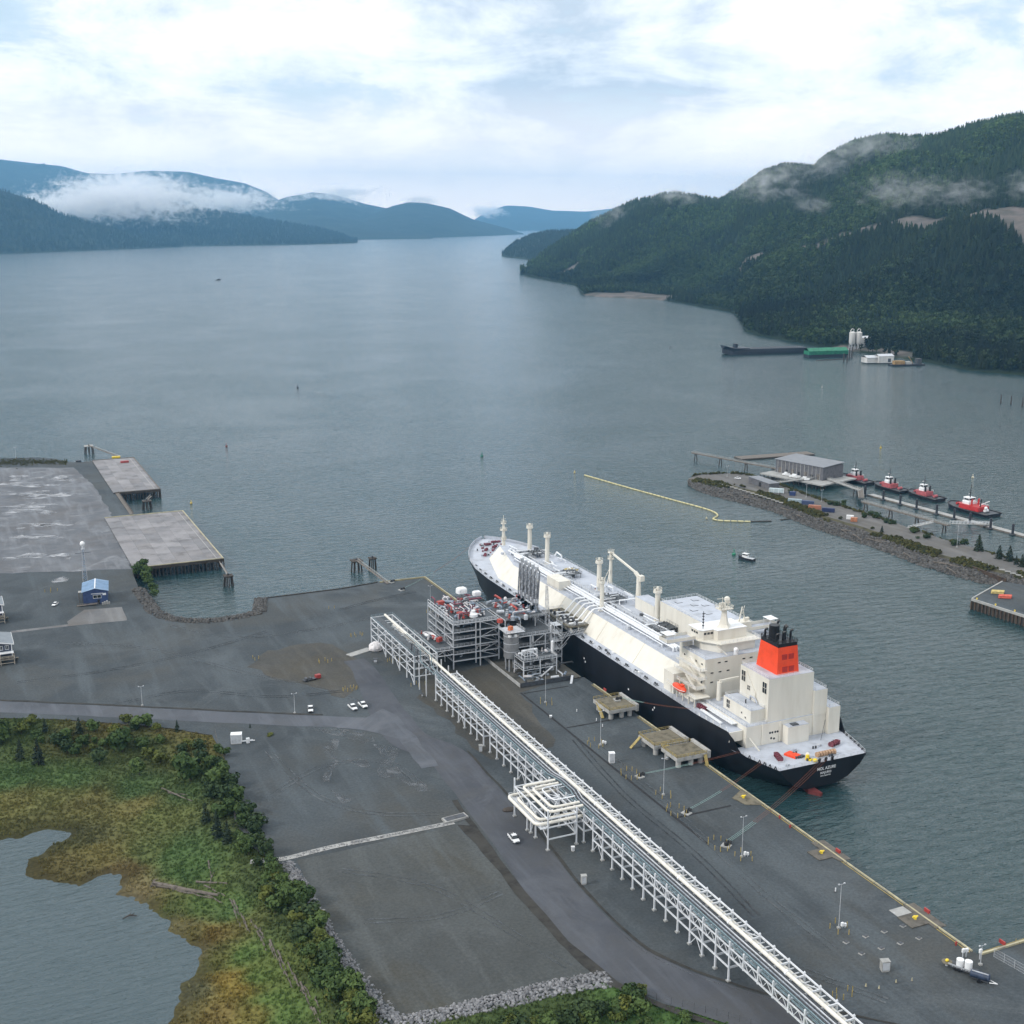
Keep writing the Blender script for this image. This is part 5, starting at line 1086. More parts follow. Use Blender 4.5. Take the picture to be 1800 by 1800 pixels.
for y in (47, 51, 55, 59, 63.5): MB().bar((-22, y, MD - .3), (-22, y, MD + 3.3), .35).build('stanchion', CREAM, acc)
MB().box(-21.8, -16.004, 62, 69, MD - .3, MD + 7.6).build('wing_house', CREAM, acc); MB().box(-15.2, -11.4, 66.003, 69.0, TZ, 36.7).build('wing_pylon', CREAM, acc); MB().box(11.4, 15.2, 66.003, 69.0, TZ, 36.7).build('wing_pylon', CREAM, acc)
MB().cyl((-2.4, 50.6, 33), (-2.4, 50.6, 34.6), .8, .8, 10).sphere((-2.4, 50.6, 34.9), .95, n=10, k=6).build('dome_antenna', WHITE, acc)
br = thing_part('bridge', ship, (0, 0, 0))
lo = [(-12.5, 60.5), (-8.5, 55), (-7.5, 54), (9.5, 54), (9.5, 66), (-12.5, 66)]; MB().prism([(x * .88, y) for x, y in lo], 33.1, 36.6).build('lower_house', CREAM, br)
MB().prism([(-12.8, 60.2), (-8.6, 54.5), (-7.6, 52.6), (10.2, 52.6), (10.2, 68.2), (-12.8, 68.2)], 36.6, 36.9).build('bridge_deck', CREAM, br)
MB().box(-25, -12.81, 62, 68, 36.6, 36.9).build('bridge_wing', SDECK, br); MB().box(10.21, 25, 62, 68, 36.6, 36.9).build('bridge_wing', SDECK, br)
m_ = MB(); 
for sgn, xa in ((-1, 12.8), (1, 10.2)):
    m_.box(min(sgn * xa, sgn * 25), max(sgn * xa, sgn * 25), 62.0, 62.15, 36.9, 38.1); m_.box(min(sgn * xa, sgn * 25), max(sgn * xa, sgn * 25), 67.85, 68.0, 36.9, 38.1); m_.box(sgn * 25 - .08, sgn * 25 + .08, 62, 68, 36.9, 38.1)
m_.build('wing_bulwark', CREAM, br)
for sgn in (-1, 1): MB().box(sgn * 23 - 1.9, sgn * 23 + 1.9, 62.6, 67.4, 39.6, 39.75).bar((sgn * 21.4, 63, 36.9), (sgn * 21.4, 63, 39.6), .12).bar((sgn * 24.6, 63, 36.9), (sgn * 24.6, 63, 39.6), .12).bar((sgn * 21.4, 67, 36.9), (sgn * 21.4, 67, 39.6), .12).bar((sgn * 24.6, 67, 36.9), (sgn * 24.6, 67, 39.6), .12).build('wing_canopy', WHITE, br)
wh = [(-12.2, 60.8), (-11.0, 59.4), (-6.8, 59.4), (-6.2, 57.2), (6.6, 57.2), (6.6, 67.8), (-12.2, 67.8)]; MB().prism(wh, 36.9, 40.6).build('wheelhouse', CREAM, br); MB().prism([(x * 1.02, y + (-.15 if y < 62 else .15)) for x, y in wh], 40.605, 40.8).build('roof', WHITE, br)
for x in (-10.4, -8.9, -7.5): ship_window(br, x, 59.4, 39.4, 1.15, .9, 'a')
for y in (62, 63.6, 65.2): ship_window(br, -12.2, y, 39.4, 1.2, .9, 'p')
MB().box(6.61, 13.5, 63.8, 68, 36.9, 39.8).build('side_house', CREAM, br); ship_window(br, 9, 63.8, 38.8, 2, .9, 'a')
MB().rail([(-7.4, 52.8, 36.9), (10, 52.8, 36.9), (10, 63.7, 36.9)], 1.1, .08, 1.8, (1, .66, .33)).build('railing', WHITE, br); MB().bar((-8.6, 54, 36.6), (-6.0, 50.9, 33.1), .9, .15).build('stair', CREAM, br)
rm = thing_part('radar_mast', br, (-1.5, 60.5, 40.8)); m_ = MB(); m_.tube([(0, 0, 0), (0, 0, 1.2), (0, 0, 4), (0, 0, 7.0)], [3.2, 2.2, 1.35, 1.1], 4); m_.build('tower', CREAM, rm)
m_ = MB(); m_.box(-2.8, 2.8, -2.0, 2.0, 7.0, 7.3); m_.rail([(-2.8, -2, 7.3), (2.8, -2, 7.3), (2.8, 2, 7.3), (-2.8, 2, 7.3), (-2.8, -2, 7.3)], 1.1, .1, 1.4); m_.cyl((0, 0, 7.3), (0, 0, 9.0), .6, .5, 8); m_.box(-2.4, 2.4, -.25, .25, 9.0, 9.5); m_.cyl((1.9, .5, 7.3), (1.9, .5, 10.4), .15, .12, 6); m_.sphere((1.6, .8, 10.2), 1.2, n=8, k=6); m_.cbox(-1.6, 0, 8.2, 1, 1, 1.4); m_.bar((-3.4, 0, 11.2), (1.2, 0, 10.8), .16); m_.bar((-1, 0, 9), (-1, 0, 11.5), .2); m_.build('radar_platform', CREAM, rm)
m_ = MB(); m_.cyl((-10.0, 61.5, 40.8), (-10.0, 61.5, 47.6), .16, .1, 6)
for zz in (42, 43.2, 44.4, 45.6, 46.6): m_.cbox(-10, 61.5, zz, .55, .55, .5)
m_.build('signal_mast', DSTEEL, br); m_ = MB(); m_.bar((8, 64.5, 39.8), (9.4, 64.5, 46), .35); m_.bar((11, 64.5, 39.8), (9.6, 64.5, 45), .25); m_.bar((9.4, 64.5, 43), (10.4, 64.5, 46.3), .15); m_.cbox(12.4, 66, 40.4, 2.2, 1, 1); m_.build('antenna_mast', CREAM, br)
cs = ship_box('engine_casing', -8.5, 10.6, 21.2, 38.5, MD - .3, 34.2)
for sd in (-1, 1): MB().box(min(sd * 17.7, sd * 23.2), max(sd * 17.7, sd * 22.3), 22.4, 22.8, MD - 3.6 - .25, MD - .28).build('side_bulkhead', CREAM, ship)
for y, z, w, h, mu in ((36.4, 30.6, 2.3, 3.9, 1), (23.6, 30.4, 2.4, 4.0, 1), (33, 27.2, 1.6, 1.7, 1)): ship_window(cs, -8.5, y, z, w, h, 'p', mu)
MB().bar((-8.75, 34.5, 33), (-8.75, 28.6, 26.5), .35, .3).bar((-8.75, 28.6, 26.5), (-8.75, 28.6, 23.2), .3).build('drain_pipe', CREAM, cs)
MB().tube([(-8.8, 31.5, 23.2), (-9.0, 31.2, 24.8), (-9.2, 28, 25.0), (-9.2, 26.6, 23.6)], .28, 7).build('vent_pipe', SDECK, cs); MB().tube([(-12, 29.5, 23.1), (-12, 29.5, 24.4), (-12.4, 28.9, 24.8), (-12.8, 28.6, 24.2)], .22, 7).build('goose_neck', BLACK, cs)
psh = ship_box('port_casing_wing', -14.6, -8.502, 22.6, 39.5, MD - .3, 23.0); ship_window(psh, -14.6, 36.4, 20.9, 2.0, 3.0, 'p', 1)
for y, z in ((28, 20.6), (25.6, 19.6)): ship_window(psh, -14.6, y, z, .7, .7, 'p')
lh = ship_box('aft_house', -17.6, 18.8, 20.5, 48, SD - .3, 18.3, rail=False)
MB().rail([(-17.4, 20.8, 18.4), (-9, 20.8, 18.4), (-9, 24.5, 18.4)], 1.1, .08, 1.8).rail([(-17.4, 20.8, 18.4), (-17.4, 47.8, 18.4)], 1.1, .08, 1.8).build('railing', WHITE, lh)
for x, z in ((-7.6, 14.6), (-6.6, 14.6), (-5.4, 14.6), (-4.4, 14.6), (2.4, 15.8), (3.5, 15.8), (-7.0, 12.5), (-5.8, 12.2)): MB().cyl((x, 20.50, z), (x, 20.44, z), .42, .42, 10).build('porthole', GLASS, lh)
MB().box(-2.5, 6.5, 17.0, 20.49, SD - .25, 17.0).build('stair_house', CREAM, lh); MB().box(-2.4, 6.4, 16.98, 20.4, 17.005, 17.08).build('roof', SDECK, lh)
MB().cbox(1, 18.4, 17.25, 2.6, 2, .3).build('vent_hatch', DSTEEL, lh)
for x in (-11, 10.8, -3.6): MB().cyl((x, 20.3, SD), (x, 20.3, 18.2), .22, .22, 6).build('down_pipe', CREAM, lh)
MB().bar((-16.6, 20, 14.4), (-14.6, 16.6, SD - .2), .8, .15).build('stair', CREAM, lh); MB().bar((13.8, 17.6, 17), (10.6, 15.4, SD - .2), .14).build('stay', DSTEEL, lh)
r1 = ship_box('starboard_step_house', 10.61, 16.2, 20.2, 40, 18.0, 27.4); r2 = ship_box('starboard_low_house', 16.21, 21.2, 18.8, 44, SD - .2, 20.6)
# side step deck, port: folded gangway and its hangers
MB().box(-20.0, -17.7, 26, 47.5, MD + .9, MD + 1.1).rail([(-19.9, 26, MD + 1.1), (-19.9, 47.4, MD + 1.1)], 1.1, .1, 1.5).build('side_walkway', WHITE, ship); MB().bar((-21.6, 30, MD + .2), (-21.6, 43, MD + .6), .9, .5).build('stowed_gangway', WHITE, ship)
for y in (24.5, 28, 32, 36, 40): MB().tube([(-half_at(y) + .5, y - .5, MD - .3), (-half_at(y) + .5, y, MD + .9), (-half_at(y) + .5, y + .5, MD - .3)], .16, 6).build('fairlead', WHITE, ship)
# provision crane between casing and accommodation
pc = thing_part('provision_crane', ship, (-12.2, 46, 18.4)); MB().cyl((0, 0, 0), (0, 0, 7), 1.0, .9, 10).build('pedestal', CREAM, pc, smooth=True); MB().bar((0, 0, 7.2), (7.5, -1.2, 8.0), .7, .9).bar((0, 0, 6), (3.4, -.5, 7.4), .3).build('jib', CREAM, pc)
# funnel
fu = thing_part('funnel', ship, (0, 0, 0)); b0 = [(-3.6, 23.4), (5.6, 23.4), (5.6, 36.0), (-3.6, 36.0)]; t0 = [(-3.0, 24.4), (5.2, 24.4), (5.2, 34.8), (-3.0, 34.8)]
m_ = MB(); m_.add([(x, y, 34.25) for x, y in b0] + [(x, y, 44.0) for x, y in t0], [(0, 1, 5, 4), (1, 2, 6, 5), (2, 3, 7, 6), (3, 0, 4, 7)]); m_.build('stack', FUNNEL, fu)
m_ = MB(); t1 = [(-2.95, 24.5), (5.15, 24.5), (5.15, 34.7), (-2.95, 34.7)]; m_.prism(t1, 44.0, 45.3); m_.rail([(x, y, 45.3) for x, y in t1 + t1[:1]], 1.0, .12, 1.5); m_.build('black_top', BLACK, fu)
MB().cyl((-.2, 31, 45.3), (-.2, 31, 50.2), 1.9, 1.85, 16).build('uptake', BLACK, fu, smooth=True)
for x, y, h in ((2.6, 33, 5.4), (3.8, 30.5, 4.2), (2.7, 28.4, 4.6), (4.1, 27.2, 3.6), (1.2, 27.6, 3.0), (-1.6, 27.6, 2.6), (-1.9, 33.9, 2.8)): MB().tube([(x, y, 45.3), (x, y, 45.3 + h * .8), (x + .15, y - .2, 45.3 + h), (x + .7, y - .6, 45.5 + h)], .42, 8).build('exhaust_pipe', BLACK, fu, smooth=True)
REDD = pmat('dark red louvre', (.42, .03, .02), .5, 0, .1, 1)
for z in (40.4, 36.0):
    for x in (-.4, 2.4):
        yy = 23.4 + (z - 34.25) / 9.75 * 1.0; MB().box(x - 1.1, x + 1.1, yy - .1, yy + .3, z - 1.0, z + 1.0).build('louvre', REDD, fu)
# ---- name on the transom
def letters(name, body, size, loc, parent, mat_, rot=(math.pi / 2, 0, 0), sx=1.0):
    cu = bpy.data.curves.new(name, 'FONT'); cu.body = body; cu.size = size; cu.align_x = 'CENTER'; cu.extrude = 0.02; cu.offset = 0.012 * size
    tmp = bpy.data.objects.new(name + '_tmp', cu); COL.objects.link(tmp); dg = bpy.context.evaluated_depsgraph_get(); me = bpy.data.meshes.new_from_object(tmp.evaluated_get(dg)); bpy.data.objects.remove(tmp)
    me.materials.clear(); me.materials.append(mat_); o = link(name, me, parent, loc); o.rotation_euler = rot; o.scale = (sx, 1, 1); return o
letters('ship_name', 'MOL AZURE', 1.5, (1.2, -.06, 7.9), ship, WHITE, sx=.95); letters('home_port', 'MAJURO', 1.15, (1.0, -.06, 6.45), ship, WHITE, sx=1.05); letters('ship_number', 'IMO 9654701', .62, (1.0, -.06, 5.5), ship, WHITE, sx=1.25)
for x, z, y in ((-25.06, 9.4, 128), (-25.06, 8.2, 127), (-25.06, 8.6, 70), (-25.06, 7.4, 71), (-25.06, 9, 90)): MB().cbox(x, y, z, .06, .7, .7).build('hull_mark', WHITE, ship)
# ---- lifeboat hangs in its davits: a thing of its own
lb = thing('lifeboat', 'enclosed orange lifeboat hanging in davits on the ship side', 'lifeboat', (SX - 23.6, SY + 55, MD + 5.0))
m_ = MB(); n = 12; rws = []
for i in range(n + 1):
    t = i / n; y = (t - .5) * 8.6; w = 1.55 * (1 - abs(2 * t - 1) ** 2.6) ** .6 + .05; rws.append([(w * math.cos(a) * (1 if math.sin(a) > 0 else .95), y, (1.25 if math.sin(a) < 0 else 1.35) * math.sin(a) * (1 - abs(2 * t - 1) ** 3) ** .5) for a in np.linspace(0, 2 * math.pi, 15)[:-1]])
k14 = 14; vs = [p for r in rws for p in r]; fs = [(i * k14 + j, i * k14 + (j + 1) % k14, (i + 1) * k14 + (j + 1) % k14, (i + 1) * k14 + j) for i in range(n) for j in range(k14)]
m_.add(vs, fs); m_.build('hull', ORANGE, lb, smooth=True); MB().tube([(-1.5 * (1 - abs(2 * t - 1) ** 2.6) ** .6, (t - .5) * 8.6, 0) for t in np.linspace(.02, .98, 12)], .13, 6).build('rubbing_strake', WHITE, lb); MB().cbox(0, -1.6, 1.4, 1.4, 1.8, .8).build('conning_cabin', ORANGE, lb)
m_ = MB()
for y in (-3, 3): m_.tube([(1.4, y, -4.8), (.9, y, -1), (.6, y, 2.6), (-.2, y, 2.9)], .22, 6)
lbd = m_.build('davit', CREAM, ship); lbd.location = (-23.6 + 1.2, 55, MD + 5.0)
# ================================================================== PIPE RACK
RX0, RX1 = 162.3, 171.2; ry = list(np.arange(434.0, 160.0, -6.0))
rack = thing('pipe_rack', 'long white steel pipe rack running down the yard to the bottom edge', 'pipe rack', (RX0, 434, YZ))
def R_(x, y, z): return (x - RX0, y - 434, z)
postm = MB().box(-.2, .2, -.2, .2, .35, 11.0).add([(-.2, -.2, 11.0), (.2, -.2, 11.0), (.2, .2, 11.0), (-.2, .2, 11.0), (0, 0, 11.35)], [(0, 1, 4), (1, 2, 4), (2, 3, 4), (3, 0, 4)]).mesh('post', WSTEEL)
postu = MB().box(-.2, .2, -.2, .2, 6.6, 11.0).add([(-.2, -.2, 11.0), (.2, -.2, 11.0), (.2, .2, 11.0), (-.2, .2, 11.0), (0, 0, 11.35)], [(0, 1, 4), (1, 2, 4), (2, 3, 4), (3, 0, 4)]).mesh('post', WSTEEL)
footm = MB().box(-.5, .5, -.5, .5, -.2, .42).mesh('footing', CONC)
cb1 = MB().box(.2, RX1 - RX0 - .2, -.15, .15, -.25, .25).mesh('cross_beam', WSTEEL)
rungm = MB().box(0, RX1 - RX0 - 5.8, -.1, .1, -.12, .12).mesh('rung', WSTEEL)
for i, y in enumerate(ry):
    legs = y > 226 
    for x in (RX0, RX1):
        link('post', postm if legs else postu, rack, R_(x, y, 0))
        if legs: link('footing', footm, rack, R_(x, y, 0))
    for z in ((3.8, 7.6, 10.0) if legs else (7.6, 10.0)): link('cross_beam', cb1, rack, R_(RX0, y, z))
lb1 = MB().box(-.15, .15, -5.8, -.2, -.2, .2).mesh('long_beam', WSTEEL)
for i, y in enumerate(ry[:-1]):
    brk = i in (8, 21)           # expansion gaps in the frame
    for x in (RX0, RX1):
        if y > 230 and not brk: link('long_beam', lb1, rack, R_(x, y, 3.8))
        link('long_beam', lb1, rack, R_(x, y, 7.0 if x == RX0 else 7.6))
        if x == RX1: link('long_beam', lb1, rack, R_(x, y, 10.4))
    if i % 9 == 4 and y > 232:
        for x in (RX0, RX1): MB().bar(R_(x, y - .2, 3.9), R_(x, y - 3, 7.1), .16).bar(R_(x, y - 5.8, 3.9), R_(x, y - 3, 7.1), .16).bar(R_(x, y - .2, .4), R_(x, y - 3, 3.7), .16).bar(R_(x, y - 5.8, .4), R_(x, y - 3, 3.7), .16).build('brace', WSTEEL, rack)
    if y <= 272 or i % 3 == 0:   # lattice on the near face
        for z0, z1 in ((7.15, 9.3),):
            MB().bar(R_(RX0 - .02, y - .2, z1), R_(RX0 - .02, y - 2.0, z0), .14).bar(R_(RX0 - .02, y - 2.0, z0), R_(RX0 - .02, y - 3.6, z1), .14).bar(R_(RX0 - .02, y - 3.6, z1), R_(RX0 - .02, y - 5.6, z0), .14).build('lattice', WSTEEL, rack)
    if i % 4 == 1: MB().bar(R_(RX0 + 5.6, y, 10.0), R_(RX1, y - 6, 10.0), .18).build('plan_brace', WSTEEL, rack)
    for k in (1, 2): link('rung', rungm, rack, R_(RX0 + 5.8, y - 2 * k, 9.7))
tp0 = MB().box(-.12, .12, -5.95, -.05, -.15, .15).mesh('top_chord', WSTEEL)
for y in ry[:-1]: link('top_chord', tp0, rack, R_(RX0, y, 9.35))
yA, yB = 438.0, 162.0
def jog(x, r, m_, z, name, dx=1.3):
    pts = [R_(x, yA, z), R_(x, 336, z), R_(x + dx * .5, 333, z), R_(x + dx, 330, z), R_(x + dx, 322, z), R_(x + dx * .5, 319, z), R_(x, 316, z), R_(x, yB, z)]
    return MB().tube(pts, r, 8).build(name, m_, rack, smooth=True)
MB().tube([R_(RX0 + 5.0, yA + 10, 10.9), R_(RX0 + 5.0, yB, 10.9)], .52, 10).build('main_pipe', PIPEC, rack, smooth=True)
MB().tube([R_(RX0 + 7.4, yA - 2, 9.1), R_(RX0 + 7.4, yB, 9.1)], .62, 10).build('main_pipe', PIPEC, rack, smooth=True)
for y in np.arange(430, 170, -24.0): MB().cyl(R_(RX0 + 5.0, y, 10.9), R_(RX0 + 5.0, y - .7, 10.9), .68, .68, 10).build('pipe_collar', WHITE, rack)
for j, x in enumerate((RX0 + 1.2, RX0 + 1.75, RX0 + 2.3, RX0 + 2.9, RX0 + 3.45, RX0 + 4.0)): jog(x, .13 if j % 2 else .2, (TEAL, DSTEEL, PIPEG, DSTEEL, STEEL, DSTEEL)[j], 10.5, 'service_line')
MB().box(.35, .95, yB - 434, yA - 434, 9.75, 9.85).build('cable_tray', TEAL, rack); MB().box(1.0, 4.4, yB - 434, yA - 434, 10.08, 10.14).build('tray_floor', GRATE, rack)
rl = MB()
for y in np.arange(436, 164, -2.0): rl.bar(R_(RX0 + .35, y, 9.85), R_(RX0 + .35, y, 10.9), .06)
rl.bar(R_(RX0 + .35, yA, 10.9), R_(RX0 + .35, yB, 10.9), .08); rl.bar(R_(RX0 + .35, yA, 10.4), R_(RX0 + .35, yB, 10.4), .06); rl.build('railing', TEAL, rack)
MB().box(3.2, 5.4, yB - 434, yA - 434, 9.55, 9.62).build('tray_floor', GRATE, rack)
# ---- expansion loop on the near side
lp = thing('pipe_loop_platform', 'white frame carrying nested cream pipe loops beside the pipe rack', 'pipe platform', (150.2, 308, YZ))
for x, y, h in ((0, 0, 13.0), (9.6, 0, 12.2), (0, 8.6, 9.0), (-.3, 14, 9.0), (0, 24.2, 13.2), (9.6, 24.2, 11), (9.6, 12, 11), (4.8, 24.2, 10), (4.8, 12, 11), (0, 12, 10)):
    MB().box(x - .2, x + .2, y - .2, y + .2, .3, h).build('post', WSTEEL, lp); MB().box(x - .55, x + .55, y - .55, y + .55, -.2, .4).build('footing', CONC, lp)
for z in (3.6, 7.4, 10.2):
    for a, b in (((0, 0), (9.6, 0)), ((0, 24.2), (9.6, 24.2)), ((0, 12), (9.6, 12)), ((0, 0), (0, 24.2)), ((9.6, 0), (9.6, 24.2)), ((4.8, 12), (4.8, 24.2))):
        if z < 4 and a == (0, 0) and b == (0, 24.2): continue
        MB().bar((*a, z), (*b, z), .3, .36).build('beam', WSTEEL, lp)
for a, b in (((0, 0, 3.7), (0, 8, 7.3)), ((0, 16, 7.5), (0, 24, 10.1)), ((0, 8, 7.5), (0, 14, 10.1)), ((9.6, 0, 3.7), (9.6, 12, 7.3)), ((0, 0, 7.5), (9.6, 12, 7.5)), ((0, 24, 10.3), (9.6, 12, 10.3)), ((0, 12, .5), (-.2, 8.6, 7)), ((0, 0, 10.3), (9.6, 12, 10.3))): MB().bar(a, b, .18).build('brace', WSTEEL, lp)
def loop(x0, y0, y1, z, r, m_=PIPEC, xr=13.0):
    c = 1.6; pts = [(xr, y0, z), (x0 + c, y0, z), (x0 + c * .3, y0 + c * .3, z), (x0, y0 + c, z), (x0, y1 - c, z), (x0 + c * .3, y1 - c * .3, z), (x0 + c, y1, z), (xr, y1, z)]
    MB().tube(pts, r, 10).build('pipe_loop', m_, lp, smooth=True)
loop(-3.0, 1.6, 23.0, 8.1, .52); loop(-.9, 4.2, 20.6, 8.1, .50); loop(1.6, 2.6, 22.0, 10.9, .46); loop(3.8, 5.0, 19.6, 10.9, .44); loop(5.6, 8.0, 17.0, 11.6, .24, PIPEW)
MB().rail([(-2.2, 0.2, 7.4), (-2.2, 24, 7.4), (9, 24.6, 7.4)], 1.1, .09, 2).box(-2.4, -.3, 0, 24, 7.28, 7.4).build('walkway', WSTEEL, lp)
# ---- taller pipe tower at the plant end
pt = thing('pipe_tower', 'tall white pipe tower where the rack meets the process plant', 'pipe tower', (160.5, 454, YZ))
for y in (0, 9, 18, 27, 36, 46, 56):
    for x in (0, 10): MB().box(x - .22, x + .22, y - .22, y + .22, -.1, 12.2).build('post', WSTEEL, pt)
    for z in (3.4, 6.6, 9.6, 12.0): MB().bar((0, y, z), (10, y, z), .3).build('cross_beam', WSTEEL, pt)
for x in (0, 10):
    for z in (3.4, 6.6, 9.6, 12.0): MB().bar((x, 0, z), (x, 56, z), .26).build('long_beam', WSTEEL, pt)
    for y in (0, 18, 36): MB().bar((x, y, 0), (x, y + 9, 6.5), .2).bar((x, y + 9, 6.6), (x, y, 12), .2).build('brace', WSTEEL, pt)
MB().box(.5, 4, 1, 55, 12.05, 12.15).build('tray_floor', GRATE, pt); MB().tube([(6.2, -6, 10.9), (6.2, -2, 11), (6.2, -1, 12.8), (6.2, 55, 12.8)], .52, 10).build('main_pipe', PIPEC, pt, smooth=True); MB().tube([(8.5, -4, 9.2), (8.5, 50, 9.2)], .6, 10).build('main_pipe', PIPEC, pt, smooth=True)
for i, (x, y) in enumerate(((1.0, -1.5), (2.0, -2.2), (3.1, -9.5), (4.0, -9.8))): MB().tube([(x, -18, 10.4), (x, y - 1, 10.4), (x, y, 11), (x, y, 15.4), (x, y + 1, 16), (x, y + 6, 16), (x, y + 7, 15.5), (x, y + 7, .6)] if i < 2 else [(x, -18, 10.4), (x, y - 1, 10.4), (x, y, 11), (x, y, 14.4), (x, y + 1, 15), (x, 20, 15)], .2, 8).build('service_line', (DSTEEL, TEAL)[i % 2], pt, smooth=True)
for y in (-14, -6): 
    for x in (0, 9.5): MB().bar((x, y, 0), (x, y, 11.4), .36).build('post', WSTEEL, pt)
MB().rail([(0, 0, 12.1), (0, 56, 12.1), (10, 56, 12.1)], 1.1, .09, 2.2).rail([(10, 0, 12.1), (10, 56, 12.1)], 1.1, .09, 2.2).build('railing', TEAL, pt)
MB().bar((3, 4, .2), (9, 4, 6), 1.0, .2).bar((9, 5.4, 6), (3, 5.4, 11.8), 1.0, .2).build('stair', GRATE, pt)
# ---- process module
pmod = thing('process_module', 'five storey grey steel process module packed with pipes and valves', 'process module', (181.6, 464, YZ)); PR = random.Random(21)
LV = [3.4, 6.4, 9.6, 12.8, 16.0, 19.5]; gxs = (0, 10.2, 12.2, 20.8); gys = (0, 10, 20, 30)
for x in gxs:
    for y in gys: MB().box(x - .22, x + .22, y - .22, y + .22, 0 if y or x in (0, 12.2) else 1.5, 19.5).build('column', STEEL, pmod)
for z in LV:
    for y in gys: MB().bar((0, y, z), (20.8, y, z), .3, .45).build('floor_beam', STEEL, pmod)
    for x in gxs: MB().bar((x, 0, z), (x, 30, z), .28, .4).build('floor_beam', STEEL, pmod)
    MB().box(.3, 20.5, .3, 29.7, z + .2, z + .28).build('deck', GRATE, pmod)
    if z > 4: MB().rail([(0.1, 0, z + .25), (10, 0, z + .25)], 1.1, .08, 1.7).rail([(0, 0.1, z + .25), (0, 30, z + .25)], 1.1, .08, 1.7).build('railing', STEEL, pmod)
for k in range(5):
    a, b = (12.2, 20.8) if k % 2 else (20.8, 12.2); MB().bar((a, -.1, LV[k]), (b, -.1, LV[k + 1]), .2).build('brace', STEEL, pmod); MB().bar((-.1, 10 if k % 2 else 0, LV[k]), (-.1, 0 if k % 2 else 10, LV[k + 1]), .18).build('brace', STEEL, pmod)
    MB().bar((3, 29, LV[k]), (8, 29, LV[k + 1]), .9, .2).build('stair', GRATE, pmod)
def kit(parent, n, x0, x1, y0, y1, z0, r, mats, big=1.0, hmax=2.6):
    for i in range(n):
        x, y = r.uniform(x0, x1), r.uniform(y0, y1); t = r.random(); mt_ = r.choice(mats)
        if t < .34:
            L_ = r.uniform(2, 7) * big; rr = r.uniform(.18, .5) * big; zz = z0 + r.uniform(.6, hmax); ax = r.random() < .5; e = (x + L_, y) if ax else (x, y + L_)
            MB().tube([(x, y, z0 + .2), (x, y, zz - .3), (x + (.4 if ax else 0), y + (0 if ax else .4), zz), (*e, zz), (e[0] + (.4 if ax else 0), e[1] + (0 if ax else .4), zz - .5)], rr, 8).build('pipe', mt_, parent, smooth=True)
        elif t < .52:
            rr = r.uniform(.5, 1.1) * big; h = r.uniform(1.0, 2.4) * big; MB().tube([(x, y, z0 + .2), (x, y, z0 + .3), (x, y, z0 + h), (x, y, z0 + h + rr * .4)], [rr * .8, rr, rr, rr * .4], 12).build('vessel', mt_, parent, smooth=True)
        elif t < .66:
            rr = r.uniform(.45, .9) * big; L_ = r.uniform(2, 4) * big; a = r.random() * 3.14; dx, dy = math.cos(a) * L_ / 2, math.sin(a) * L_ / 2; zz = z0 + rr + .6; MB().tube([(x - dx * 1.1, y - dy * 1.1, zz), (x - dx, y - dy, zz), (x + dx, y + dy, zz), (x + dx * 1.1, y + dy * 1.1, zz)], [rr * .5, rr, rr, rr * .5], 12).build('drum', mt_, parent, smooth=True)
        elif t < .86:
            s_ = r.uniform(.5, 1.3) * big; MB().cbox(x, y, z0 + .3 + s_ * .5, s_, s_ * 1.3, s_, r.random()).cyl((x, y, z0 + .3 + s_), (x, y, z0 + .9 + s_ * 1.3), s_ * .25, s_ * .25, 8).cyl((x, y, z0 + .9 + s_ * 1.3), (x, y, z0 + 1.0 + s_ * 1.3), s_ * .6, s_ * .6, 10).build('valve', mt_, parent)
        else:
            R1 = r.uniform(.7, 1.3) * big; zz = z0 + r.uniform(.8, 1.8); a0 = r.random() * 6; MB().tube([(x + R1 * math.cos(a0 + q), y + R1 * math.sin(a0 + q), zz + .25 * q) for q in np.linspace(0, 3.6, 9)], .32 * big, 8).build('pipe_bend', mt_, parent, smooth=True)
BLUEG = pmat('blue grey jacket', (.24, .29, .36), .4, .3, .15, .8); PURP = pmat('maroon valve paint', (.20, .05, .07), .5, 0, .25, 1); REDV = pmat('red valve paint', (.36, .06, .045), .5, 0, .2, 1); PINKW = pmat('dusty white jacket', (.58, .56, .57), .5, 0, .12, 1)
inner = (STEEL, PIPEG, BLUEG, DSTEEL, PINKW, GRATE)
for z in LV[:-1]: kit(pmod, 17, 1, 17, 1, 26, z + .28, PR, inner, .9, 2.2)
kit(pmod, 90, 1.5, 17, 5, 28, 19.8, PR, (PURP, BLUEG, PIPEG, PINKW, PINKW, DSTEEL, PURP, BLUEG, STEEL, STEEL, REDV), .78, 3.0); kit(pmod, 16, 7, 19, 10, 30, 19.8, PR, (PURP, PINKW, BLUEG), 1.1, 3.2)
MB().tube([(11.4, 5.5, 19.8), (11.4, 5.5, 20.2), (11.4, 5.5, 21.4), (11.4, 5.5, 21.9)], [1.5, 1.9, 1.9, .8], 14).build('white_vessel', WHITE, pmod, smooth=True); MB().cyl((11.4, 5.5, 21.9), (11.4, 5.5, 23), .9, .9, 12).build('vessel_cap', WHITE, pmod)
MB().cbox(6.5, 8.5, 21.2, 2.4, 1.7, 1.5, .3).build('valve_actuator', REDV, pmod); MB().cbox(4.2, 25.5, 21.4, 3.0, 2.0, 1.8, .2).build('valve_actuator', REDV, pmod)
MB().rail([(0, 0, 19.8), (20.8, 0, 19.8)], 1.2, .1, 1.8, (1, .5)).rail([(0, 0, 19.8), (0, 30, 19.8)], 2.6, .14, 3.4, (1, .5)).build('railing', WSTEEL, pmod)
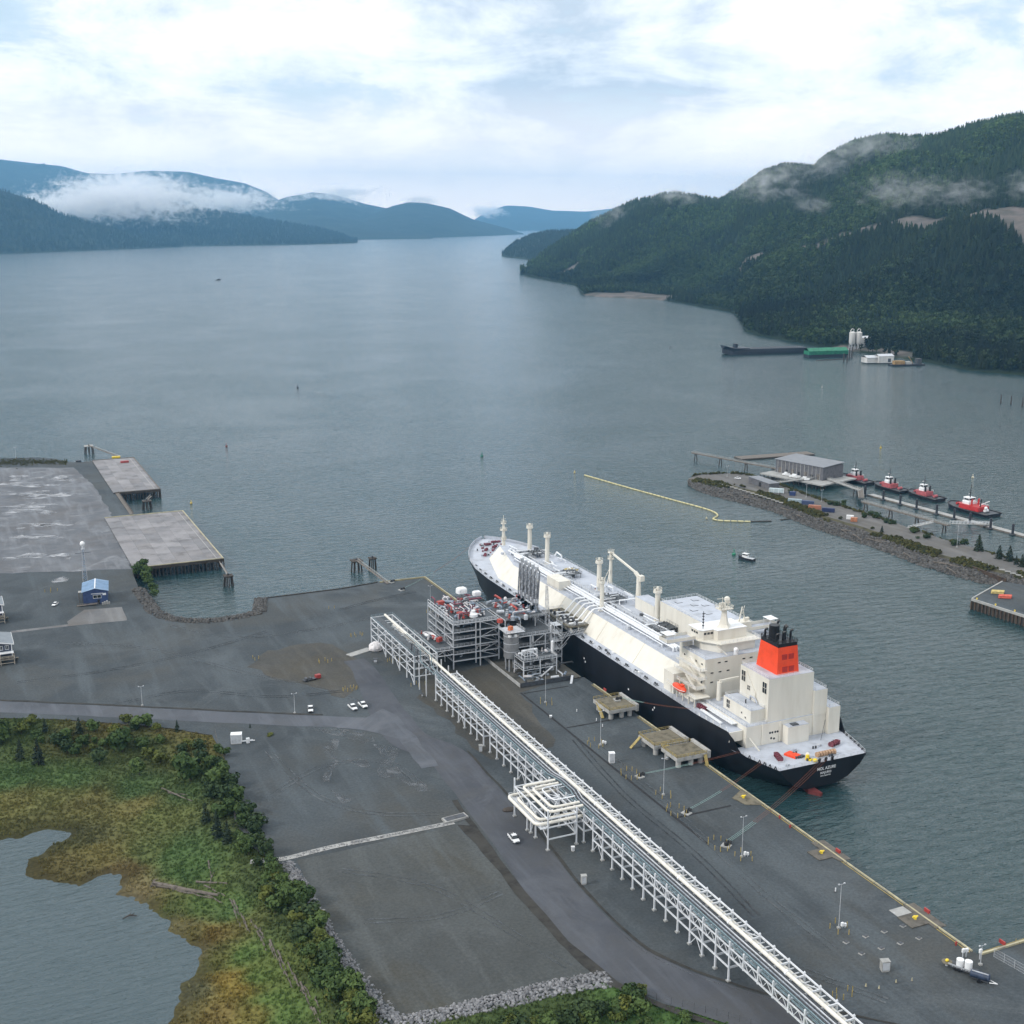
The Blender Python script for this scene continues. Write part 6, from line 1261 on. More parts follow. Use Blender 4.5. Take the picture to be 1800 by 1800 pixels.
for i in range(3): MB().box(.8 + i * 1.4, .9 + i * 1.4, -.06, .06, 19.8, 22.4).build('rail_post', WSTEEL, pmod)
lw = thing_part('lower_deck', pmod, (-8.2, -1, 0)); MB().box(0, 8, 0, 27, 9.4, 9.55).build('deck', GRATE, lw); MB().bar((0, 0, 9.2), (8, 0, 9.2), .3).bar((0, 0, 9.2), (0, 27, 9.2), .3).bar((0, 0, 7.0), (8, 0, 7.0), .3).bar((0, 0, 7), (0, 0, 9.2), .3).bar((0, .05, 7), (4, .05, 9.1), .2).build('edge_beam', WSTEEL, lw)
MB().rail([(8, 0, 9.55), (0, 0, 9.55), (0, 27, 9.55)], 1.1, .09, 2).build('railing', WSTEEL, lw)
for y in (4, 14, 24): MB().bar((.3, y, 0), (.3, y, 9.3), .3).build('leg', STEEL, lw)
for y in (4.5, 8.5): MB().tube([(3 + 2.2 * math.cos(q), 12 + y * .5 + 2.6 * math.sin(q), 11 + q * .35) for q in np.linspace(-1.2, 4.0, 12)], .5, 9).build('pipe_bend', WHITE if y < 5 else PINKW, lw, smooth=True)
MB().cbox(5.0, 9.0, 11.2, 2.4, 1.6, 1.8, .5).build('valve_actuator', REDV, lw); kit(lw, 8, 1, 6, 10, 24, 9.6, PR, (PINKW, REDV, BLUEG, PIPEG), .8, 2)
# wrapped coolers on the roof behind
for x, y, s_, lab in ((199.5, 499, 4.6, 'larger white wrapped package on the far top corner of the process module'), (204.8, 494, 3.6, 'smaller white wrapped package beside the larger one at the module top')):
    m_ = MB(); rr = random.Random(int(x)); m_.sphere((0, 0, s_ * .5), s_ * .55, s_ * .45, s_ * .62, 12, 8); m_.v = [(a + rr.uniform(-.12, .12), b + rr.uniform(-.12, .12), max(0, c)) for a, b, c in [tuple(math.copysign(abs(q / k) ** .45, q) * k for q, k in zip((a, b, c - s_ * .5), (s_ * .5, s_ * .42, s_ * .5))) for a, b, c in m_.v]]; m_.v = [(a, b, c + s_ * .4) for a, b, c in m_.v]
    o = m_.build('wrapped_package', WHITE, None, (x, y, 25.4)); tag(o, lab, 'package')
MB().box(16, 26, 28, 38, 18.9, 19.7).build('deck', GRATE, pmod); 
for x, y in ((17, 37), (25.4, 37), (25.4, 29)): MB().bar((x, y, 0), (x, y, 19), .4).build('column', STEEL, pmod)
# ---- jetty head: slab, second frame, vessel, arms
jh = thing('jetty_slab', 'concrete jetty slab under the loading equipment', 'slab', (198.5, 433, YZ)); sl2 = MB().box(0, 27.5, 0, 71, .13, .5).build('slab', pmat('wet dark concrete', (.10, .095, .082), .7, 0, .25, .2), jh); MB().box(-.3, 0, 0, 71, .1, 1.5).build('parapet', CONC, jh); MB().box(-.3, 24, -.3, 0, .1, 2.0).build('pipe_trench_wall', DSTEEL, jh); MB().bar((23, -.6, 2), (20.5, -4.4, .1), 1.0, .15).build('stair', STEEL, jh); kit(jh, 34, 1, 24, 1, 20, .5, random.Random(8), (STEEL, DSTEEL, PIPEG, BLUEG, GRATE, PINKW), .85, 2.4)
JS = random.Random(33)
jf = thing('loading_structure', 'crowded grey steel frame between the process module and the ship', 'steel frame', (204.5, 452, YZ + .5))
JL = [5.0, 9.5, 14.0, 18.5]
for x in (0, 7, 14, 19):
    for y in (0, 10, 20, 30, 38): MB().box(x - .2, x + .2, y - .2, y + .2, 0, 18.5 if y > 5 else 14).build('column', STEEL, jf)
for z in JL:
    for y in (0, 10, 20, 30, 38):
        if y or z < 15: MB().bar((0, y, z), (19, y, z), .28, .4).build('floor_beam', STEEL, jf)
    for x in (0, 7, 14, 19): MB().bar((x, 0 if z < 15 else 10, z), (x, 38, z), .28, .4).build('floor_beam', STEEL, jf)
    MB().box(.2, 18.8, .2 if z < 15 else 9, 37.8, z + .2, z + .28).build('deck', GRATE, jf)
    MB().rail([(0, 10, z + .28), (0, .1, z + .28), (19, .1, z + .28), (19, 38, z + .28)] if z < 15 else [(0, 9, z + .28), (19, 9, z + .28), (19, 38, z + .28)], 1.1, .09, 1.9).build('railing', STEEL, jf)
    kit(jf, 20, 1, 15, 4, 34, z + .28, JS, (STEEL, PIPEG, DSTEEL, BLUEG, PINKW, GRATE) if z < 18 else (BLUEG, PIPEG, REDV, PURP, BLUEG, PINKW, STEEL), 1.0, 2.4)
kit(jf, 46, 1, 16, 10, 35, 18.8, JS, (BLUEG, BLUEG, REDV, PURP, PIPEG, PINKW, STEEL, STEEL, BLUEG), .95, 3.2)
for a, b in (((0, 0, 0), (7, 0, 5)), ((14, 0, 5), (7, 0, 9.5)), ((7, 0, 9.5), (14, 0, 14)), ((19, 0, 0), (14, 0, 5))): MB().bar(a, b, .2).build('brace', STEEL, jf)
MB().cbox(-4.2, 6, 20.2, 1.8, 1.8, 1.6, .4).build('valve_actuator', REDV, jf)
_p = at(907, 1138, 12.0)
vd = thing('grey_drum', 'big grey cylindrical vessel standing in the plant beside the module', 'vessel', (203.0, 452.5, YZ + .5)); MB().tube([(0, 0, 5.4), (0, 0, 5.8), (0, 0, 16.2), (0, 0, 17.4)], [2.6, 3.2, 3.2, 1.4], 20).build('shell', pmat('weathered grey cladding', (.23, .235, .245), .5, .3, .12, .4), vd, smooth=True)
for z in (8.6, 12.0, 15.2): MB().cyl((0, 0, z), (0, 0, z + .25), 3.28, 3.28, 20).build('band', STEEL, vd)
for a in range(4): MB().bar((2.4 * math.cos(a * 1.57 + .8), 2.4 * math.sin(a * 1.57 + .8), 0), (2.4 * math.cos(a * 1.57 + .8), 2.4 * math.sin(a * 1.57 + .8), 5.6), .4).build('leg', STEEL, vd)
MB().box(-4, 4.5, -4.2, 4.2, 17.4, 17.55).rail([(-4, 4.2, 17.55), (-4, -4.2, 17.55), (4.5, -4.2, 17.55), (4.5, 4.2, 17.55)], 1.1, .1, 1.8).build('top_platform', STEEL, vd); MB().cbox(-.6, -.6, 18.5, 1.6, 1.6, 1.7, .3).build('valve_actuator', pmat('orange actuator', (.52, .14, .05), .5, 0, .2, 1), vd); MB().sphere((-1.9, -2.7, 15.8), .8, n=8, k=6).sphere((.6, -3.1, 15.8), .8, n=8, k=6).build('floodlight', WHITE, vd)
sk = thing('valve_skid', 'white framed valve skid raised on legs in front of the grey vessel', 'skid', (203.2, 440.5, YZ + .5))
for x in (0, 7.5, 15): 
    for y in (0, 9): MB().box(x - .2, x + .2, y - .2, y + .2, 0, 7.6 if x < 10 else 8.4).build('leg', WSTEEL, sk)
for z in (3.8, 7.4):
    MB().box(-.2, 15.2, -.2, 9.2, z, z + .12).build('deck', GRATE, sk); MB().bar((0, 0, z - .1), (15, 0, z - .1), .34).bar((0, 9, z - .1), (15, 9, z - .1), .34).bar((0, 0, z - .1), (0, 9, z - .1), .34).bar((15, 0, z - .1), (15, 9, z - .1), .34).build('edge_beam', WSTEEL, sk); MB().rail([(0, 9, z + .1), (0, 0, z + .1), (15, 0, z + .1), (15, 9, z + .1)], 1.1, .09, 1.7).build('railing', WSTEEL, sk)
for x in (1, 3.6, 6.2): 
    for y in (1, 4): MB().bar((x, y, 7.5), (x, y, 11), .2).build('cage_post', WSTEEL, sk)
for z in (9.2, 11): MB().bar((1, 1, z), (6.2, 1, z), .18).bar((1, 4, z), (6.2, 4, z), .18).bar((1, 1, z), (1, 4, z), .18).bar((6.2, 1, z), (6.2, 4, z), .18).build('cage_rail', WSTEEL, sk)
MB().tube([(2, 6, 8), (2, 6, 9.6), (6, 6.4, 9.8), (9, 6.6, 9.6), (9, 6.6, 7.6)], .5, 9).build('pipe', PIPEW, sk, smooth=True); kit(sk, 9, 1, 13, 1, 8, 7.5, JS, (PINKW, STEEL, PIPEG, WHITE), .7, 1.8); kit(sk, 8, 1, 13, 1, 8, 3.9, JS, (STEEL, PIPEG, DSTEEL), .7, 1.8); MB().bar((13, -.6, 3.8), (7.5, -.6, .1), .9, .2).build('stair', WSTEEL, sk)
for i, (x, y, h, lab) in enumerate(((218.6, 445.5, 12.5, 'tall white vertical pipe nearest the gangway at the jetty head'), (214.0, 455, 13.5, 'white vertical pipe behind the valve skid'), (221.5, 452.5, 17, 'tall grey tower leg beside the gangway'))):
    o = thing('vertical_pipe', lab, 'pipe', (x, y, YZ + .5)); MB().tube([(0, 0, 0), (0, 0, h), (0, 0, h + .4)], [.55, .55, .2], 12).build('shaft', WHITE if i < 2 else STEEL, o, smooth=True); MB().cyl((0, 0, 0), (0, 0, .3), .9, .9, 12).build('flange', STEEL, o)
# gangway tower and gangway
gt = thing('gangway_tower', 'grey steel gangway tower at the wharf edge', 'tower', (221.5, 449.5, YZ + .5))
for x in (0, 3.6): 
    for y in (0, 5): MB().box(x - .15, x + .15, y - .15, y + .15, 0, 19).build('leg', STEEL, gt)
for z in (3.5, 7, 10.5, 14, 17.5): MB().box(0, 3.6, 0, 5, z, z + .1).rail([(0, 5, z + .1), (0, 0, z + .1), (3.6, 0, z + .1), (3.6, 5, z + .1)], 1.1, .08, 1.6).build('landing', STEEL, gt); MB().bar((.6, .8, z), (3, .8, z - 3.4), .8, .15).build('stair', GRATE, gt)
gw = thing('gangway', 'grey truss gangway reaching from the tower onto the ship deck', 'gangway', (224.8, 452, YZ + 9.5)); 
MB().bar((0, 0, 2.2), (12.6, 1.5, 3.0), 1.7, .16).build('deck', GRATE, gw); m_ = MB()
for sy_ in (-.85, .85):
    m_.bar((0, sy_, 3.4), (12.6, sy_ + 1.5, 4.2), .12); m_.bar((0, sy_, 2.2), (12.6, sy_ + 1.5, 3.0), .16)
    for i in range(8): t = i / 8; m_.bar((12.6 * t, sy_ + 1.5 * t, 2.2 + .8 * t), (12.6 * (t + .125), sy_ + 1.5 * (t + .125), 3.5 + .8 * t), .09)
m_.build('side_truss', STEEL, gw); MB().bar((-.4, -1.2, -2.8), (5, -.6, 2.2), .22).bar((-.4, 1.2, -2.8), (5, 1.4, 2.2), .22).bar((-.4, 0, -4.4), (4.2, .5, -.8), .22).build('strut', STEEL, gw)
fb = thing('fender_boom', 'white boom running along the ship side below the loading arms', 'boom', (228.5, 455, YZ + 10)); MB().tube([(0, 0, 0), (0, 9, .6), (0, 18, 1.0)], .4, 8).build('tube', WHITE, fb); MB().bar((0, 1, 0), (-3, 1, 0), .25).bar((0, 17, 1), (-3, 17, 1), .25).build('bracket', STEEL, fb)
# loading arms
ARMD = pmat('dark arm steel', (.29, .305, .335), .45, .2, .3, .9); ARML = pmat('blue grey arm steel', (.50, .52, .55), .45, .3, .2, .9)
ordinal = ('nearest the stern', 'second from the stern end', 'middle one of the row', 'second from the bow end', 'nearest the bow')
for i, y in enumerate((466.5, 470.3, 474.1, 477.9, 481.7)):
    a = thing('marine_loader', 'tall folded dark steel loading arm, ' + ordinal[i], 'loading arm', (221.0, y, YZ + .5), 0, 'loading arms at the jetty head')
    MB().tube([(0, 0, 0), (0, 0, 23.5)], [.7, .6], 10).build('riser', ARMD, a, smooth=True); MB().cbox(0, 0, 23.8, 1.6, 1.6, 1.6).build('swivel', ARML, a)
    MB().tube([(0, .9, 23.5), (.3, 1.0, 30), (.8, 1.0, 38.2)], .42, 8).build('inner_arm', ARML, a, smooth=True); MB().tube([(.8, 1.0, 38.2), (2.2, 1.0, 36.4), (1.5, 1.0, 26), (1.1, 1.0, 17.5)], .36, 8).build('outer_arm', ARMD, a, smooth=True)
    MB().cbox(.8, 1.0, 38.0, 1.4, .9, 1.6).build('apex', ARML, a); MB().tube([(-.7, 2.0, 18), (-.3, 2.1, 28), (.2, 2.0, 36.5)], .4, 8).tube([(1.5, 2.6, 17), (1.8, 2.7, 30), (1.2, 2.6, 35.5)], .34, 8).build('vapour_arm', ARMD, a, smooth=True)
    for k in range(6): MB().bar((-.5, -.6, 19 + k * 3), (1.4, 2.9, 20.4 + k * 3), .3, .9).build('frame_panel', (ARMD, ARML)[k % 2], a); MB().cbox(-.9, .4, 20.4, 1.6, 1.2, 2.6).build('counterweight', ARMD, a); MB().bar((-.5, .5, 22), (0, .9, 37), .16).bar((.5, -.5, 22), (1.4, .9, 36), .14).bar((-.6, -.3, 17), (-.4, .2, 33), .16).build('pantograph_cable', ARMD, a)
    MB().cbox(1.1, 1.0, 17.0, 1.0, 1.0, 1.6).build('coupler', WHITE if i % 2 else ARML, a)
    for k in range(5): MB().bar((-.6, -.5, 6 + k * 3.4), (.8, .9, 8 + k * 3.4), .14).build('ladder_cage', ARMD, a)
    MB().box(-1.5, 1.9, -1.6, 1.6, 18.0, 18.15).rail([(-1.5, -1.6, 18.15), (1.9, -1.6, 18.15), (1.9, 1.6, 18.15)], 1.1, .08, 1.2).build('platform', GRATE, a)
m_ = thing('lattice_mast', 'slender lattice tower at the side of the loading arms', 'tower', (224.5, 463.5, YZ + .5))
for x, y in ((0, 0), (1.6, 0), (0, 1.6), (1.6, 1.6)): MB().bar((x * 1.6, y * 1.4, 0), (x * .4, y * .4, 31), .16).build('leg', ARML, m_)
for k in range(10): s0 = 1 - k * .07; MB().bar((0, 0, k * 3.0), (2.2 * s0, 0, k * 3.0 + 3), .1).bar((0, 0, k * 3.0), (0, 2.0 * s0, k * 3.0 + 3), .1).build('lattice', ARML, m_)
# white wrapped bundle and boxes at the rack end
wb = MB(); wb.sphere((0, 0, 1.4), 3.4, 2.6, 2.6, 12, 8); rr = random.Random(2); wb.v = [(a + rr.uniform(-.25, .25), b + rr.uniform(-.25, .25), max(0, c + rr.uniform(-.2, .2))) for a, b, c in wb.v]; p = at(661, 1143, YZ)
tag(wb.build('wrapped_bundle', pmat('white shrink wrap', (.68, .65, .65), .5, 0, .15, .8), None, p), 'bundle in white shrink wrap at the far end of the pipe rack', 'bundle')
p = at(632, 1147, YZ); tag(MB().box(-6, 6, -2, 2, .02, .3).build('concrete_plinth', CONC, None, p, rz=.4), 'flat concrete plinth left of the white wrapped bundle', 'plinth')
# ================================================================== WHARF AND YARD FURNITURE
def kerb(pts, lab, stubs=True, w=.42, h=.4, m_=KERBY):
    a = Vector((*pts[0], YZ)); o = thing('wharf_kerb', lab, 'kerb', a)
    for p, q in zip(pts[:-1], pts[1:]):
        p = Vector((*p, 0)); q = Vector((*q, 0)); L_ = (q - p).length; n = max(1, int(L_ / 12)); d = (q - p) / n
        for i in range(n):
            s0 = p + d * i - Vector((a.x, a.y, 0)); s1 = s0 + d * .985; MB().bar((s0.x, s0.y, h / 2 + .02), (s1.x, s1.y, h / 2 + .02), w, h).build('kerb_beam', m_, o)
            if stubs: nn = Vector((-d.y, d.x, 0)).normalized(); MB().bar(s0 + nn * .9 + Vector((0, 0, .1)), s1 + nn * .9 + Vector((0, 0, .1)), .12, .18).bar(s0 + nn * 1.0 + Vector((0, 0, .02)), s0 + nn * 1.0 + Vector((0, 0, .8)), .1).build('pipe_rail', YELLOW, o)
    return o
kerb([(227.1, 215), (227.1, 340.5)], 'worn yellow kerb along the wharf edge between the ship stern and the corner'); kerb([(227.1, 365), (227.1, 387.5)], 'short yellow kerb between the two concrete mooring platforms'); kerb([(227.1, 402), (227.1, 424.6)], 'yellow kerb between the mooring platform and the jetty head')
kerb([(219.2, 505), (219.1, 600.0), (194, 600.6)], 'yellow kerb around the far corner of the wharf beyond the process plant'); kerb([(193, 600.4), (172, 597), (131, 596.7)], 'dark timber kerb along the far edge of the yard', False, .5, .45, TIMBER)
kerb([(228.4, 213.0), (330, 213.0)], 'pale kerb along the adjoining wharf at the right edge', True, .6, .5, KERBY)
# ---- bollards
bolm = MB(); bolm.tube([(0, 0, -.05), (0, 0, 1.25), (0, 0, 1.4)], [.14, .14, .05], 8); BOLM = bolm.mesh('bollard', YELLOW); FR = random.Random(17)
def bollards(cx, cy, n, rx, ry, lab, grp, h=1.15):
    for i in range(n):
        a = 2 * math.pi * i / n + FR.uniform(-.15, .15); o = link('bollard', BOLM, None, (cx + rx * math.cos(a), cy + ry * math.sin(a), YZ)); o.scale = (.9, .9, h * FR.uniform(.95, 1.1)); tag(o, lab, 'bollard', grp)
for cx, cy, n, lab in ((199.6, 371, 7, 'yellow bollard in the ring around the white cabinet by the drain'), (198.4, 343.5, 9, 'yellow bollard guarding the mooring hook opposite the platforms'), (198.4, 313.5, 9, 'yellow bollard guarding the middle mooring hook'), (198.6, 289.5, 9, 'yellow bollard guarding the mooring hook nearest the ship stern'), (201.5, 280.5, 5, 'yellow bollard round the light pole nearest the ship stern'),
                       (202.6, 237.5, 5, 'yellow bollard round the light pole near the bottom right'), (201, 325.6, 5, 'yellow bollard round the light pole opposite the twin platforms'), (200.8, 414.2, 6, 'yellow bollard round the light pole by the jetty slab'), (200.6, 541.6, 4, 'yellow bollard round the light pole beyond the module')):
    bollards(cx, cy, n, 1.8 + .12 * n, 2.0 + .22 * n, lab, lab.replace('yellow bollard', 'bollards'))
for px, py, n, lab in ((627, 1118, 7, 'yellow bollard in the cluster beyond the wrapped bundle'), (615, 1213, 9, 'yellow bollard in the row above the parked pickups'), (571, 1164, 5, 'yellow bollard in the small cluster on the brown dirt'), (449, 1159, 3, 'yellow bollard standing alone left of the brown dirt'), (1482, 1750, 7, 'yellow bollard in the cluster beside the pipe rack at the bottom'), (90, 1040, 4, 'yellow bollard near the white car and blue shed'), (693, 1162, 6, 'yellow bollard at the end of the pipe tower'), (735, 1205, 4, 'yellow bollard at the start of the pipe rack'), (583, 1070, 2, 'yellow bollard far out on the grey yard')):
    p = at(px, py, YZ); bollards(p.x, p.y, n, 3.0 if n > 3 else 1.4, 1.5, lab, lab.replace('yellow bollard', 'bollards'))
for px, py in ((1522, 1734), (1545, 1738), (1575, 1727), (1603, 1724)):
    p = at(px, py, YZ); o = thing('traffic_cone', 'orange marker cone in the row near the bottom right', 'cone', p, 0, 'marker cones near the bottom right'); MB().tube([(0, 0, .05), (0, 0, .9)], [.24, .06], 8).build('cone', KERBY, o); MB().box(-.35, .35, -.35, .35, 0, .06).build('base', DSTEEL, o)
# ---- light poles
def light_pole(x, y, h, lab, box=True, z=YZ):
    o = thing('light_pole', lab, 'light pole', (x, y, z)); MB().tube([(0, 0, 0), (0, 0, h)], [.11, .06], 8).build('pole', STEEL, o); MB().box(-.4, .4, -.4, .4, -.05, .5).build('footing', CONC, o)
    MB().bar((-.9, 0, h), (.9, 0, h), .07).build('cross_arm', STEEL, o)
    for sx in (-.9, .9): MB().cbox(sx, -.1, h + .2, .42, .34, .26).build('lamp', STEEL, o)
    if box: MB().cbox(.9, -.3, 1.2, .7, .6, 1.0).cbox(1.7, -.5, 1.0, .6, .6, .8).build('control_box', WHITE, o); MB().bar((.9, -.3, 0), (.9, -.3, .8), .15).bar((1.7, -.5, 0), (1.7, -.5, .7), .15).build('box_stand', STEEL, o)
    return o
for x, y, h, lab, bx in ((202.6, 238, 13, 'tall light pole with twin lamps near the bottom right of the wharf', True), (201, 280.8, 13, 'light pole beside the mooring hook nearest the ship stern', True), (201, 325.8, 13, 'light pole opposite the twin concrete platforms', False), (201.1, 369.8, 13, 'light pole beside the white cabinet and drain', True), (200.6, 414.4, 13, 'light pole in front of the jetty slab', False), (200.6, 542.2, 13, 'light pole beyond the process module', False), (56.1, 475.8, 8, 'thin lamp post beside the road at the left', False), (108.3, 444.1, 8, 'thin lamp post beside the road above the cabinet', False)):
    light_pole(x, y, h, lab, bx)
# ---- cabinets
def cabinet(px, py, w, d, h, lab, m_=CONC, legs=True, z=YZ):
    p = at(px, py, z); o = thing('cabinet', lab, 'cabinet', p, -.3); b = .35 if legs else 0; MB().box(-w / 2, w / 2, -d / 2, d / 2, b, h).build('case', m_, o); MB().box(-w / 2 - .1, w / 2 + .1, -d / 2 - .1, d / 2 + .1, h + .003, h + .12).build('lid', m_, o); MB().box(-w / 2 + .15, w / 2 - .15, -d / 2 - .05, -d / 2 - .002, b + .2, h - .2).build('door', STEEL, o)
    if legs: MB().box(-w / 2 + .1, w / 2 - .1, -d / 2 + .1, d / 2 - .1, -.05, b).build('plinth', CONC, o)
cabinet(1026, 1554, 1.5, 1.3, 2.7, 'pale grey cabinet standing alone below the pipe loop'); cabinet(1555, 1706, 2.1, 1.6, 2.8, 'pale grey cabinet on the wharf near the bottom right'); cabinet(845, 1321, 1.2, 1.2, 2.4, 'small grey cabinet under the upper pipe rack'); cabinet(660, 1165, 1.6, 1.4, 1.8, 'small dark cabinet by the bend of the pier road', DSTEEL)
cabinet(1075, 1341, 1.9, 1.7, 3.8, 'tall white cabinet between bollards beside the wharf drain', WHITE); cabinet(1007, 1497, .9, .7, 1.6, 'little white box at the foot of the loop platform', WHITE); cabinet(742, 1225, 1.0, .9, 1.4, 'dark box at the start of the pipe rack', DSTEEL); cabinet(968, 1262, .8, .8, .9, 'small white box on the apron before the jetty slab', WHITE)
o = cabinet(416, 1306, 3.8, 2.6, 3.6, 'white equipment hut at the roadside above the fence', WHITE, True); p = at(436, 1306, YZ); o2 = thing('pipe_stand', 'white pipe stand beside the roadside equipment hut', 'pipe stand', p); MB().box(-.6, .6, -.5, .5, .1, 1.9).build('box', WHITE, o2); MB().tube([(-3.4, .4, .9), (0, 0, .9), (2.4, -.6, .9)], .16, 6).tube([(-3.4, 1.4, .6), (2, 1.0, .6)], .14, 6).build('pipe', WHITE, o2)
for x, y in ((173.5, 383.5), (176, 372)):
    pass
for i, (x, y, lab) in enumerate(((207.5, 401, 'tiny white marker on the wharf apron, the left of two'), (210.2, 390, 'tiny white marker on the wharf apron, the right of two'), (209.6, 384, 'white marker post on the apron before platform'), (213.8, 253.5, 'white marker on the wharf near the flat slab'))):
    o = thing('marker_post', lab, 'marker', (x, y, YZ)); MB().tube([(0, 0, 0), (0, 0, 1.2)], [.16, .16], 8).build('post', WHITE, o); MB().cyl((0, 0, 0), (0, 0, .15), .4, .4, 8).build('base', DSTEEL, o)
# ---- concrete mooring platforms
def mooring_platform(x0, x1, y0, y1, zt, lab, rails, stair=None):
    o = thing('mooring_platform', lab, 'platform', (x0, y0, YZ)); w, d = x1 - x0, y1 - y0; MB().box(0, w, 0, d, zt - 1.3, zt).build('deck', CONCL, o); MB().box(.25, w - .25, .25, d - .25, zt + .004, zt + .06).build('deck_surface', CONCB, o)
    for i, x in enumerate((1.6, w * .5, w - 2.6)):
        for y in (1.6, d - 1.6): MB().tube([(x, y, -.2), (x, y, zt - 1.3)], [.95, .95], 14).build('pile', CONCL, o, smooth=True)
    for a, b in rails: MB().rail([(*a, zt + .06), (*b, zt + .06)], 1.1, .11, 1.6, (1, .5)).build('railing', YELLOW, o)
    MB().box(w - .9, w + .25, -.4, d + .4, zt - 1.8, zt + .9).build('fender_wall', CONCL, o)
    if stair: MB().bar(stair[0], stair[1], 1.2, .22).build('stair', YELLOW, o)
    return o
A_ = mooring_platform(214.7, 227.0, 388.2, 401.2, 3.9, 'brown topped concrete mooring platform with yellow stair, nearest the jetty head', [((0, 0), (0, 9)), ((0, 0), (11, 0)), ((0, 13), (11, 13))], ((0.6, 11, 3.8), (-1.2, 3, .2)))
B1_ = mooring_platform(213.6, 227.4, 353.2, 364.4, 3.9, 'farther of the two adjoining concrete mooring platforms', [((0, 0), (0, 11.2)), ((0, 11.2), (13, 11.2)), ((0, 0), (13, 0))], ((-.2, 9.5, 3.8), (-4.2, 9.5, .2)))
B2_ = mooring_platform(215.4, 228.6, 341.0, 351.6, 3.9, 'nearer of the two adjoining concrete mooring platforms beside the ship stern', [((0, 0), (0, 10.6)), ((0, 10.6), (12, 10.6)), ((0, 0), (12, 0))], ((11, -.6, 3.8), (11, -2.2, .2)))
br_ = MB().box(2, 4, 10.6, 12.3, 3.4, 3.6).rail([(2, 10.6, 3.9), (2, 12.3, 3.9)], 1.1, .1, 1).build('link_bridge', YELLOW, B2_)
# ---- mooring hooks
def hook(x, y, z, rz, lab, n=3):
    o = thing('mooring_hook', lab, 'mooring hook', (x, y, z), rz); MB().box(-1.2, 1.2, -1.4, 1.4, 0, .35).build('base', CONC, o); MB().tube([(0, 0, .35), (0, 0, 1.2), (0, 0, 1.5)], [.7, .5, .2], 10).build('capstan', BLACK, o)
    for i in range(n): a = (i - (n - 1) / 2) * .8; MB().tube([(0, a * .6, .8), (1.1, a, .9), (1.9, a, 1.1), (1.9, a, .7), (1.3, a, .6)], .24, 7).build('hook', BLACK, o)
    return o
hook(200.8, 341, YZ, .2, 'black mooring hook opposite the twin concrete platforms', 2); hook(201, 311.5, YZ, .4, 'black mooring hook in the middle of the wharf apron', 2); hook(200.5, 288.3, YZ, .6, 'black mooring hook nearest the ship stern lines', 3); hook(199.7, 582, YZ, .3, 'black mooring hook near the far wharf corner', 2); hook(222.6, 396.6, YZ + 3.96, -.2, 'black mooring hook on the platform nearest the jetty head', 2)
p = at(688, 1024, YZ); hook(p.x, p.y, YZ, .4, 'black mooring hook at the walkway on the far edge', 2)
# ---- mooring lines: pale green tails, rust-red wire
def mooring_line(a, b, lab, frac=.42, sag=1.2, r=.034, n=2, sp=.55, grp=None):
    a = Vector(a); b = Vector(b); d = (b - a).normalized(); sd = Vector((-d.y, d.x, 0)).normalized()
    for k in range(n):
        o = thing('mooring_line', lab, 'rope', a, 0, grp); off0 = sd * (k - (n - 1) / 2) * sp; off1 = sd * (k - (n - 1) / 2) * sp * 1.6; pts = []
        for i in range(13): t = i / 12; q = (b - a) * t + off0 * (1 - t) + off1 * t; q.z -= sag * 4 * t * (1 - t); pts.append(q)
        k1 = max(2, int(12 * frac)); MB().tube(pts[:k1 + 1], r * 1.3, 5).build('tail', ROPE, o); MB().tube(pts[k1:], r, 5).build('wire', ROPER, o)
mooring_line((202.4, 341.2, YZ + .9), (236.2, 333.5, SD + .6), 'mooring line from the hook opposite the twin platforms to the ship', .5, .4, grp='lines to the ship quarter')
mooring_line((202.5, 312.3, YZ + .9), (238.4, 323.5, SD + .6), 'mooring line from the middle hook to the ship quarter', .42, .9, grp='lines to the ship stern side')
mooring_line((202.0, 289.4, YZ + .9), (258.5, 316.4, SD + .8), 'mooring line from the nearest hook up to the ship transom', .32, 1.6, n=3, grp='lines to the ship transom')
mooring_line((224.4, 396.2, YZ + 4.9), (233.6, 361.5, MD + .4), 'mooring line from the platform hook forward to the ship side', .35, .6, grp='lines from the platform')
mooring_line((201.2, 582.4, YZ + .9), (218.6, 597.5, YZ + 1.0), 'pale mooring line lying across the far wharf corner', .98, .2, n=2, grp='lines on the far corner')
mooring_line((218.6, 597.5, YZ + 1.0), (246.5, 602.0, MD + 2.6), 'thin mooring line from the far wharf corner to the ship bow', .1, 1.0, grp='bow lines')
# ---- flat slabs let into the wharf with yellow cleats
def edge_slab(poly, lab, cleat, m_=CONC):
    o = thing('wharf_slab', lab, 'slab', (*poly[0], YZ)); MB().prism([(x - poly[0][0], y - poly[0][1]) for x, y in poly], .06, .28).build('slab', m_, o)
    cx, cy = cleat[0] - poly[0][0], cleat[1] - poly[0][1]; MB().tube([(cx, cy, .28), (cx, cy, .8), (cx, cy, 1.0)], [.45, .35, .6], 10).bar((cx - .9, cy, .95), (cx + .9, cy, .95), .3).build('cleat', pmat('bright cleat yellow', (.8, .6, .05), .45, 0, .1, 1), o)
SL = pmat('dark brown slab', (.115, .105, .09), .85, 0, .2, .5)
edge_slab([(220.4, 275.2), (220.6, 269.4), (225.2, 269.4), (226, 266.4), (229.6, 266.4), (229.6, 279.2), (225, 279.2), (225, 275.2)], 'stepped brown slab with yellow cleat on the wharf edge, the middle one', (223.8, 272.6), SL)
edge_slab([(220.4, 235.6), (220.4, 229.8), (226, 229.8), (226, 227), (229.6, 227), (229.6, 239.6), (226, 239.6), (226, 235.6)], 'stepped brown slab with yellow cleat on the wharf edge, nearest the bottom corner', (224.2, 233), SL)
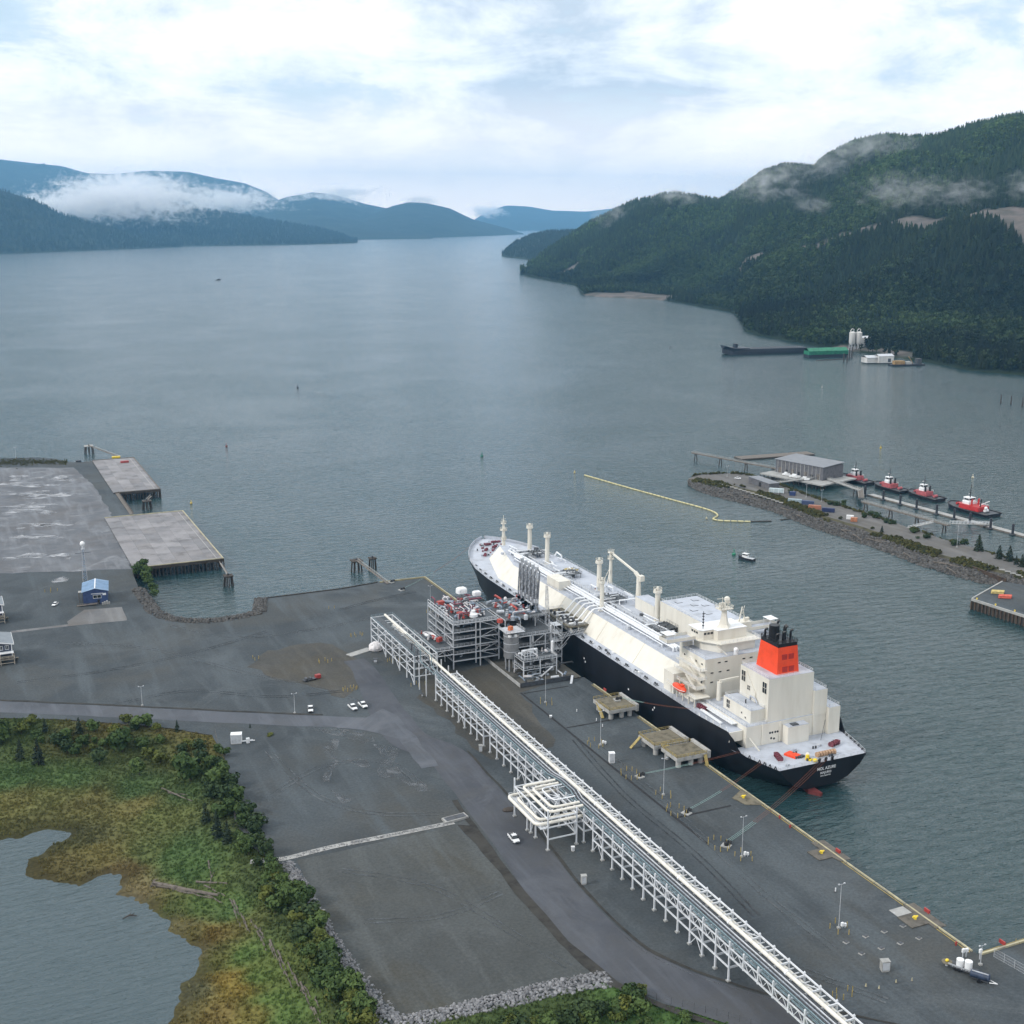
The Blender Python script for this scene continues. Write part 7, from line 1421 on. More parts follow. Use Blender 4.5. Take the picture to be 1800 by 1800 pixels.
edge_slab([(220.2, 314.4), (221.5, 308.6), (227.2, 306), (227.2, 318.8)], 'mossy slab with yellow cleat on the wharf edge behind the ship stern', (223.6, 313), CONCB)
o = thing('steel_plate', 'pale grey plate beside the brown slab nearest the corner', 'plate', (222.5, 237.8, YZ)); MB().box(-1.6, 3.3, -1.8, 1.8, .03, .12).build('plate', CONC, o); MB().box(-1.4, -1.2, -.2, .2, .12, .2).build('lifting_eye', STEEL, o)
for x, y, lab in ((219, 231.8, 'right end of the upper row'), (212.6, 231.7, 'second from the right in the upper row'), (206.6, 231.9, 'third from the right in the upper row'), (200.1, 231.8, 'left end of the upper row'), (218.8, 225.5, 'right end of the lower row'), (212.7, 225.6, 'second from the right in the lower row'), (206.6, 225.8, 'third from the right in the lower row'), (200.4, 226, 'left end of the lower row')):
    o = thing('manhole', 'dark square manhole on the gravel, ' + lab, 'manhole', (x, y, YZ), .2, 'manholes in two rows near the corner'); MB().box(-.7, .7, -.6, .6, 0, .2).build('rim', CONC, o); MB().box(-.5, .5, -.45, .45, .284, .36).build('cover', DSTEEL, o)
# red rescue boards along the edge
for x, y, lab in ((228.6, 271, 'red rescue box on the wharf edge by the middle brown slab'), (229.4, 234.2, 'red rescue box on the edge by the brown slab nearest the corner'), (236.5, 214.2, 'red rescue box on the adjoining wharf near the corner'), (227.6, 415.5, 'red rescue box on the edge before the jetty head')):
    o = thing('rescue_box', lab, 'box', (x, y, YZ)); MB().cbox(0, 0, .8, .4, 2.0, 1.0).build('case', REDP, o); MB().bar((0, -1, 0), (0, -1, .4), .14).bar((0, 1, 0), (0, 1, .4), .14).build('stand', STEEL, o)
for x, y, lab in ((226.0, 296.5, 'red hydrant on the wharf edge, the farther of two'), (225.2, 290, 'red hydrant on the wharf edge, the nearer of two'), (225.4, 219, 'red hydrant by the wharf corner')):
    o = thing('hydrant', lab, 'hydrant', (x, y, YZ)); MB().tube([(0, 0, 0), (0, 0, 1.0), (0, 0, 1.25)], [.22, .22, .1], 8).build('body', REDP, o); MB().cyl((-.45, 0, .7), (.45, 0, .7), .14, .14, 8).build('outlet', REDP, o)
# ---- equipment near the bottom right corner
p = at(1693, 1706, YZ); tl = thing('tank_trailer', 'flat trailer carrying two white plastic tanks near the corner', 'trailer', p, -1.1)
MB().box(-3.4, 3.4, -1.4, 1.4, .7, .95).build('bed', DSTEEL, tl); MB().rail([(-3.4, -1.4, .95), (3.4, -1.4, .95)], .6, .1, 1.2).build('railing', STEEL, tl)
for x, y in ((-1.6, -1.3), (-.6, -1.3), (-1.6, 1.3), (-.6, 1.3)): MB().cyl((x, y - .15, .42), (x, y + .15, .42), .42, .42, 12).build('wheel', BLACK, tl)
for x, h in ((-.9, 1.9), (1.2, 2.2)): MB().tube([(x, 0, .96), (x, 0, 1.1), (x, 0, .96 + h), (x, 0, 1.2 + h)], [.7, .95, .95, .4], 14).build('tank', WHITE, tl, smooth=True)
p = at(1722, 1724, YZ); t2 = thing('water_trailer', 'dark tank trailer with white drawbar near the corner', 'trailer', p, -1.0); MB().tube([(-2.4, 0, 1.5), (-2.2, 0, 1.5), (2.2, 0, 1.5), (2.4, 0, 1.5)], [.5, .95, .95, .5], 14).build('tank', pmat('navy tank', (.03, .045, .08), .4, 0, .2, 1), t2, smooth=True); MB().bar((-2, -.3, 2.45), (2, -.3, 2.45), .2).build('catwalk', STEEL, t2)
for y in (-1.1, 1.1): MB().cyl((0, y - .15, .45), (0, y + .15, .45), .45, .45, 12).build('wheel', BLACK, t2)
MB().box(-2.2, 2.2, -.7, .7, .5, .7).build('chassis', DSTEEL, t2); MB().tube([(2.4, -.6, .6), (4.2, 0, .6), (2.4, .6, .6)], .12, 6).build('drawbar', WHITE, t2)
p = at(1664, 1697, YZ); o = thing('cable_drum', 'round drum with yellow cleat top near the corner', 'drum', p); MB().cyl((0, 0, 0), (0, 0, 1.0), .35, .35, 10).build('stem', STEEL, o); MB().cyl((0, 0, 1.0), (0, 0, 1.2), 1.3, 1.3, 16).build('top', CONCB, o); MB().sphere((0, 0, 1.5), .55, .4, .4, 8, 6).build('cleat', MATS['bright cleat yellow'], o)
for px, py, h, lab in ((1692, 1684, 2.2, 'white control post by the wharf corner, the left one'), (1698, 1682, 2.0, 'white control post by the wharf corner, the right one'), (1722, 1686, 2.4, 'white control cabinet at the wharf corner')):
    p = at(px, py, YZ); o = thing('control_post', lab, 'control post', p); MB().box(-.12, .12, -.12, .12, 0, h).build('post', STEEL, o); MB().cbox(0, -.1, h, .8, .5, 1.0).build('panel', WHITE, o)
light_pole(224.6, 209.6, 5.5, 'short bent light pole at the wharf corner', False); p = at(1736, 1660, YZ)
# chain link fence at the right corner
def fence(pts, h, lab, gap=3.0, z=YZ, zf=None, dense=True, m_=STEEL):
    a = Vector((*pts[0], 0)); o = thing('wire_fence', lab, 'fence', (a.x, a.y, z)); wires = MB(); wires.m = 0
    for p, q in zip(pts[:-1], pts[1:]):
        p = Vector((*p, 0)); q = Vector((*q, 0)); L_ = (q - p).length; n = max(1, round(L_ / gap))
        for i in range(n):
            s = p.lerp(q, i / n) - a; e = p.lerp(q, (i + 1) / n) - a; zs = (zf(s.x + a.x, s.y + a.y) - z) if zf else 0; ze = (zf(e.x + a.x, e.y + a.y) - z) if zf else 0
            MB().bar((s.x, s.y, zs - .1), (s.x, s.y, zs + h), .09).build('fence_post', m_, o)
            for k in ((.05, .35, .65, 1.0) if dense else (.5, 1.0)): wires.bar((s.x, s.y, zs + h * k), (e.x, e.y, ze + h * k), .035)
            if dense:
                for k in range(10): t = k / 10; wires.bar(s.lerp(e, t) + Vector((0, 0, zs)), s.lerp(e, min(1, t + .1)) + Vector((0, 0, zs + h)), .012); wires.bar(s.lerp(e, min(1, t + .1)) + Vector((0, 0, zs)), s.lerp(e, t) + Vector((0, 0, zs + h)), .012)
    w = wires.build('wire_mesh', m_, o); w['kind'] = 'stuff'; return o
fence([(230.5, 211), (233.5, 190), (237, 165)], 2.4, 'chain link fence running from the wharf corner off the bottom right'); FDARK = pmat('dark fence steel', (.10, .105, .11), .6, .2, .2, 1)
fence(A2([(378, 1288), (385, 1318), (402, 1360), (404, 1395), (413, 1440), (425, 1458), (448, 1483), (470, 1508)], 5.3), 1.8, 'old wire fence along the left edge of the gravel yard', 5.0, 5.3, None, False, WOOD); fence(A2([(1128, 1752), (1180, 1765), (1240, 1780), (1300, 1797), (1400, 1830)]), 1.9, 'dark wire fence beside the road at the bottom edge', 3.0, YZ, None, False, FDARK)
# ---- vehicles
TYRE = pmat('tyre rubber', (.015, .015, .016), .8, 0, .2, 2); LAMPW = pmat('headlamp', (.8, .82, .85), .15, 0, .05, 2); LAMPR = pmat('tail lamp', (.45, .01, .01), .3, 0, .05, 2); TRIM = pmat('black trim', (.02, .02, .022), .5, 0, .1, 2); CARW = pmat('white car paint', (.82, .83, .84), .22, 0, .03, 1, spec=.5)
def wheel_mesh(r, w):
    return MB().cyl((0, -w / 2, 0), (0, w / 2, 0), r, r, 14).mesh('tyre', TYRE), MB().cyl((0, -w / 2 - .02, 0), (0, w / 2 + .02, 0), r * .55, r * .55, 10).mesh('rim', STEEL)
WT, WR_ = wheel_mesh(.40, .27)
def body_loft(sections):
    """sections along x: (x, half width bottom, half width top, z bottom, z top)"""
    m_ = MB(); vs = []
    for x, wb, wt, z0, z1 in sections:
        zm = z0 + (z1 - z0) * .55; vs += [(x, -wb, z0), (x, -wb * 1.02, zm), (x, -wt, z1), (x, wt, z1), (x, wb * 1.02, zm), (x, wb, z0)]
    fs = []; k = 6
    for i in range(len(sections) - 1):
        for j in range(k): fs.append((i * k + j, i * k + (j + 1) % k, (i + 1) * k + (j + 1) % k, (i + 1) * k + j))
    fs += [tuple(range(k)), tuple(range((len(sections) - 1) * k, len(sections) * k))]; return m_.add(vs, fs)
def pickup(px, py, rz, lab, z=YZ, rack_=False):
    p = at(px, py, z + .0); o = thing('pickup_truck', lab, 'pickup truck', (p.x, p.y, z + .09), rz, 'white pickups in the yard')
    body_loft([(-2.85, .92, .90, .45, 1.02), (-2.7, .97, .95, .42, 1.08), (-.55, .98, .95, .40, 1.08), (.9, .98, .95, .40, 1.10), (1.5, .98, .93, .40, 1.10), (2.5, .95, .88, .42, 1.02), (2.85, .85, .8, .48, .92)]).build('body', CARW, o)
    cb = body_loft([(-.65, .93, .74, 1.07, 1.80), (-.45, .93, .76, 1.07, 1.86), (.75, .93, .76, 1.07, 1.86), (1.5, .92, .70, 1.08, 1.16)]).build('cab', GLASS, o); MB().box(-.55, .85, -.76, .76, 1.865, 1.92).build('roof', CARW, cb)
    for x in (-.6, .12, .82): MB().bar((x, -.94, 1.08), (x * .95, -.77, 1.87), .09).bar((x, .94, 1.08), (x * .95, .77, 1.87), .09).build('pillar', CARW, cb)
    MB().box(-2.66, -.72, -.78, .78, 1.082, 1.10).build('bed', TRIM, o)
    for x in (-1.75, 1.75):
        for y in (-.86, .86):
            w = thing_part('wheel', o, (x, y, .36)); link('tyre', WT, w); link('rim', WR_, w)
    for y in (-.68, .68): MB().cbox(2.80, y, .80, .14, .34, .2).build('headlight', LAMPW, o); MB().cbox(-2.84, y * 1.2, .85, .1, .16, .34).build('tail_light', LAMPR, o); MB().cbox(1.0, y * 1.56, 1.18, .16, .2, .18).build('mirror', TRIM, o)
    MB().box(2.7, 2.92, -.88, .88, .42, .58).build('front_bumper', TRIM, o); MB().box(-2.98, -2.84, -.88, .88, .45, .6).build('rear_bumper', STEEL, o); MB().box(2.83, 2.87, -.5, .5, .66, .86).build('grille', TRIM, o)
    if rack_: MB().rail([(-2.6, -.85, 1.1), (-.8, -.85, 1.1)], .8, .07, .8).rail([(-2.6, .85, 1.1), (-.8, .85, 1.1)], .8, .07, .8).build('ladder_rack', TRIM, o)
    return o
def heading(p0, p1, z=YZ): a, b = at(*p0, z), at(*p1, z); return math.atan2(b.y - a.y, b.x - a.x)
pickup(903, 1477, heading((893, 1466), (912, 1488)), 'white pickup driving down the pier road beside the pipe loop'); pickup(546, 1249, heading((545, 1242), (546, 1255)), 'white pickup parked alone beside the road', rack_=False); pickup(620, 1246, heading((614, 1241), (627, 1252)), 'white pickup parked at the junction, the left of a pair'); pickup(638, 1242, heading((631, 1237), (644, 1248)), 'white pickup parked at the junction, the right of a pair')
def sedan(px, py, rz, lab, z=YZ, paint=CARW, grp=None):
    p = at(px, py, z); o = thing('car', lab, 'car', (p.x, p.y, z + .07), rz, grp)
    body_loft([(-2.25, .80, .78, .40, .88), (-2.0, .88, .84, .34, .94), (-1.0, .90, .86, .30, .95), (1.0, .90, .86, .30, .93), (1.9, .88, .80, .34, .84), (2.25, .76, .7, .42, .70)]).build('body', paint, o)
    cb = body_loft([(-1.75, .80, .62, .93, .98), (-1.0, .84, .64, .93, 1.40), (.35, .84, .64, .93, 1.42), (1.15, .82, .62, .92, .96)]).build('cabin', GLASS, o); MB().box(-1.0, .4, -.63, .63, 1.405, 1.45).build('roof', paint, cb)
    for x in (-1.4, 1.4):
        for y in (-.8, .8):
            w = thing_part('wheel', o, (x, y, .30)); t = link('tyre', WT, w); t.scale = (.8,) * 3; t = link('rim', WR_, w); t.scale = (.8,) * 3
    for y in (-.58, .58): MB().cbox(2.16, y, .66, .14, .32, .14).build('headlight', LAMPW, o); MB().cbox(-2.22, y, .76, .1, .32, .16).build('tail_light', LAMPR, o)
    return o
sedan(97, 1064, heading((103, 1060), (92, 1068)), 'white car parked on the yard left of the blue shed')
# small cart with red barrow on the dirt
p = at(545, 1196, YZ); o = thing('tool_cart', 'dark equipment cart with a red box on the open yard', 'cart', p, .2); MB().box(-3, 3, -1, 1, .5, .7).build('bed', DSTEEL, o); MB().cbox(3.6, 0, 1.1, 2.2, 1.6, 1.5).build('red_box', REDP, o); MB().cyl((-1.6, -.9, 1.0), (-1.6, .9, 1.0), .6, .6, 10).cyl((.2, -.9, .95), (.2, .9, .95), .5, .5, 10).build('reel', DSTEEL, o)
for x in (-2, 2): MB().cyl((x, -1.1, .35), (x, 1.1, .35), .35, .35, 10).build('wheel', TYRE, o)
p = at(800, 1440, YZ); o = thing('culvert_box', 'dark culvert headwall at the road end of the gravel ridge', 'culvert', p, .1); MB().box(-4, 4, -1.6, 1.6, 0, .7).build('headwall', CONC, o); MB().box(-3.4, 3.4, -1.2, 1.2, .71, .8).build('grate', DSTEEL, o)
p = at(895, 1424, YZ); tag(MB().sphere((0, 0, .2), 2.4, 1.6, .6, 9, 5).build('debris_heap', TIMBER, None, p), 'small dark heap beside the road at the pipe loop', 'debris')
# ---- buildings on the left
def gable_house(name, lab, px0, W, D, h, rise, rz, wall, roof, trim, z=YZ, ridge_along='y', over=.6):
    """px0 = front-left ground corner pixel; W along local x, D along local y (ridge along y)"""
    p = at(*px0, z); o = thing(name, lab, 'building', (p.x, p.y, z), rz)
    m_ = MB(); m_.add([(0, 0, 0), (W, 0, 0), (W, D, 0), (0, D, 0), (0, 0, h), (W, 0, h), (W, D, h), (0, D, h), (W / 2, 0, h + rise), (W / 2, D, h + rise)], [(0, 1, 5, 8, 4), (1, 2, 6, 5), (2, 3, 7, 9, 6), (3, 0, 4, 7)]); m_.build('wall', wall, o)
    r_ = thing_part('roof', o, (0, 0, 0)); t = .14
    for sgn in (0, 1):
        e = -over if sgn == 0 else W + over; ze = h - rise * over / (W / 2); MB().add([(e, -over, ze + .05), (W / 2, -over, h + rise + .05), (W / 2, D + over, h + rise + .05), (e, D + over, ze + .05), (e, -over, ze + .05 + t), (W / 2, -over, h + rise + .05 + t), (W / 2, D + over, h + rise + .05 + t), (e, D + over, ze + .05 + t)], [(0, 1, 2, 3), (4, 5, 6, 7), (0, 1, 5, 4), (1, 2, 6, 5), (2, 3, 7, 6), (3, 0, 4, 7)]).build('roof_sheet', roof, r_)
        rb = MB()
        for i in range(1, int(D)): y = i * 1.0; rb.bar((e, y, ze + .24), (W / 2, y, h + rise + .24), .06, .06)
        q = rb.build('roof_ribs', roof, r_); q['kind'] = 'stuff'
    MB().bar((W / 2, -over, h + rise + .24), (W / 2, D + over, h + rise + .24), .5, .12).build('ridge_cap', trim, r_)
    return o
def house_window(o, x, z, w, h, y=-.0, frame=WHITE):
    wv = thing_part('window', o, (x, y, z)); MB().box(-w / 2, w / 2, -.05, -.002, -h / 2, h / 2).build('pane', GLASS, wv); MB().box(-w / 2 - .12, w / 2 + .12, -.10, -.051, h / 2, h / 2 + .14).box(-w / 2 - .12, w / 2 + .12, -.10, -.051, -h / 2 - .14, -h / 2).box(-w / 2 - .12, -w / 2, -.10, -.051, -h / 2, h / 2).box(w / 2, w / 2 + .12, -.10, -.051, -h / 2, h / 2).box(-.05, .05, -.10, -.051, -h / 2, h / 2).build('frame', frame, wv)
BLUEW = pmat('deep blue cladding', (.035, .06, .15), .6, 0, .15, .6); BLUER = pmat('pale blue metal roof', (.22, .34, .50), .45, .1, .1, .3); NAVY = pmat('slate navy cladding', (.045, .055, .085), .6, 0, .15, .6); GREYR = pmat('grey metal roof', (.20, .225, .25), .5, .1, .1, .3)
bh = gable_house('blue_shed', 'small blue shed with pale blue ridged roof on the yard', (147, 1064), 11.5, 17, 6.6, 1.5, -.12, BLUEW, BLUER, WHITE)
house_window(bh, 6.6, 3.9, 3.6, 1.5); MB().box(3.8, 9.4, -.12, -.002, 5.3, 5.55).build('fascia', WHITE, bh); MB().box(9.2, 10.8, -.08, -.002, 4.4, 5.4).build('sign_board', WHITE, bh); dr = MB().box(6.6, 7.8, -.07, -.002, 0, 2.3).build('door', TRIM, bh); MB().box(7.5, 7.6, -.14, -.071, 1.0, 1.2).build('handle', STEEL, dr)
MB().box(-2.2, -.02, 3, 6, 5.6, 5.8).build('porch_roof', CONCL, bh)
for y in (3.1, 5.8): MB().bar((-2.0, y, 0), (-2.0, y, 5.6), .3).build('porch_post', WOOD, bh)
MB().box(-.3, -.02, 2.6, 8, 0, 4.6).build('side_store', WOOD, bh); MB().rail([(-3, -1.0, 0), (7, -1.6, 0)], 1.2, .12, 1.2).bar((-3, -1.4, .3), (6.5, -2.0, 1.0), 1.6, .2).build('ramp', WOOD, bh)
for i in range(4): MB().box(8.6 + i * 1.0, 9.4 + i * 1.0, -1.6, -.6, 0, 1.0 + .35 * (i % 3)).build('crate', CONCL, bh)
for x, y in ((4, 18.2), (7, 18.6), (9.4, 18.0)): MB().cbox(x, y, 1.0, 1.6, 1.2, 2.0).build('stores', CRIMSON if x > 5 else DSTEEL, bh)
def stilt_house(px0, W, D, rz, lab):
    p = at(*px0, YZ); o = thing('stilt_house', lab, 'building', (p.x, p.y, YZ), rz); H0 = 3.0
    m_ = MB(); h = 8.4; rise = 1.6; m_.add([(0, 0, H0), (W, 0, H0), (W, D, H0), (0, D, H0), (0, 0, h), (W, 0, h), (W, D, h), (0, D, h), (0, 0, h + rise * 1.6), (0, D, h + rise * 1.6)], [(0, 1, 5, 8), (1, 2, 6, 5), (2, 3, 9, 6), (3, 0, 8, 9), (0, 3, 2, 1)]); m_.build('wall', NAVY, o)
    r_ = MB().add([(-.2, -.7, h + rise * 1.6 + .08), (W + .8, -.7, h - .1), (W + .8, D + .7, h - .1), (-.2, D + .7, h + rise * 1.6 + .08), (-.2, -.7, h + rise * 1.6 + .3), (W + .8, -.7, h + .12), (W + .8, D + .7, h + .12), (-.2, D + .7, h + rise * 1.6 + .3)], [(0, 1, 2, 3), (4, 5, 6, 7), (0, 1, 5, 4), (1, 2, 6, 5), (2, 3, 7, 6), (3, 0, 4, 7)]).build('roof', GREYR, o)
    MB().bar((-.2, -.75, h + rise * 1.6 + .2), (W + .85, -.75, h), .12, .5).bar((W + .85, -.7, h), (W + .85, D + .7, h), .12, .45).build('fascia', WHITE, r_); MB().box(W - .3, W + .03, -.1, -.002, H0, h).build('corner_board', WHITE, o)
    for x in (2.0, 4.4): house_window(o, W - x, 7.0, 1.3, 1.6)
    MB().box(-1, W + .4, -2.6, -.02, 5.0, 5.3).build('porch_roof', WHITE, o); MB().box(-1, W + .8, -2.8, -.02, 2.6, 2.8).build('porch_deck', WOOD, o); MB().rail([(-1, -2.7, 2.8), (W + .6, -2.7, 2.8)], 1.1, .16, 2.2).build('railing', pmat('pale timber', (.42, .37, .30), .8, 0, .15, 1), o)
    for x in (1.5, 4.5, 7.5, W + .4):
        MB().bar((x, -2.6, 0), (x, -2.6, 5.0), .28).build('porch_post', MATS['pale timber'], o); MB().bar((x, .4, 0), (x, .4, H0), .4).build('stilt', WOOD, o); MB().bar((x, D - .4, 0), (x, D - .4, H0), .4).build('stilt', WOOD, o)
    MB().bar((-1, -2.6, .9), (W + .6, -2.6, .9), .2).bar((-1, -2.6, 2.4), (W + .6, -2.6, 2.4), .2).build('tie_beam', MATS['pale timber'], o); MB().bar((W + 1.6, -2, 2.7), (W + 1.6, 3, .2), 1.0, .2).build('stair', MATS['pale timber'], o); return o
stilt_house((-32, 1172), 12.5, 15.5, .02, 'navy stilt house with grey roof cut by the left edge, the nearer one'); stilt_house((-40, 1099), 11.5, 14, .02, 'navy stilt house cut by the left edge, the farther one')
# radar mast
p = at(150, 1022, YZ); o = thing('radar_mast', 'slim lattice mast with white radar dome behind the blue shed', 'mast', p)
for x, y in ((-1.2, -1.2), (1.2, -1.2), (1.2, 1.2), (-1.2, 1.2)): MB().bar((x, y, 0), (x * .35, y * .35, 17.5), .16).build('leg', STEEL, o)
for k in range(8): s0 = 1.2 * (1 - k * .08); s1 = 1.2 * (1 - (k + 1) * .08); MB().bar((-s0, -s0, k * 2.2), (s1, -s1, k * 2.2 + 2.2), .1).bar((s0, s0, k * 2.2), (-s1, s1, k * 2.2 + 2.2), .1).bar((-s0, -s0, k * 2.2), (s0, -s0, k * 2.2), .1).build('lattice', BLUER, o)
MB().box(-.9, .9, -.9, .9, 17.4, 17.6).rail([(-.9, -.9, 17.6), (.9, -.9, 17.6), (.9, .9, 17.6)], 1, .08, .9).build('platform', STEEL, o); MB().cyl((0, 0, 17.6), (0, 0, 19.2), .4, .5, 8).build('stem', WHITE, o); MB().sphere((0, 0, 20.3), 1.25, 1.25, 1.4, 14, 10).build('radome', WHITE, o, smooth=True); MB().bar((-4, 0, 15.5), (4, 0, 15.5), .2).bar((0, -3, 15.2), (0, 3, 15.2), .2).build('cross_arm', DSTEEL, o)
# ---- old wharves on the left
def old_wharf(x0, x1, y0, y1, nx, ny, lab, zt=6.1):
    o = thing('old_wharf', lab, 'wharf', (x0, y0, 0)); w, d = x1 - x0, y1 - y0; rr = random.Random(int(y0)); MB().box(0, w, 0, d, zt - 1.6, zt - .35).build('deck_beam', TIMBER, o)
    mats = [pmat('wharf slab %d' % i, c, .85, 0, .16, .12, bump=.02) for i, c in enumerate(((.225, .218, .225), (.19, .187, .195), (.25, .243, .25), (.205, .197, .20)))]
    for i in range(nx):
        for j in range(ny): MB().box(w * i / nx + .03, w * (i + 1) / nx - .03, d * j / ny + .03, d * (j + 1) / ny - .03, zt - .345, zt + rr.uniform(0, .02)).build('deck_slab', rr.choice(mats), o)
    k = int(w / 1.9)
    for i in range(k + 1): x = w * i / k; MB().tube([(x, .25, -3), (x + rr.uniform(-.1, .1), .1, zt - .4)], .32, 7).build('pile', TIMBER, o)
    for i in range(0, k + 1, 2): x = w * i / k; MB().tube([(x, 5, -3), (x, 5, zt - 1.6)], .32, 6).tube([(x + 1.2, 9, -3), (x + 1.2, 9, zt - 1.6)], .32, 6).build('inner_pile', TIMBER, o)
    for j in range(int(d / 6) + 1): MB().tube([(w - .2, 6.0 * j, -3), (w - .1, 6.0 * j, zt - .4)], .32, 6).build('pile', TIMBER, o)
    MB().bar((w - .3, 0, zt + .25), (w - .3, d, zt + .25), .5, .5).bar((0, .3, zt + .25), (w, .3, zt + .25), .5, .45).bar((0, d - .3, zt + .25), (w, d - .3, zt + .25), .5, .45).build('timber_kerb', KERBY if y0 < 800 else WOOD, o); MB().bar((w - 3.5, 0, zt + .05), (w - 3.5, d, zt + .05), .3, .08).build('crane_rail', CONCL, o)
    MB().box(-.2, w, -.35, -.02, zt - 1.5, zt + .1).build('waling', TIMBER, o); return o
old_wharf(80.5, 129.2, 678.5, 807, 6, 10, 'nearer old concrete wharf deck on dark piles at the left'); old_wharf(95, 126.5, 881, 1012, 4, 9, 'farther old concrete wharf deck on dark piles at the left')
def dolphin(px, py, lab, walk_to=None, r=3.0, zt=6.0, n=8, zw=5.8):
    p = at(px, py, 0); o = thing('pile_dolphin', lab, 'dolphin', (p.x, p.y, 0)); rr = random.Random(int(px))
    for i in range(n): a = 6.283 * i / n; MB().tube([(r * 1.15 * math.cos(a), r * 1.15 * math.sin(a), -3), (r * .85 * math.cos(a), r * .85 * math.sin(a), zt - .3)], .32, 7).build('pile', TIMBER, o)
    MB().box(-r, r, -r, r, zt - .6, zt).build('cap', TIMBER if zt < 6.5 else CONC, o); MB().cyl((0, 0, zt), (0, 0, zt + 1), .5, .6, 8).build('bollard', DSTEEL, o)
    if walk_to:
        q = at(*walk_to, zw); d = Vector((q.x - p.x, q.y - p.y, zw)); st_ = Vector((0, 0, zt)); MB().bar(st_, d, 1.2, .3).build('walkway', WOOD, o); sd = Vector((-d.y, d.x, 0)).normalized() * .6; MB().rail([st_ + sd + Vector((0, 0, .15)), d + sd + Vector((0, 0, .15))], 1.0, .1, 3).build('railing', CONCL, o)
    return o
dolphin(402, 1030, 'pile cluster with steep walkway at the corner of the nearer old wharf', (388, 990), 2.4); dolphin(259, 895, 'pile cluster between the two old wharves', (266, 872), 3.0); dolphin(157, 797, 'dark pile cluster with long walkway beyond the farther old wharf', (212, 804), 3.6, 6.6); dolphin(627, 1004, 'mooring dolphin with white walkway off the far wharf edge', (682, 1026), 3.0, 6.4); dolphin(655, 999, 'small mooring dolphin right of the walkway dolphin', None, 2.0, 6.2, 6)
o = thing('timber_skidway', 'timber walkway along the notch between the old wharves', 'walkway', at(206, 868, YZ)); d = at(232, 905, YZ) - at(206, 868, YZ); MB().bar((0, 0, .3), (d.x, d.y, .3), 2.4, .4).build('deck', WOOD, o); MB().rail([(1.0, 0, .5), (d.x + 1, d.y, .5)], 1.0, .2, 5).build('railing', TIMBER, o)
for px, py, m_, lab in ((219, 813, REDP, 'red crate at the far end of the farther old wharf'), (204, 805, YB, 'yellow float on the far end of the old wharf')):
    p = at(px, py, 6.1); o = thing('crate', lab, 'crate', p); MB().box(-3, 3, -1.4, 1.4, 0, 1.2).build('box', m_, o); MB().box(-3.1, 3.1, -1.5, 1.5, 1.21, 1.35).build('lid', m_, o)
p = at(160, 809, YZ); fl = thing('floating_pontoon', 'dark pontoon moored by the farther old wharf', 'pontoon', (p.x, p.y + 14, .3)); MB().box(-14, 30, 0, 5, -.5, .8).build('deck', TIMBER, fl); MB().box(-10, -6, 1, 4, .8, 3).build('shed', DSTEEL, fl)
p = at(28, 806, YZ); light_pole(p.x, p.y, 9, 'thin pole on the grassy spit at the far left', False)
# ---- driftwood
def log(p0, p1, r0, r1, lab, roots=False, z0=None, z1=None):
    a = at(*p0, 1.2); b = at(*p1, 1.2); za = z0 if z0 is not None else max(marsh_z(a.x, a.y), 0) + r0 * .6; zb = z1 if z1 is not None else max(marsh_z(b.x, b.y), 0) + r1 * .6
    o = thing('driftwood_log', lab, 'log', (a.x, a.y, za)); d = Vector((b.x - a.x, b.y - a.y, zb - za)); rr = random.Random(int(p0[0] * 7 + p0[1])); pts = [d * t + Vector((rr.uniform(-.2, .2), rr.uniform(-.2, .2), rr.uniform(0, .1))) for t in np.linspace(0, 1, 7)]
    MB().tube(pts, [r0 + (r1 - r0) * t for t in np.linspace(0, 1, 7)], 8).build('trunk', DRIFT, o, smooth=True)
    if roots:
        for i in range(9): a_ = i * .7; MB().tube([(0, 0, 0), (-d.normalized().x * .6 + .9 * math.cos(a_) * .7, -d.normalized().y * .6 + .9 * math.sin(a_) * .7, .9 * math.sin(a_ * 1.7)), (1.6 * math.cos(a_), 1.6 * math.sin(a_), 1.2 * math.sin(a_ * 1.7))], [.32, .2, .06], 5).build('root', DRIFT, o)
    return o
log((272, 1553), (384, 1574), .85, .4, 'biggest driftwood log with its root end towards the lagoon', True)
for i, (a, b, r) in enumerate((((352, 1565), (392, 1585), .3), ((366, 1520), (372, 1548), .28), ((345, 1548), (400, 1558), .35), ((360, 1555), (395, 1575), .25), ((300, 1560), (375, 1577), .3), ((284, 1385), (338, 1415), .28), ((296, 1393), (330, 1402), .2), ((375, 1540), (365, 1562), .22))):
    log(a, b, r, r * .6, ('short log leaning on the driftwood heap', 'upright snag behind the driftwood heap', 'thick log across the driftwood heap', 'thin log at the right of the driftwood heap', 'slender log lying along the biggest one', 'grey log in the grass above the marsh', 'thin stick in the grass above the marsh', 'small branch on top of the driftwood heap')[i])
for i in range(26):
    t = i / 26; px = 400 + 165 * t ** .9 + TR.uniform(-7, 7); py = 1578 + 215 * t + TR.uniform(-5, 5); L_ = TR.uniform(14, 42); log((px, py), (px + L_ * .45, py + L_), TR.uniform(.16, .34), .12, 'weathered log in the driftwood line below the shrub belt').__setitem__('group', 'logs in the driftwood line')
p = at(228, 1612, 0.2); o = thing('snag', 'dark snag sticking out of the lagoon', 'snag', p); MB().tube([(-2, 0, -.1), (0, .2, .5), (2, -.2, .1)], [.1, .25, .1], 6).build('branch', TIMBER, o); MB().tube([(0, 0, .3), (.6, .8, 1.0)], [.15, .05], 5).tube([(.4, 0, .3), (1.6, .3, .9)], [.12, .04], 5).build('twig', TIMBER, o)
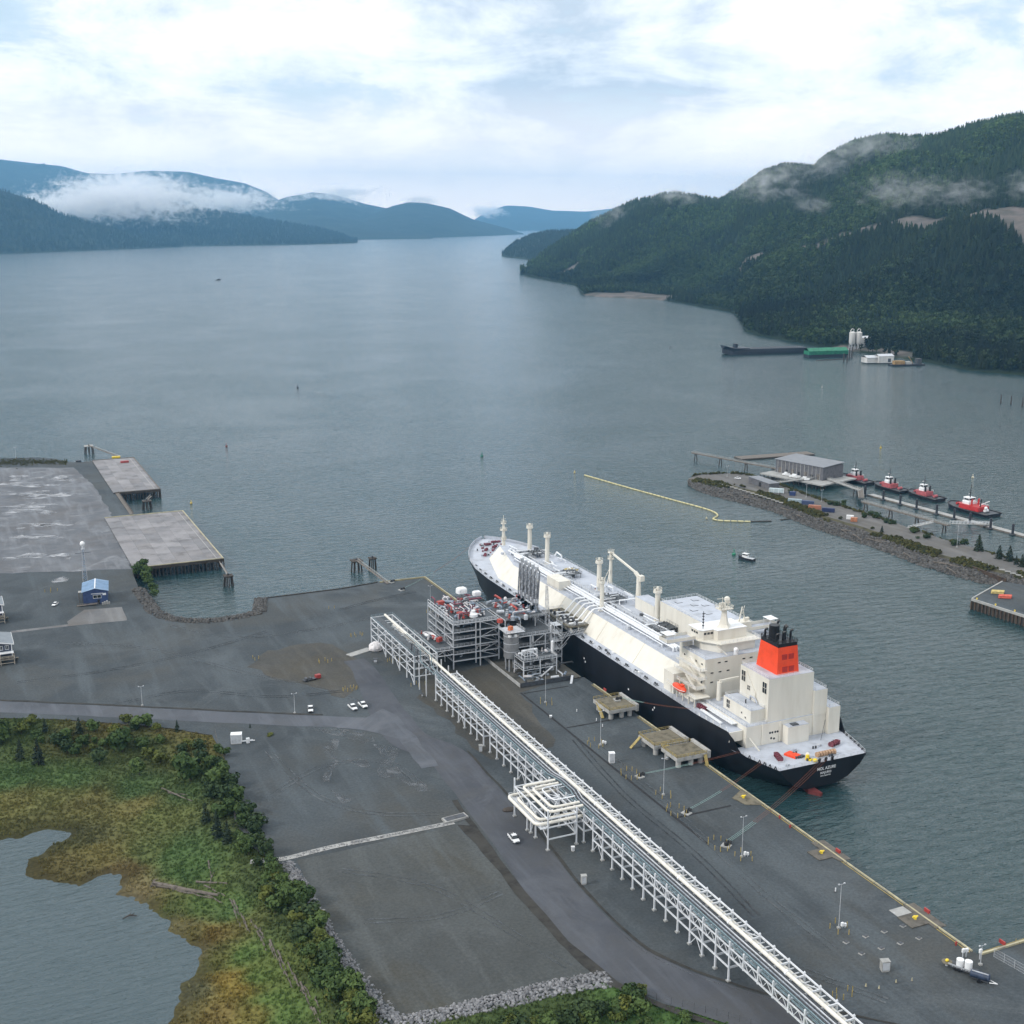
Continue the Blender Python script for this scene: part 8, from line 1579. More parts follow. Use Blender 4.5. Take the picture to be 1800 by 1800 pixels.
# ================================================================== THE CAUSEWAY AND THE TUG BERTH
CN = [(1211, 852), (1225, 862), (1267, 876), (1340, 894), (1380, 908), (1433, 930), (1500, 951), (1550, 968), (1617, 994), (1667, 1009), (1717, 1024), (1757, 1029), (1830, 1046), (1900, 1060)]
CF = [(1211, 850), (1222, 843), (1260, 839), (1313, 839), (1370, 857), (1420, 876), (1480, 896), (1530, 912), (1580, 927), (1630, 945), (1690, 964), (1745, 980), (1830, 1008), (1920, 1036)]
CN = catmull([at(x, y, 0) for x, y in CN], 8); CF = catmull([at(x, y, 0) for x, y in CF], 8)
def resample(P, n):
    d = [0]
    for a, b in zip(P[:-1], P[1:]): d.append(d[-1] + (b - a).length)
    out = []
    for i in range(n):
        s = d[-1] * i / (n - 1); k = max(j for j in range(len(d)) if d[j] <= s + 1e-6); k = min(k, len(P) - 2); out.append(P[k].lerp(P[k + 1], (s - d[k]) / max(1e-6, d[k + 1] - d[k])))
    return out
NS = 90; cn = resample(CN, NS); cf = resample(CF, NS); CWZ = 4.0
prof = [(-.06, -2.5), (0, -.2), (.16, 1.6), (.30, 3.3), (.36, CWZ), (.90, CWZ), (.96, 2.2), (1.0, -.2), (1.06, -2.5)]
cw = MB(); vs = []
for a, b in zip(cn, cf):
    for t, z in prof: p = a.lerp(b, t); vs.append((p.x + 1.2 * mnoise.noise(p * .1), p.y + 1.2 * mnoise.noise(p * .1 + Vector((5, 5, 5))), z + (.5 * mnoise.noise(p * .12) if 0 < t < .33 else 0)))
k = len(prof); cw.add(vs, [(i * k + j, i * k + j + 1, (i + 1) * k + j + 1, (i + 1) * k + j) for i in range(NS - 1) for j in range(k - 1)]); cwm = [0, 0, 0, 1, 2, 1, 0, 0] * (NS - 1); cw.mi = cwm
GREENB = pmat('mossy bank', (.062, .056, .028), .95, 0, .3, .15); CWROAD = gravel_mat('causeway gravel', (.135, .13, .125), (.10, .097, .094), (.17, .165, .16), (.12, .11, .095), .06, .2, .08); RIPB = pmat('riprap base', (.06, .055, .05), .95, 0, .3, .5)
tag(cw.build('causeway', [RIPB, GREENB, CWROAD]), kind='structure')
rp_ = []; vg = []; fg = []
for i in range(4600):
    f = RNG.random() * (NS - 1.001); j = int(f); a = cn[j].lerp(cn[j + 1], f - j); b = cf[j].lerp(cf[j + 1], f - j); t = RNG.uniform(-.01, .27); p = a.lerp(b, t); rp_.append((p.x, p.y, np.interp(t, [q[0] for q in prof], [q[1] for q in prof]) - .1))
for i in range(2600):
    f = RNG.random() * (NS - 1.001); j = int(f); a = cn[j].lerp(cn[j + 1], f - j); b = cf[j].lerp(cf[j + 1], f - j); t = RNG.uniform(.24, .40) if RNG.random() < .8 else RNG.uniform(.86, .96); p = a.lerp(b, t)
    if fbm(np.array([p.x / 18]), np.array([p.y / 18]), 3, 2)[0] > -.12: vg.append((p.x, p.y, np.interp(t, [q[0] for q in prof], [q[1] for q in prof]) - .1))
scatter('causeway_riprap', rp_, 0.5 + 0.9 * RNG.random(len(rp_)), rocksD, 'dark riprap rocks along the near side of the causeway', 'rocks', rotx=1.5)
BUSHC = crown_mesh('bush_clump', leafmat('causeway bush', (.030, .042, .016), (.085, .085, .030), attr='tint'), 77, 90, 5, .5, .8, .05, .16)
scatter('causeway_bushes', vg, 1.2 + 1.8 * RNG.random(len(vg)), [BUSHC], 'low olive bushes lining the causeway road', 'bushes', (.7 + .6 * RNG.random((len(vg), 1))) * np.array([[1.0, .92, .8]]))
def cwp(px, py, z=CWZ): return at(px, py, z)
for i, (px, py, h) in enumerate(((1720, 968, 11), (1756, 982, 9), (1774, 986, 10), (1796, 996, 8), (1550, 936, 5), (1786, 992, 6))):
    p = cwp(px, py); tree('conifer', ('tall conifer on the causeway, first of the group at the right', 'conifer at the left of the clump near the right edge', 'tallest conifer in the clump at the right edge', 'conifer cut by the right edge', 'lone small conifer on the causeway bank', 'small conifer inside the clump at the right edge')[i], 'tree', p.x, p.y, CWZ - .3, h, 'pine', None, 1.2, TR)
for i in range(24):
    px, py = TR.choice(((1470, 888), (1400, 866), (1530, 908), (1560, 922), (1612, 938), (1625, 944), (1685, 958))); p = cwp(px + TR.uniform(-14, 14), py + TR.uniform(-3, 3)); tree('shrub', 'green shrub on the far side of the causeway road', 'shrub', p.x, p.y, CWZ - .8, TR.uniform(2, 4), 'dark', 'shrubs on the causeway', 1.3, TR)
for i in range(22):
    f = TR.uniform(.15, .93) * (NS - 1.001); j = int(f); a = cn[j]; b = cf[j]; p = a.lerp(b, TR.uniform(.06, .24)); d = (cn[min(j + 1, NS - 1)] - cn[j]).normalized(); L_ = TR.uniform(5, 14); o = thing('driftwood_log', 'bleached log stranded on the causeway rocks', 'log', (p.x, p.y, 2.2), 0, 'logs on the causeway rocks'); an = TR.uniform(-.5, .5); dd = Matrix.Rotation(an, 3, 'Z') @ d; MB().tube([(0, 0, 0), dd * L_ * .5 + Vector((0, 0, .3)), dd * L_], [.4, .33, .22], 7).build('trunk', DRIFT, o)
# white kerb blocks along the causeway
WB = MB().box(-1.4, 1.4, -.35, .35, 0, .55).mesh('kerb_block', CONCL)
for i in range(16):
    t = i / 15; p = cwp(1265 + 108 * t, 851 + 33 * t ** 1.1); o = link('kerb_block', WB, None, (p.x, p.y, CWZ), -.75); tag(o, 'white concrete block in the row along the causeway tip', 'block', 'blocks along the causeway tip')
for i in range(11):
    t = i / 10; p = cwp(1704 + 96 * t, 983 + 32 * t); o = link('kerb_block', WB, None, (p.x, p.y, CWZ), -.75); tag(o, 'white concrete block in the row near the right edge', 'block', 'blocks near the right edge')
# containers and huts
def container(px, py, col, lab, rz=-.8, L_=6.1, z=CWZ):
    p = cwp(px, py, z); o = thing('container', lab, 'container', (p.x, p.y, z), rz); m = pmat('container ' + lab[:12], col, .55, 0, .12, .5); MB().box(-L_ / 2, L_ / 2, -1.2, 1.2, .15, 2.7).build('body', m, o); m_ = MB()
    for i in range(int(L_ / .6)): x = -L_ / 2 + .3 + i * .6; m_.box(x, x + .25, -1.25, -1.2, .3, 2.55)
    q = m_.build('corrugation', m, o); q['kind'] = 'stuff'; MB().box(-L_ / 2, L_ / 2, -1.26, 1.26, .02, .2).build('skid', DSTEEL, o); return o
container(1420, 887, (.05, .07, .14), 'blue container on the causeway beside the orange one', L_=8); container(1432, 895, (.36, .15, .09), 'orange container on the causeway', L_=8); container(1456, 900, (.02, .03, .09), 'navy container right of the orange one', L_=8); container(1494, 913, (.7, .7, .7), 'white box further along the causeway', L_=4.4); container(1501, 917, (.4, .17, .09), 'small orange box beside the white box', L_=4); container(1397, 884, (.30, .38, .42), 'pale green container on the causeway', L_=9); container(1393, 871, (.03, .05, .14), 'dark blue box by the causeway shed', L_=4)
GREYW = pmat('grey weathered siding', (.115, .115, .125), .75, 0, .15, .6); GREYS = pmat('pale grey sheet roof', (.20, .21, .23), .5, .1, .08, .2)
p = cwp(1316, 848); p2 = cwp(1352, 861); d = p2 - p; o = thing('causeway_shed', 'low grey shed at the tip of the causeway', 'building', p, math.atan2(d.y, d.x)); L_ = d.length; MB().box(0, L_, 0, 8, 0, 4.2).build('wall', GREYW, o); MB().box(-.3, L_ + .3, -.4, 8.4, 4.21, 4.5).build('roof', GREYS, o); MB().box(L_ * .5, L_ * .5 + 3, -.06, -.002, 0, 3).build('door', TRIM, o)
p = cwp(1365, 866); o = thing('white_tank_frame', 'white framed tank beside the causeway shed', 'tank', p, -.8); MB().box(-5, 5, -1.5, 1.5, .3, 3.0).build('case', pmat('pale aqua panel', (.42, .5, .52), .5, 0, .1, .6), o)
for x in (-5, -1.7, 1.7, 5): MB().bar((x, -1.55, 0), (x, -1.55, 3.3), .2).build('frame_post', WHITE, o)
sedan(1297, 842, -.8, 'white car parked at the tip of the causeway', CWZ)
for px, py, h, lab in ((1278, 838, 8, 'thin lamp pole at the causeway tip'), (1417, 874, 9, 'lamp pole near the causeway containers'), (1682, 962, 17, 'tall lamp pole in front of the tug berth'), (1444, 882, 8, 'lamp pole by the orange container')):
    p = cwp(px, py); light_pole(p.x, p.y, h, lab, False, CWZ)
# ---- boathouse on its piled platform
q = [at(x, y, 4.2) for x, y in ((1363, 829), (1446, 845), (1470, 836))]; ex = (q[1] - q[0]); ang = math.atan2(ex.y, ex.x); BL = ex.length; BW = 24.0
bo = thing('boathouse', 'long grey boathouse with pale flat roof on piles', 'building', (q[0].x, q[0].y, 4.2), ang)
MB().box(0, BL, 0, BW, 0, 9.5).build('wall', GREYW, bo); MB().add([(-.8, -.8, 9.6), (BL + .8, -.8, 9.6), (BL + .8, BW + .8, 10.6), (-.8, BW + .8, 10.6), (-.8, -.8, 10.0), (BL + .8, -.8, 10.0), (BL + .8, BW + .8, 11.0), (-.8, BW + .8, 11.0)], [(0, 1, 2, 3), (4, 5, 6, 7), (0, 1, 5, 4), (1, 2, 6, 5), (2, 3, 7, 6), (3, 0, 4, 7)]).build('roof', GREYS, bo)
for i in range(7): x = 3 + i * BL / 7.4; MB().box(x, x + 2.6, -.06, -.002, .1, 3.0 if i % 2 else 4.2).build('door', TRIM if i % 2 else WOOD, bo)
for i in range(12): x = 2 + i * BL / 12.4; MB().box(x, x + .3, -.12, -.002, 0, 9.4).build('batten', CONC, bo)
pf = thing('boathouse_platform', 'timber platform on many piles in front of the boathouse', 'platform', (q[0].x, q[0].y, 0), ang); MB().box(-4, BL + 10, -13, BW + 3, 3.2, 4.15).build('deck', CONC, pf)
for i in range(int((BL + 20) / 4)):
    for y in (-12, -7): MB().tube([(-5 + i * 4, y, -3), (-5 + i * 4 + (.8 if i % 3 == 0 else 0), y, 3.2)], .3, 6).build('pile', TIMBER, pf)
    MB().bar((-5 + i * 4, -12.3, 0), (-5 + i * 4 + 4, -12.3, 3), .18).build('brace', TIMBER, pf)
for i, (x, y, w) in enumerate(((BL * .55, -7, 9), (BL * .8, -9, 7), (BL * .35, -6, 6))):
    o = thing('stored_boat', ('white boat stored in front of the boathouse, the longest', 'white boat stored at the right of the boathouse front', 'white boat stored at the left of the boathouse front')[i], 'boat', (q[0].x + x * math.cos(ang) - y * math.sin(ang), q[0].y + x * math.sin(ang) + y * math.cos(ang), 4.2), ang + .2); body_loft([(-w / 2, 1.1, 1.3, .5, 1.6), (0, 1.2, 1.5, .4, 1.7), (w * .35, .8, 1.1, .5, 1.8), (w / 2, .05, .2, 1.0, 1.9)]).build('hull', WHITE, o); MB().cbox(-.5, 0, 2.2, w * .35, 1.8, 1.1).build('cabin', WHITE, o); MB().bar((-w * .3, 0, 0), (-w * .3, 0, .5), 1.4, .3).bar((w * .2, 0, 0), (w * .2, 0, .5), 1.2, .3).build('cradle', WOOD, o)
fd = thing('back_float', 'long wooden float behind the boathouse', 'float', at(1297, 806, .6)); d = at(1425, 797, .6) - at(1297, 806, .6); MB().bar((0, 0, 0), (d.x, d.y, 0), 12, 1.4).build('deck', WOOD, fd); MB().bar((0, 0, -.2), (d.x, d.y, -.2), 12.6, .8).build('fender_beam', TIMBER, fd)
def trestle(p0, p1, zt, n, lab, w=2.2, mat_=WOOD, rail_=True, z1=None):
    a = at(*p0, zt); b = at(*p1, z1 or zt); b.z = z1 or zt; o = thing('trestle_walkway', lab, 'walkway', (a.x, a.y, 0)); d = b - a; sd = Vector((-d.y, d.x, 0)).normalized(); MB().bar((0, 0, zt), (d.x, d.y, b.z), w, .6).build('deck', mat_, o)
    if rail_: MB().rail([sd * w * .45 + Vector((0, 0, zt + .3)), Vector((d.x, d.y, b.z + .3)) + sd * w * .45], 1.1, .12, 4).rail([sd * -w * .45 + Vector((0, 0, zt + .3)), Vector((d.x, d.y, b.z + .3)) - sd * w * .45], 1.1, .12, 4).build('railing', CONC, o)
    for i in range(n):
        t = (i + .15) / max(1, n - .7); c = Vector((d.x, d.y, 0)) * t; zz = zt + (b.z - zt) * t
        for s_ in (-1, 1):
            MB().tube([c + sd * s_ * 2.0 + Vector((0, 0, -3)), c + sd * s_ * .8 + Vector((0, 0, zz - .3))], .38, 7).build('pile', TIMBER, o)
        MB().bar(c + sd * -1.8 + Vector((0, 0, zz - .5)), c + sd * 1.8 + Vector((0, 0, zz - .5)), .6, .5).build('cap', TIMBER, o)
    return o
trestle((1217, 796), (1366, 824), 6.0, 4, 'thin trestle walkway left of the boathouse', 2.4); trestle((1352, 850), (1445, 838), 5.0, 2, 'walkway from the causeway to the boathouse platform', 2.6, CONC); trestle((1445, 838), (1512, 862), 5.0, 2, 'walkway from the boathouse platform down to the tug float', 2.6, CONC, True); trestle((1512, 858), (1514, 875), 4.6, 1, 'short landing beside the tug float', 4.0); trestle((1516, 882), (1668, 924), 5.0, 4, 'trestle walkway between the causeway and the tug float', 2.6)
p = at(1596, 929, CWZ); b = at(1640, 918, 4.8); o = thing('access_gangway', 'pale truss gangway from the causeway to the trestle', 'gangway', (p.x, p.y, CWZ)); d = b - p; MB().bar((0, 0, .3), (d.x, d.y, .8), 2, .2).build('deck', CONC, o); MB().rail([(0, 0, .4), (d.x, d.y, .9)], 1.2, .14, 3).build('railing', WHITE, o)
p = at(1672, 921, 5.0); b = at(1742, 922, 1.2); o = thing('float_gangway', 'pale truss gangway from the trestle down to the tug float', 'gangway', (p.x, p.y, 5)); d = b - p; MB().bar((0, 0, .2), (d.x, d.y, -3.8), 2.2, .25).build('deck', CONC, o); m_ = MB()
for s_ in (-1.1, 1.1):
    m_.rail([(0, s_, .3), (d.x, d.y + s_, -3.7)], 1.7, .16, 3)
m_.build('side_truss', WHITE, o)
# tug float with steel piles
fa = at(1530, 869, .8); fb_ = at(1812, 944, .8); dv = fb_ - fa; fl_ = thing('tug_float', 'long concrete float with dark steel piles beside the tugs', 'float', (fa.x, fa.y, 0), math.atan2(dv.y, dv.x)); FL = dv.length; MB().box(0, FL, -2.5, 2.5, -.6, 1.0).build('deck', CONC, fl_); MB().box(-.2, FL + .2, -2.8, -2.502, -.3, .9).build('fender_beam', WOOD, fl_)
for px, py in ((1540, 866), (1568, 875), (1597, 883), (1623, 891), (1654, 901), (1686, 909), (1716, 916), (1750, 926), (1785, 937)):
    w = at(px, py, 1.0) - fa; x = (w.x * dv.x + w.y * dv.y) / FL; MB().tube([(x, -3.4, -3), (x, -3.4, 6.8), (x, -3.4, 7.2)], [.8, .8, .4], 12).build('pile', pmat('dark pile sleeve', (.03, .032, .04), .6, 0, .2, .8), fl_, smooth=True); MB().box(x - 1.6, x + 1.6, -4.8, -2.81, .2, .9).build('pile_collar', DSTEEL, fl_)
# ---- tugs
TUGB = pmat('tug black hull', (.018, .02, .028), .5, 0, .2, .5); TUGR = pmat('tug red', (.46, .035, .035), .45, 0, .12, .5); TUGP = pmat('faded pink red deck', (.40, .10, .11), .6, 0, .2, .6)
def tug(px, py, L_, rz, lab, red=TUGP, big=False):
    p = at(px, py, .5); o = thing('tugboat', lab, 'tugboat', (p.x, p.y, 0), rz, 'tugs moored along the float'); B_ = L_ * .19
    st = [(-.5, .78, 2.4), (-.46, .95, 2.3), (-.3, 1, 2.2), (0, 1, 2.3), (.25, .97, 2.7), (.38, .82, 3.2), (.46, .55, 3.7), (.5, .12, 4.0)]; vs = []; fs = []
    for t, w, z in st: vs += [(t * L_, -w * B_, z), (t * L_ * .98, -w * B_ * .86, -1), (t * L_ * .98, w * B_ * .86, -1), (t * L_, w * B_, z)]
    for i in range(len(st) - 1):
        for j in range(3): fs.append((i * 4 + j, i * 4 + j + 1, i * 4 + 5 + j, i * 4 + 4 + j))
    fs += [(0, 1, 2, 3), (28, 29, 30, 31)]; MB().add(vs, fs).build('hull', TUGB, o)
    dk = MB(); vs = []
    for t, w, z in st: vs += [(t * L_ * .97, -w * B_ * .94, z - .5), (t * L_ * .97, w * B_ * .94, z - .5)]
    dk.add(vs, [(2 * i, 2 * i + 1, 2 * i + 3, 2 * i + 2) for i in range(7)]); dk.build('deck', DSTEEL, o)
    MB().tube([(t * L_ * 1.005, -w * B_ * 1.03, z - .3) for t, w, z in st] + [(t * L_ * 1.005, w * B_ * 1.03, z - .3) for t, w, z in reversed(st)], .45, 7).build('rubber_fender', BLACK, o, smooth=True)
    h0 = 2.0; lw = B_ * (1.36 if big else 1.2); l0, l1 = (-.24, .24) if big else (-.12, .26); MB().prism([(l0 * L_, -lw / 2), (l1 * L_ * .8, -lw / 2), (l1 * L_, -lw * .3), (l1 * L_, lw * .3), (l1 * L_ * .8, lw / 2), (l0 * L_, lw / 2)], h0, h0 + 3.0).build('deckhouse', red if not big else TUGR, o)
    MB().prism([(.0 * L_, -lw * .36), (.15 * L_, -lw * .36), (.19 * L_, -lw * .2), (.19 * L_, lw * .2), (.15 * L_, lw * .36), (0, lw * .36)], h0 + 3.003, h0 + 4.8).build('upper_house', WHITE, o)
    wh = thing_part('wheelhouse', o, (0, 0, 0)); wp = [(.02 * L_, -lw * .30), (.13 * L_, -lw * .30), (.17 * L_, -lw * .17), (.17 * L_, lw * .17), (.13 * L_, lw * .30), (.02 * L_, lw * .30)]; MB().prism(wp, h0 + 4.803, h0 + 5.7).build('wall', WHITE, wh); MB().prism([(a * 1.0, b * .98) for a, b in wp], h0 + 5.703, h0 + 6.9).build('window_band', GLASS, wh); MB().prism([(a * 1.03, b * 1.1) for a, b in wp], h0 + 6.903, h0 + 7.25).build('roof', WHITE, wh)
    for a, b in wp: MB().bar((a, b, h0 + 5.7), (a, b, h0 + 6.9), .18).build('mullion', WHITE, wh)
    ms = thing_part('mast', o, (.07 * L_, 0, h0 + 7.25)); MB().tube([(0, 0, 0), (-.2, 0, 6.5 if not big else 9)], [.35, .12], 8).bar((0, -1.6, 3), (0, 1.6, 3), .15).bar((-.3, 0, 1.8), (1.3, 0, 1.8), .2).build('pole', BLACK if big else DSTEEL, ms); MB().cbox(.9, 0, 2.1, .3, 1.8, .25).build('radar', WHITE, ms)
    for s_ in (-1, 1): MB().tube([(-.05 * L_, s_ * lw * .32, h0 + 3), (-.05 * L_, s_ * lw * .32, h0 + 6.2), (-.065 * L_, s_ * lw * .32, h0 + 6.8)], [.7, .6, .5], 10).build('funnel', BLACK if not big else TUGR, o)
    wn = thing_part('tow_winch', o, (-.3 * L_, 0, h0 - .2)); MB().cyl((0, -1.5, 1.2), (0, 1.5, 1.2), 1.0, 1.0, 12).build('drum', red if not big else WHITE, wn); MB().box(-1.4, 1.4, -1.8, 1.8, 0, .4).build('bed', DSTEEL, wn)
    wb_ = thing_part('bow_winch', o, (.33 * L_, 0, h0 + .4)); MB().cyl((0, -1.3, 1.0), (0, 1.3, 1.0), .8, .8, 12).build('drum', red, wb_); MB().box(-1.1, 1.1, -1.6, 1.6, 0, .3).build('bed', DSTEEL, wb_)
    MB().rail([(l0 * L_, -lw / 2, h0 + 3), (l1 * L_ * .8, -lw / 2, h0 + 3)], 1.0, .1, 1.6).rail([(0, -lw * .36, h0 + 4.8), (.15 * L_, -lw * .36, h0 + 4.8)], 1.0, .1, 1.6).build('railing', WHITE, o)
    for i in range(5): MB().box(l0 * L_ + 1.6 + i * (l1 - l0) * L_ * .15, l0 * L_ + 2.3 + i * (l1 - l0) * L_ * .15, -lw / 2 - .05, -lw / 2 - .002, h0 + 1.4, h0 + 2.2).build('porthole', GLASS if not big else WHITE, o)
    if big: MB().bar((-.12 * L_, -1, h0 + 3), (-.3 * L_, -2.4, h0 + 7), .5).build('deck_crane', WHITE, o); MB().bar((-.2 * L_, 1.5, h0 + 3), (-.22 * L_, 1.5, h0 + 8.4), .5).build('aft_mast', BLACK, o); MB().sphere((-.33 * L_, 1.6, h0 + 3.0), 1.1, n=10, k=8).build('radome', WHITE, o)
    return o
tdir = math.atan2(dv.y, dv.x)
tug(1506, 846, 29, tdir + math.pi, 'tug with red deckhouse nearest the boathouse'); tug(1566, 860, 29, tdir + math.pi, 'second tug from the boathouse along the float'); tug(1627, 874, 29, tdir + math.pi, 'third tug from the boathouse along the float'); tug(1709, 898, 38, tdir + math.pi, 'largest tug with bright red superstructure at the right', TUGR, True)
# ---- adjoining wharf at the right edge with sheet piles
RW = [tuple(at(x, y, 5.5)[:2]) for x, y in ((1762, 1022), (1709, 1052), (1960, 1132), (2000, 1060))]
rw = thing('sheet_pile_wharf', 'sheet piled wharf corner at the right edge', 'wharf', (RW[1][0], RW[1][1], 0)); ox, oy = RW[1]; MB().prism([(x - ox, y - oy) for x, y in RW], 4.4, 5.5).build('deck', GRAVEL, rw); MB().prism([(x - ox, y - oy) for x, y in RW], -2, 4.38, False).build('wall', WHARFW, rw)
RUST = pmat('rusty sheet pile', (.085, .06, .045), .85, .1, .3, .5)
a = Vector((0, 0, 0)); b = Vector((RW[2][0] - ox, RW[2][1] - oy, 0)); d = (b - a); n = int(d.length / 2.2); nn = Vector((d.y, -d.x, 0)).normalized()
for i in range(n): p = a + d * (i / n) + nn * .3; MB().tube([p + Vector((0, 0, -2)), p + Vector((0, 0, 4.4))], .45, 7).build('sheet_pile', RUST, rw)
MB().bar(a + nn * .2 + Vector((0, 0, 5.0)), b + nn * .2 + Vector((0, 0, 5.0)), .8, 1.2).build('capping_beam', CONC, rw); a2 = Vector((RW[0][0] - ox, RW[0][1] - oy, 0)); MB().bar(a2 + Vector((0, 0, 5.6)), Vector((0, 0, 5.6)), .6, .4).build('kerb', CONCL, rw)
for i in range(7): p = a + d * (i / 7 + .03) - nn * .6; MB().tube([p + Vector((0, 0, 5.5)), p + Vector((0, 0, 6.3))], [.3, .4], 8).build('bollard', MATS['bright cleat yellow'], rw)
w0 = at(1694, 993, 3.0); w1 = at(1768, 1021, 3.0); o = thing('timber_bulkhead', 'rusty timber bulkhead between the causeway and the right wharf', 'wall', (w0.x, w0.y, 0)); d = w1 - w0
for i in range(34): t = i / 33; MB().box(d.x * t - .35, d.x * t + .35, d.y * t - .35, d.y * t + .35, -1, 4.2).build('plank', RUST, o)
for px, py, m_, lab in ((1752, 1043, pmat('pale yellow tarp', (.55, .45, .18), .7, 0, .15, .8), 'pale yellow stacked floats on the right wharf'), (1765, 1051, pmat('coral red floats', (.60, .13, .09), .6, 0, .15, .8), 'coral red stacked floats on the right wharf')):
    p = at(px, py, 5.5); o = thing('stacked_floats', lab, 'floats', p, -.6)
    for i in range(6): MB().tube([(-3 + (i % 3) * .4, -1.2 + (i % 3) * 1.1, .45 + .75 * (i // 3)), (3 + (i % 3) * .4, -1.2 + (i % 3) * 1.1, .45 + .75 * (i // 3))], .42, 8).build('float', m_, o)
# ---- floating boom
BOOMY = pmat('boom yellow', (.55, .50, .28), .6, 0, .15, .6); bpts = catmull([at(x, y, .3) for x, y in ((1027, 835), (1100, 856), (1180, 878), (1245, 896), (1262, 906), (1252, 912), (1262, 915), (1320, 917))], 3.0); bpts = resample(bpts, 46)
for i in range(45):
    a, b = bpts[i], bpts[i + 1]; o = thing('boom_segment', 'yellow float segment of the containment boom', 'boom', a, 0, 'segments of the yellow boom'); d = b - a; MB().tube([d * .05, d * .1, d * .9, d * .95], [.3, .55, .55, .3], 8).build('float', BOOMY, o); MB().bar((0, 0, 0), d * .06, .15).build('joint', DSTEEL, o)
o = thing('dark_boom', 'dark floating log boom right of the yellow boom', 'boom', at(1320, 917, .2)); d = at(1356, 916, .2) - at(1320, 917, .2); MB().tube([(0, 0, 0), d], .5, 8).build('float', TIMBER, o); e0 = at(1373, 914, .2) - at(1320, 917, .2); e1 = at(1394, 911, .2) - at(1320, 917, .2); MB().tube([e0, e1], .5, 8).build('float', TIMBER, o)
# ---- boats and buoys
def workboat(px, py, L_, rz, lab, hullm=TUGB, housem=WHITE):
    p = at(px, py, .3); o = thing('workboat', lab, 'boat', (p.x, p.y, 0), rz); B_ = L_ * .16; body_loft([(-L_ / 2, B_ * .8, B_, -.3, 1.2), (0, B_ * .85, B_ * 1.05, -.3, 1.3), (L_ * .3, B_ * .6, B_ * .85, -.3, 1.7), (L_ / 2, .05, .2, .2, 2.1)]).build('hull', hullm, o); MB().box(-L_ * .45, L_ * .1, -B_ * .85, B_ * .85, 1.28, 1.36).build('deck', STEEL, o)
    wh = thing_part('wheelhouse', o, (L_ * .05, 0, 1.35)); MB().box(-L_ * .14, L_ * .16, -B_ * .7, B_ * .7, 0, 1.3).build('wall', housem, wh); MB().box(-L_ * .12, L_ * .13, -B_ * .66, B_ * .66, 1.303, 2.1).build('window_band', GLASS, wh); MB().box(-L_ * .16, L_ * .17, -B_ * .76, B_ * .76, 2.103, 2.3).build('roof', housem, wh); MB().bar((0, 0, 2.3), (0, 0, 4.6), .12).bar((0, -.8, 3.4), (0, .8, 3.4), .1).build('mast', STEEL, o).location = (L_ * .05, 0, 1.35); return o
workboat(1312, 983, 10.5, 2.0, 'small white workboat motoring between the ship and the causeway', TUGB); workboat(383, 492, 24, .4, 'tiny dark tug far out on the channel at the left', TUGB, DSTEEL)
def buoy(px, py, col, lab, s_=1.0):
    s_ *= .72; p = at(px, py, 0); o = thing('buoy', lab, 'buoy', p); m = pmat('buoy ' + lab[:14], col, .5, 0, .15, 1); MB().tube([(0, 0, -.6), (0, 0, -.2), (0, 0, .7), (0, 0, 1.0)], [.8 * s_, 1.3 * s_, 1.3 * s_, .9 * s_], 12).build('float', m, o); m_ = MB()
    for i in range(4): a = i * 1.57; m_.bar((.9 * s_ * math.cos(a), .9 * s_ * math.sin(a), 1), (.25 * s_ * math.cos(a), .25 * s_ * math.sin(a), 3.4 * s_), .16 * s_)
    m_.build('cage', m, o); MB().cyl((0, 0, 3.3 * s_), (0, 0, 4.0 * s_), .3 * s_, .25 * s_, 8).build('lantern', m, o)
for a in ((1290, 975, (.03, .22, .13), 'green buoy beside the white workboat', 1.2), (523, 682, (.02, .03, .05), 'dark buoy in the middle of the channel', 1.6), (398, 785, (.16, .04, .04), 'red buoy off the old wharves', 1.1), (847, 802, (.02, .14, .10), 'green buoy beyond the ship bow', 1.3), (1548, 788, (.5, .38, .05), 'yellow buoy behind the tug berth', .9), (1710, 840, (.55, .5, .38), 'cream buoy above the largest tug', 1.0), (1010, 831, (.5, .42, .2), 'small buoy at the end of the yellow boom', .7), (1242, 912, (.5, .45, .3), 'small pale buoy at the bend of the boom', .6), (1445, 681, (.3, .3, .28), 'small buoy in front of the far barges', 1.0), (336, 885, (.6, .45, .1), 'yellow float near the nearer old wharf', .8), (1178, 612, (.08, .08, .08), 'distant dark buoy left of the black barge', 1.4)): buoy(*a)
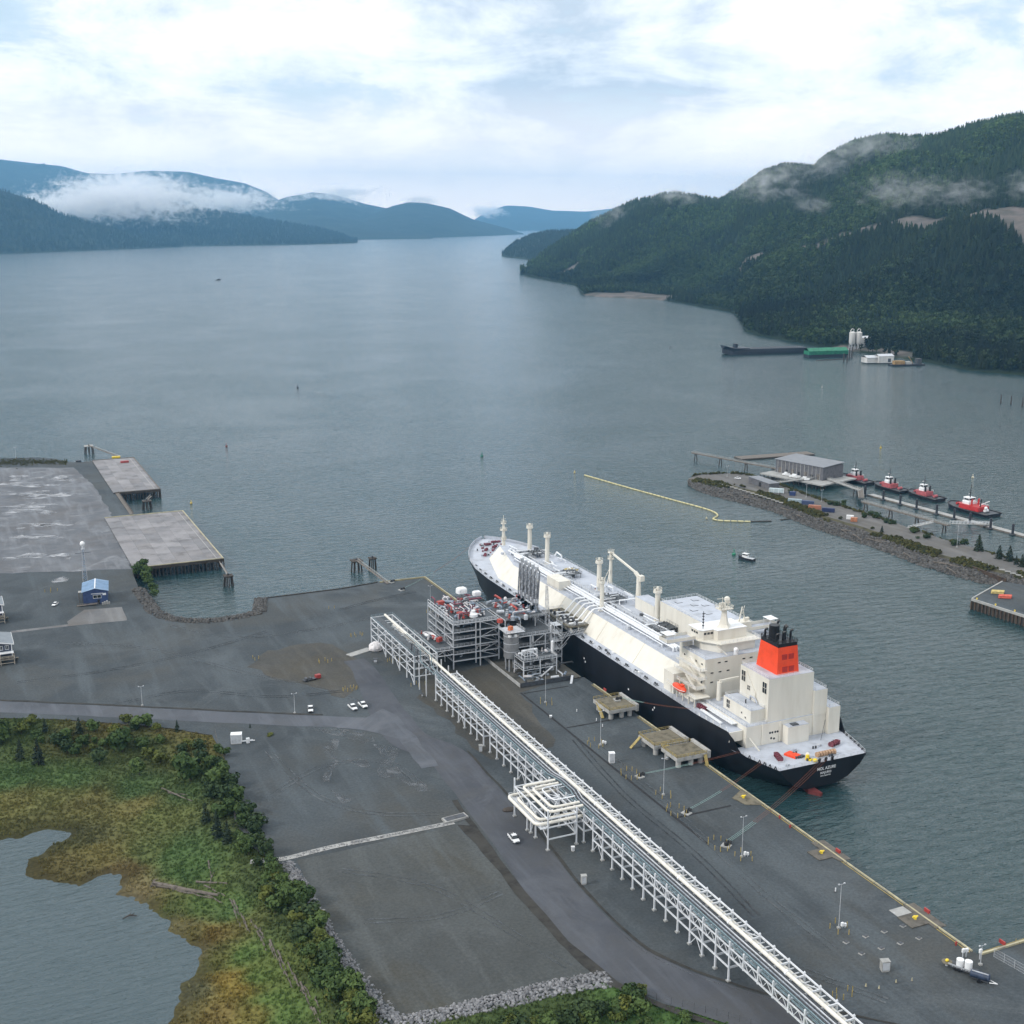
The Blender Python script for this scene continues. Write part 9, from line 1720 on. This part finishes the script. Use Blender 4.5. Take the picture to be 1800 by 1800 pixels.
# ---- the far landing: barges, silos, sheds
fs_ = at(1272, 623, 0); fe = at(1412, 619, 0); d = fe - fs_; o = thing('black_barge', 'long black log barge moored under the forest', 'barge', (fs_.x, fs_.y, 0), math.atan2(d.y, d.x)); L_ = d.length; body_loft([(-2, 2, 9, 2, 13), (10, 11, 13, -1, 9.5), (30, 13, 13, -1, 8), (L_, 13, 13, -1, 8)]).build('hull', TUGB, o); MB().box(14, 36, -11, 11, 8.1, 9.5).build('forecastle', DSTEEL, o); MB().box(16, 20, -4, 4, 9.5, 15).build('bow_house', TUGB, o)
for i in range(26): MB().bar((40 + i * (L_ - 44) / 26, -12.5, 8), (40 + i * (L_ - 44) / 26, -12.5, 11), .5).build('stake', DSTEEL, o)
fs_ = at(1417, 628, 0); fe = at(1486, 626, 0); d = fe - fs_; o = thing('green_barge', 'green covered barge beside the black barge', 'barge', (fs_.x, fs_.y, 0), math.atan2(d.y, d.x)); L_ = d.length; GRN = pmat('barge green', (.02, .17, .09), .55, 0, .2, .2); MB().box(0, L_, -8, 8, -1, 4).build('hull', TUGB, o); MB().prism([(0, -7.8), (L_, -7.8), (L_, 7.8), (0, 7.8)], 4.003, 9.0).build('coaming', GRN, o); MB().add([(0, -8.2, 9.003), (L_, -8.2, 9.003), (L_, 0, 13), (0, 0, 13), (L_, 8.2, 9.003), (0, 8.2, 9.003)], [(0, 1, 2, 3), (3, 2, 4, 5)]).build('cover', GRN, o)
for i in range(12): MB().bar((3 + i * (L_ - 6) / 11, -8.3, 4), (3 + i * (L_ - 6) / 11, -8.3, 9), .7).build('rib', GRN, o)
fs_ = at(1392, 618, 0); o = thing('crew_cabin', 'white cabin float at the end of the black barge', 'cabin', (fs_.x, fs_.y, 0)); MB().box(0, 22, -3, 3, .8, 4.4).build('wall', WHITE, o); MB().box(-2, 24, -4, 4, -.4, .79).build('float', TIMBER, o); MB().box(-.5, 22.5, -3.5, 3.5, 4.403, 4.8).build('roof', STEEL, o)
SILO = pmat('stained silo white', (.55, .54, .52), .6, 0, .18, .1, streak=.2)
for i, (px, lab) in enumerate(((1497, 'left of the twin pale silos on the far shore'), (1508.5, 'right of the twin pale silos on the far shore'))):
    p = at(px, 613, 3); o = thing('silo', lab, 'silo', (p.x, p.y, 3), 0, 'twin silos on the far shore'); MB().tube([(0, 0, 5), (0, 0, 9), (0, 0, 24), (0, 0, 25.5)], [1.5, 4.6, 4.6, 1.2], 16).build('shell', SILO, o, smooth=True); MB().tube([(2, 0, 25), (2.5, 0, 28.5), (-1, 0, 29.5), (-3.5, 0, 27), (-4, 0, 23)], .6, 7).build('fill_pipe', SILO, o)
    for a in range(4): MB().bar((3.8 * math.cos(a * 1.57 + .7), 3.8 * math.sin(a * 1.57 + .7), -2), (3.8 * math.cos(a * 1.57 + .7), 3.8 * math.sin(a * 1.57 + .7), 9), .8).build('leg', STEEL, o)
def far_shed(px, py, W, D, h, lab, rz=0.0, wm=SILO, rm=STEEL, z=2.0):
    p = at(px, py, z); o = thing('far_shed', lab, 'building', (p.x, p.y, z), rz - YAW * .2); MB().box(0, W, 0, D, -1, h).build('wall', wm, o); MB().add([(-.5, -.5, h + .05), (W + .5, -.5, h + .05), (W + .5, D / 2, h + 2.6), (-.5, D / 2, h + 2.6), (W + .5, D + .5, h + .05), (-.5, D + .5, h + .05)], [(0, 1, 2, 3), (3, 2, 4, 5)]).build('roof', rm, o); MB().box(W * .6, W * .8, -.08, -.002, 0, h * .6).build('door', DSTEEL, o); return o
far_shed(1515, 612, 13, 10, 15, 'pale hopper house right of the silos', z=3); far_shed(1524, 637, 32, 16, 6, 'long pale shed on the far waterfront', -.1); far_shed(1545, 637, 22, 14, 8, 'taller pale shed beside the long shed', -.1); far_shed(1630, 614, 24, 10, 5, 'white building among the trees above the sheds', z=6); far_shed(1612, 612, 18, 9, 4, 'small white building left of the one among the trees', z=6)
p = at(1568, 643, 0); o = thing('equipment_barge', 'rusty equipment barge with tan machinery at the far sheds', 'barge', (p.x, p.y, 0), -.25); MB().box(-3, 44, -6, 6, -1, 2).build('hull', TUGB, o); TAN = pmat('tan machinery', (.30, .19, .08), .6, 0, .2, .3); MB().box(2, 16, -4, 4, 2.003, 6.5).build('tan_stack', TAN, o); MB().box(18, 26, -4, 4, 2.003, 5).build('pale_stack', CONCL, o); MB().box(34, 40, -4, 4, 2.003, 9).build('deck_house', DSTEEL, o); MB().bar((30, 0, 2), (22, -2, 12), .8).build('crane_boom', TAN, o)
for i, (px, py, h) in enumerate(((1483, 636, 11), (1489, 637, 9), (1497, 628, 14), (1493, 630, 14))):
    p = at(px, py, 0); o = thing('mooring_pile', 'dark mooring pile in front of the far silos', 'pile', p, 0, 'piles before the silos'); MB().tube([(0, 0, -2), (0, 0, h)], [1.0, .9], 8).build('shaft', TIMBER, o); MB().cyl((0, 0, h), (0, 0, h + .4), 1.1, .6, 8).build('cap', TIMBER, o)
for i, (px, py) in enumerate(((1759, 709), (1777, 711), (1797, 714))):
    p = at(px, py, 0); o = thing('dolphin_pile', ('dark dolphin pile in open water, leftmost of three', 'dark dolphin pile in open water, middle of three', 'dark dolphin pile in open water, rightmost of three')[i], 'pile', p, 0, 'three dolphin piles at the right edge'); MB().tube([(0, 0, -2), (0, 0, 2), (0, 0, 9.5)], [1.1, .7, .5], 8).build('shaft', TIMBER, o); MB().tube([(-1.6, 0, -2), (-.2, 0, 3.2)], .4, 6).tube([(1.4, .6, -2), (.2, 0, 3.2)], .4, 6).build('brace_pile', TIMBER, o)
fb0 = at(1435, 634, 0); fb1 = at(1481, 631, 0); d = fb1 - fb0; o = thing('log_boom', 'low log boom floating in front of the green barge', 'boom', fb0); MB().tube([(0, 0, .2), (d.x * .5, d.y * .5 - 3, .2), (d.x, d.y, .2)], .8, 6).build('log', TIMBER, o); MB().tube([(d.x + 3, d.y, .2), (d.x + 22, d.y + 6, .2)], .7, 6).build('log', TIMBER, o)
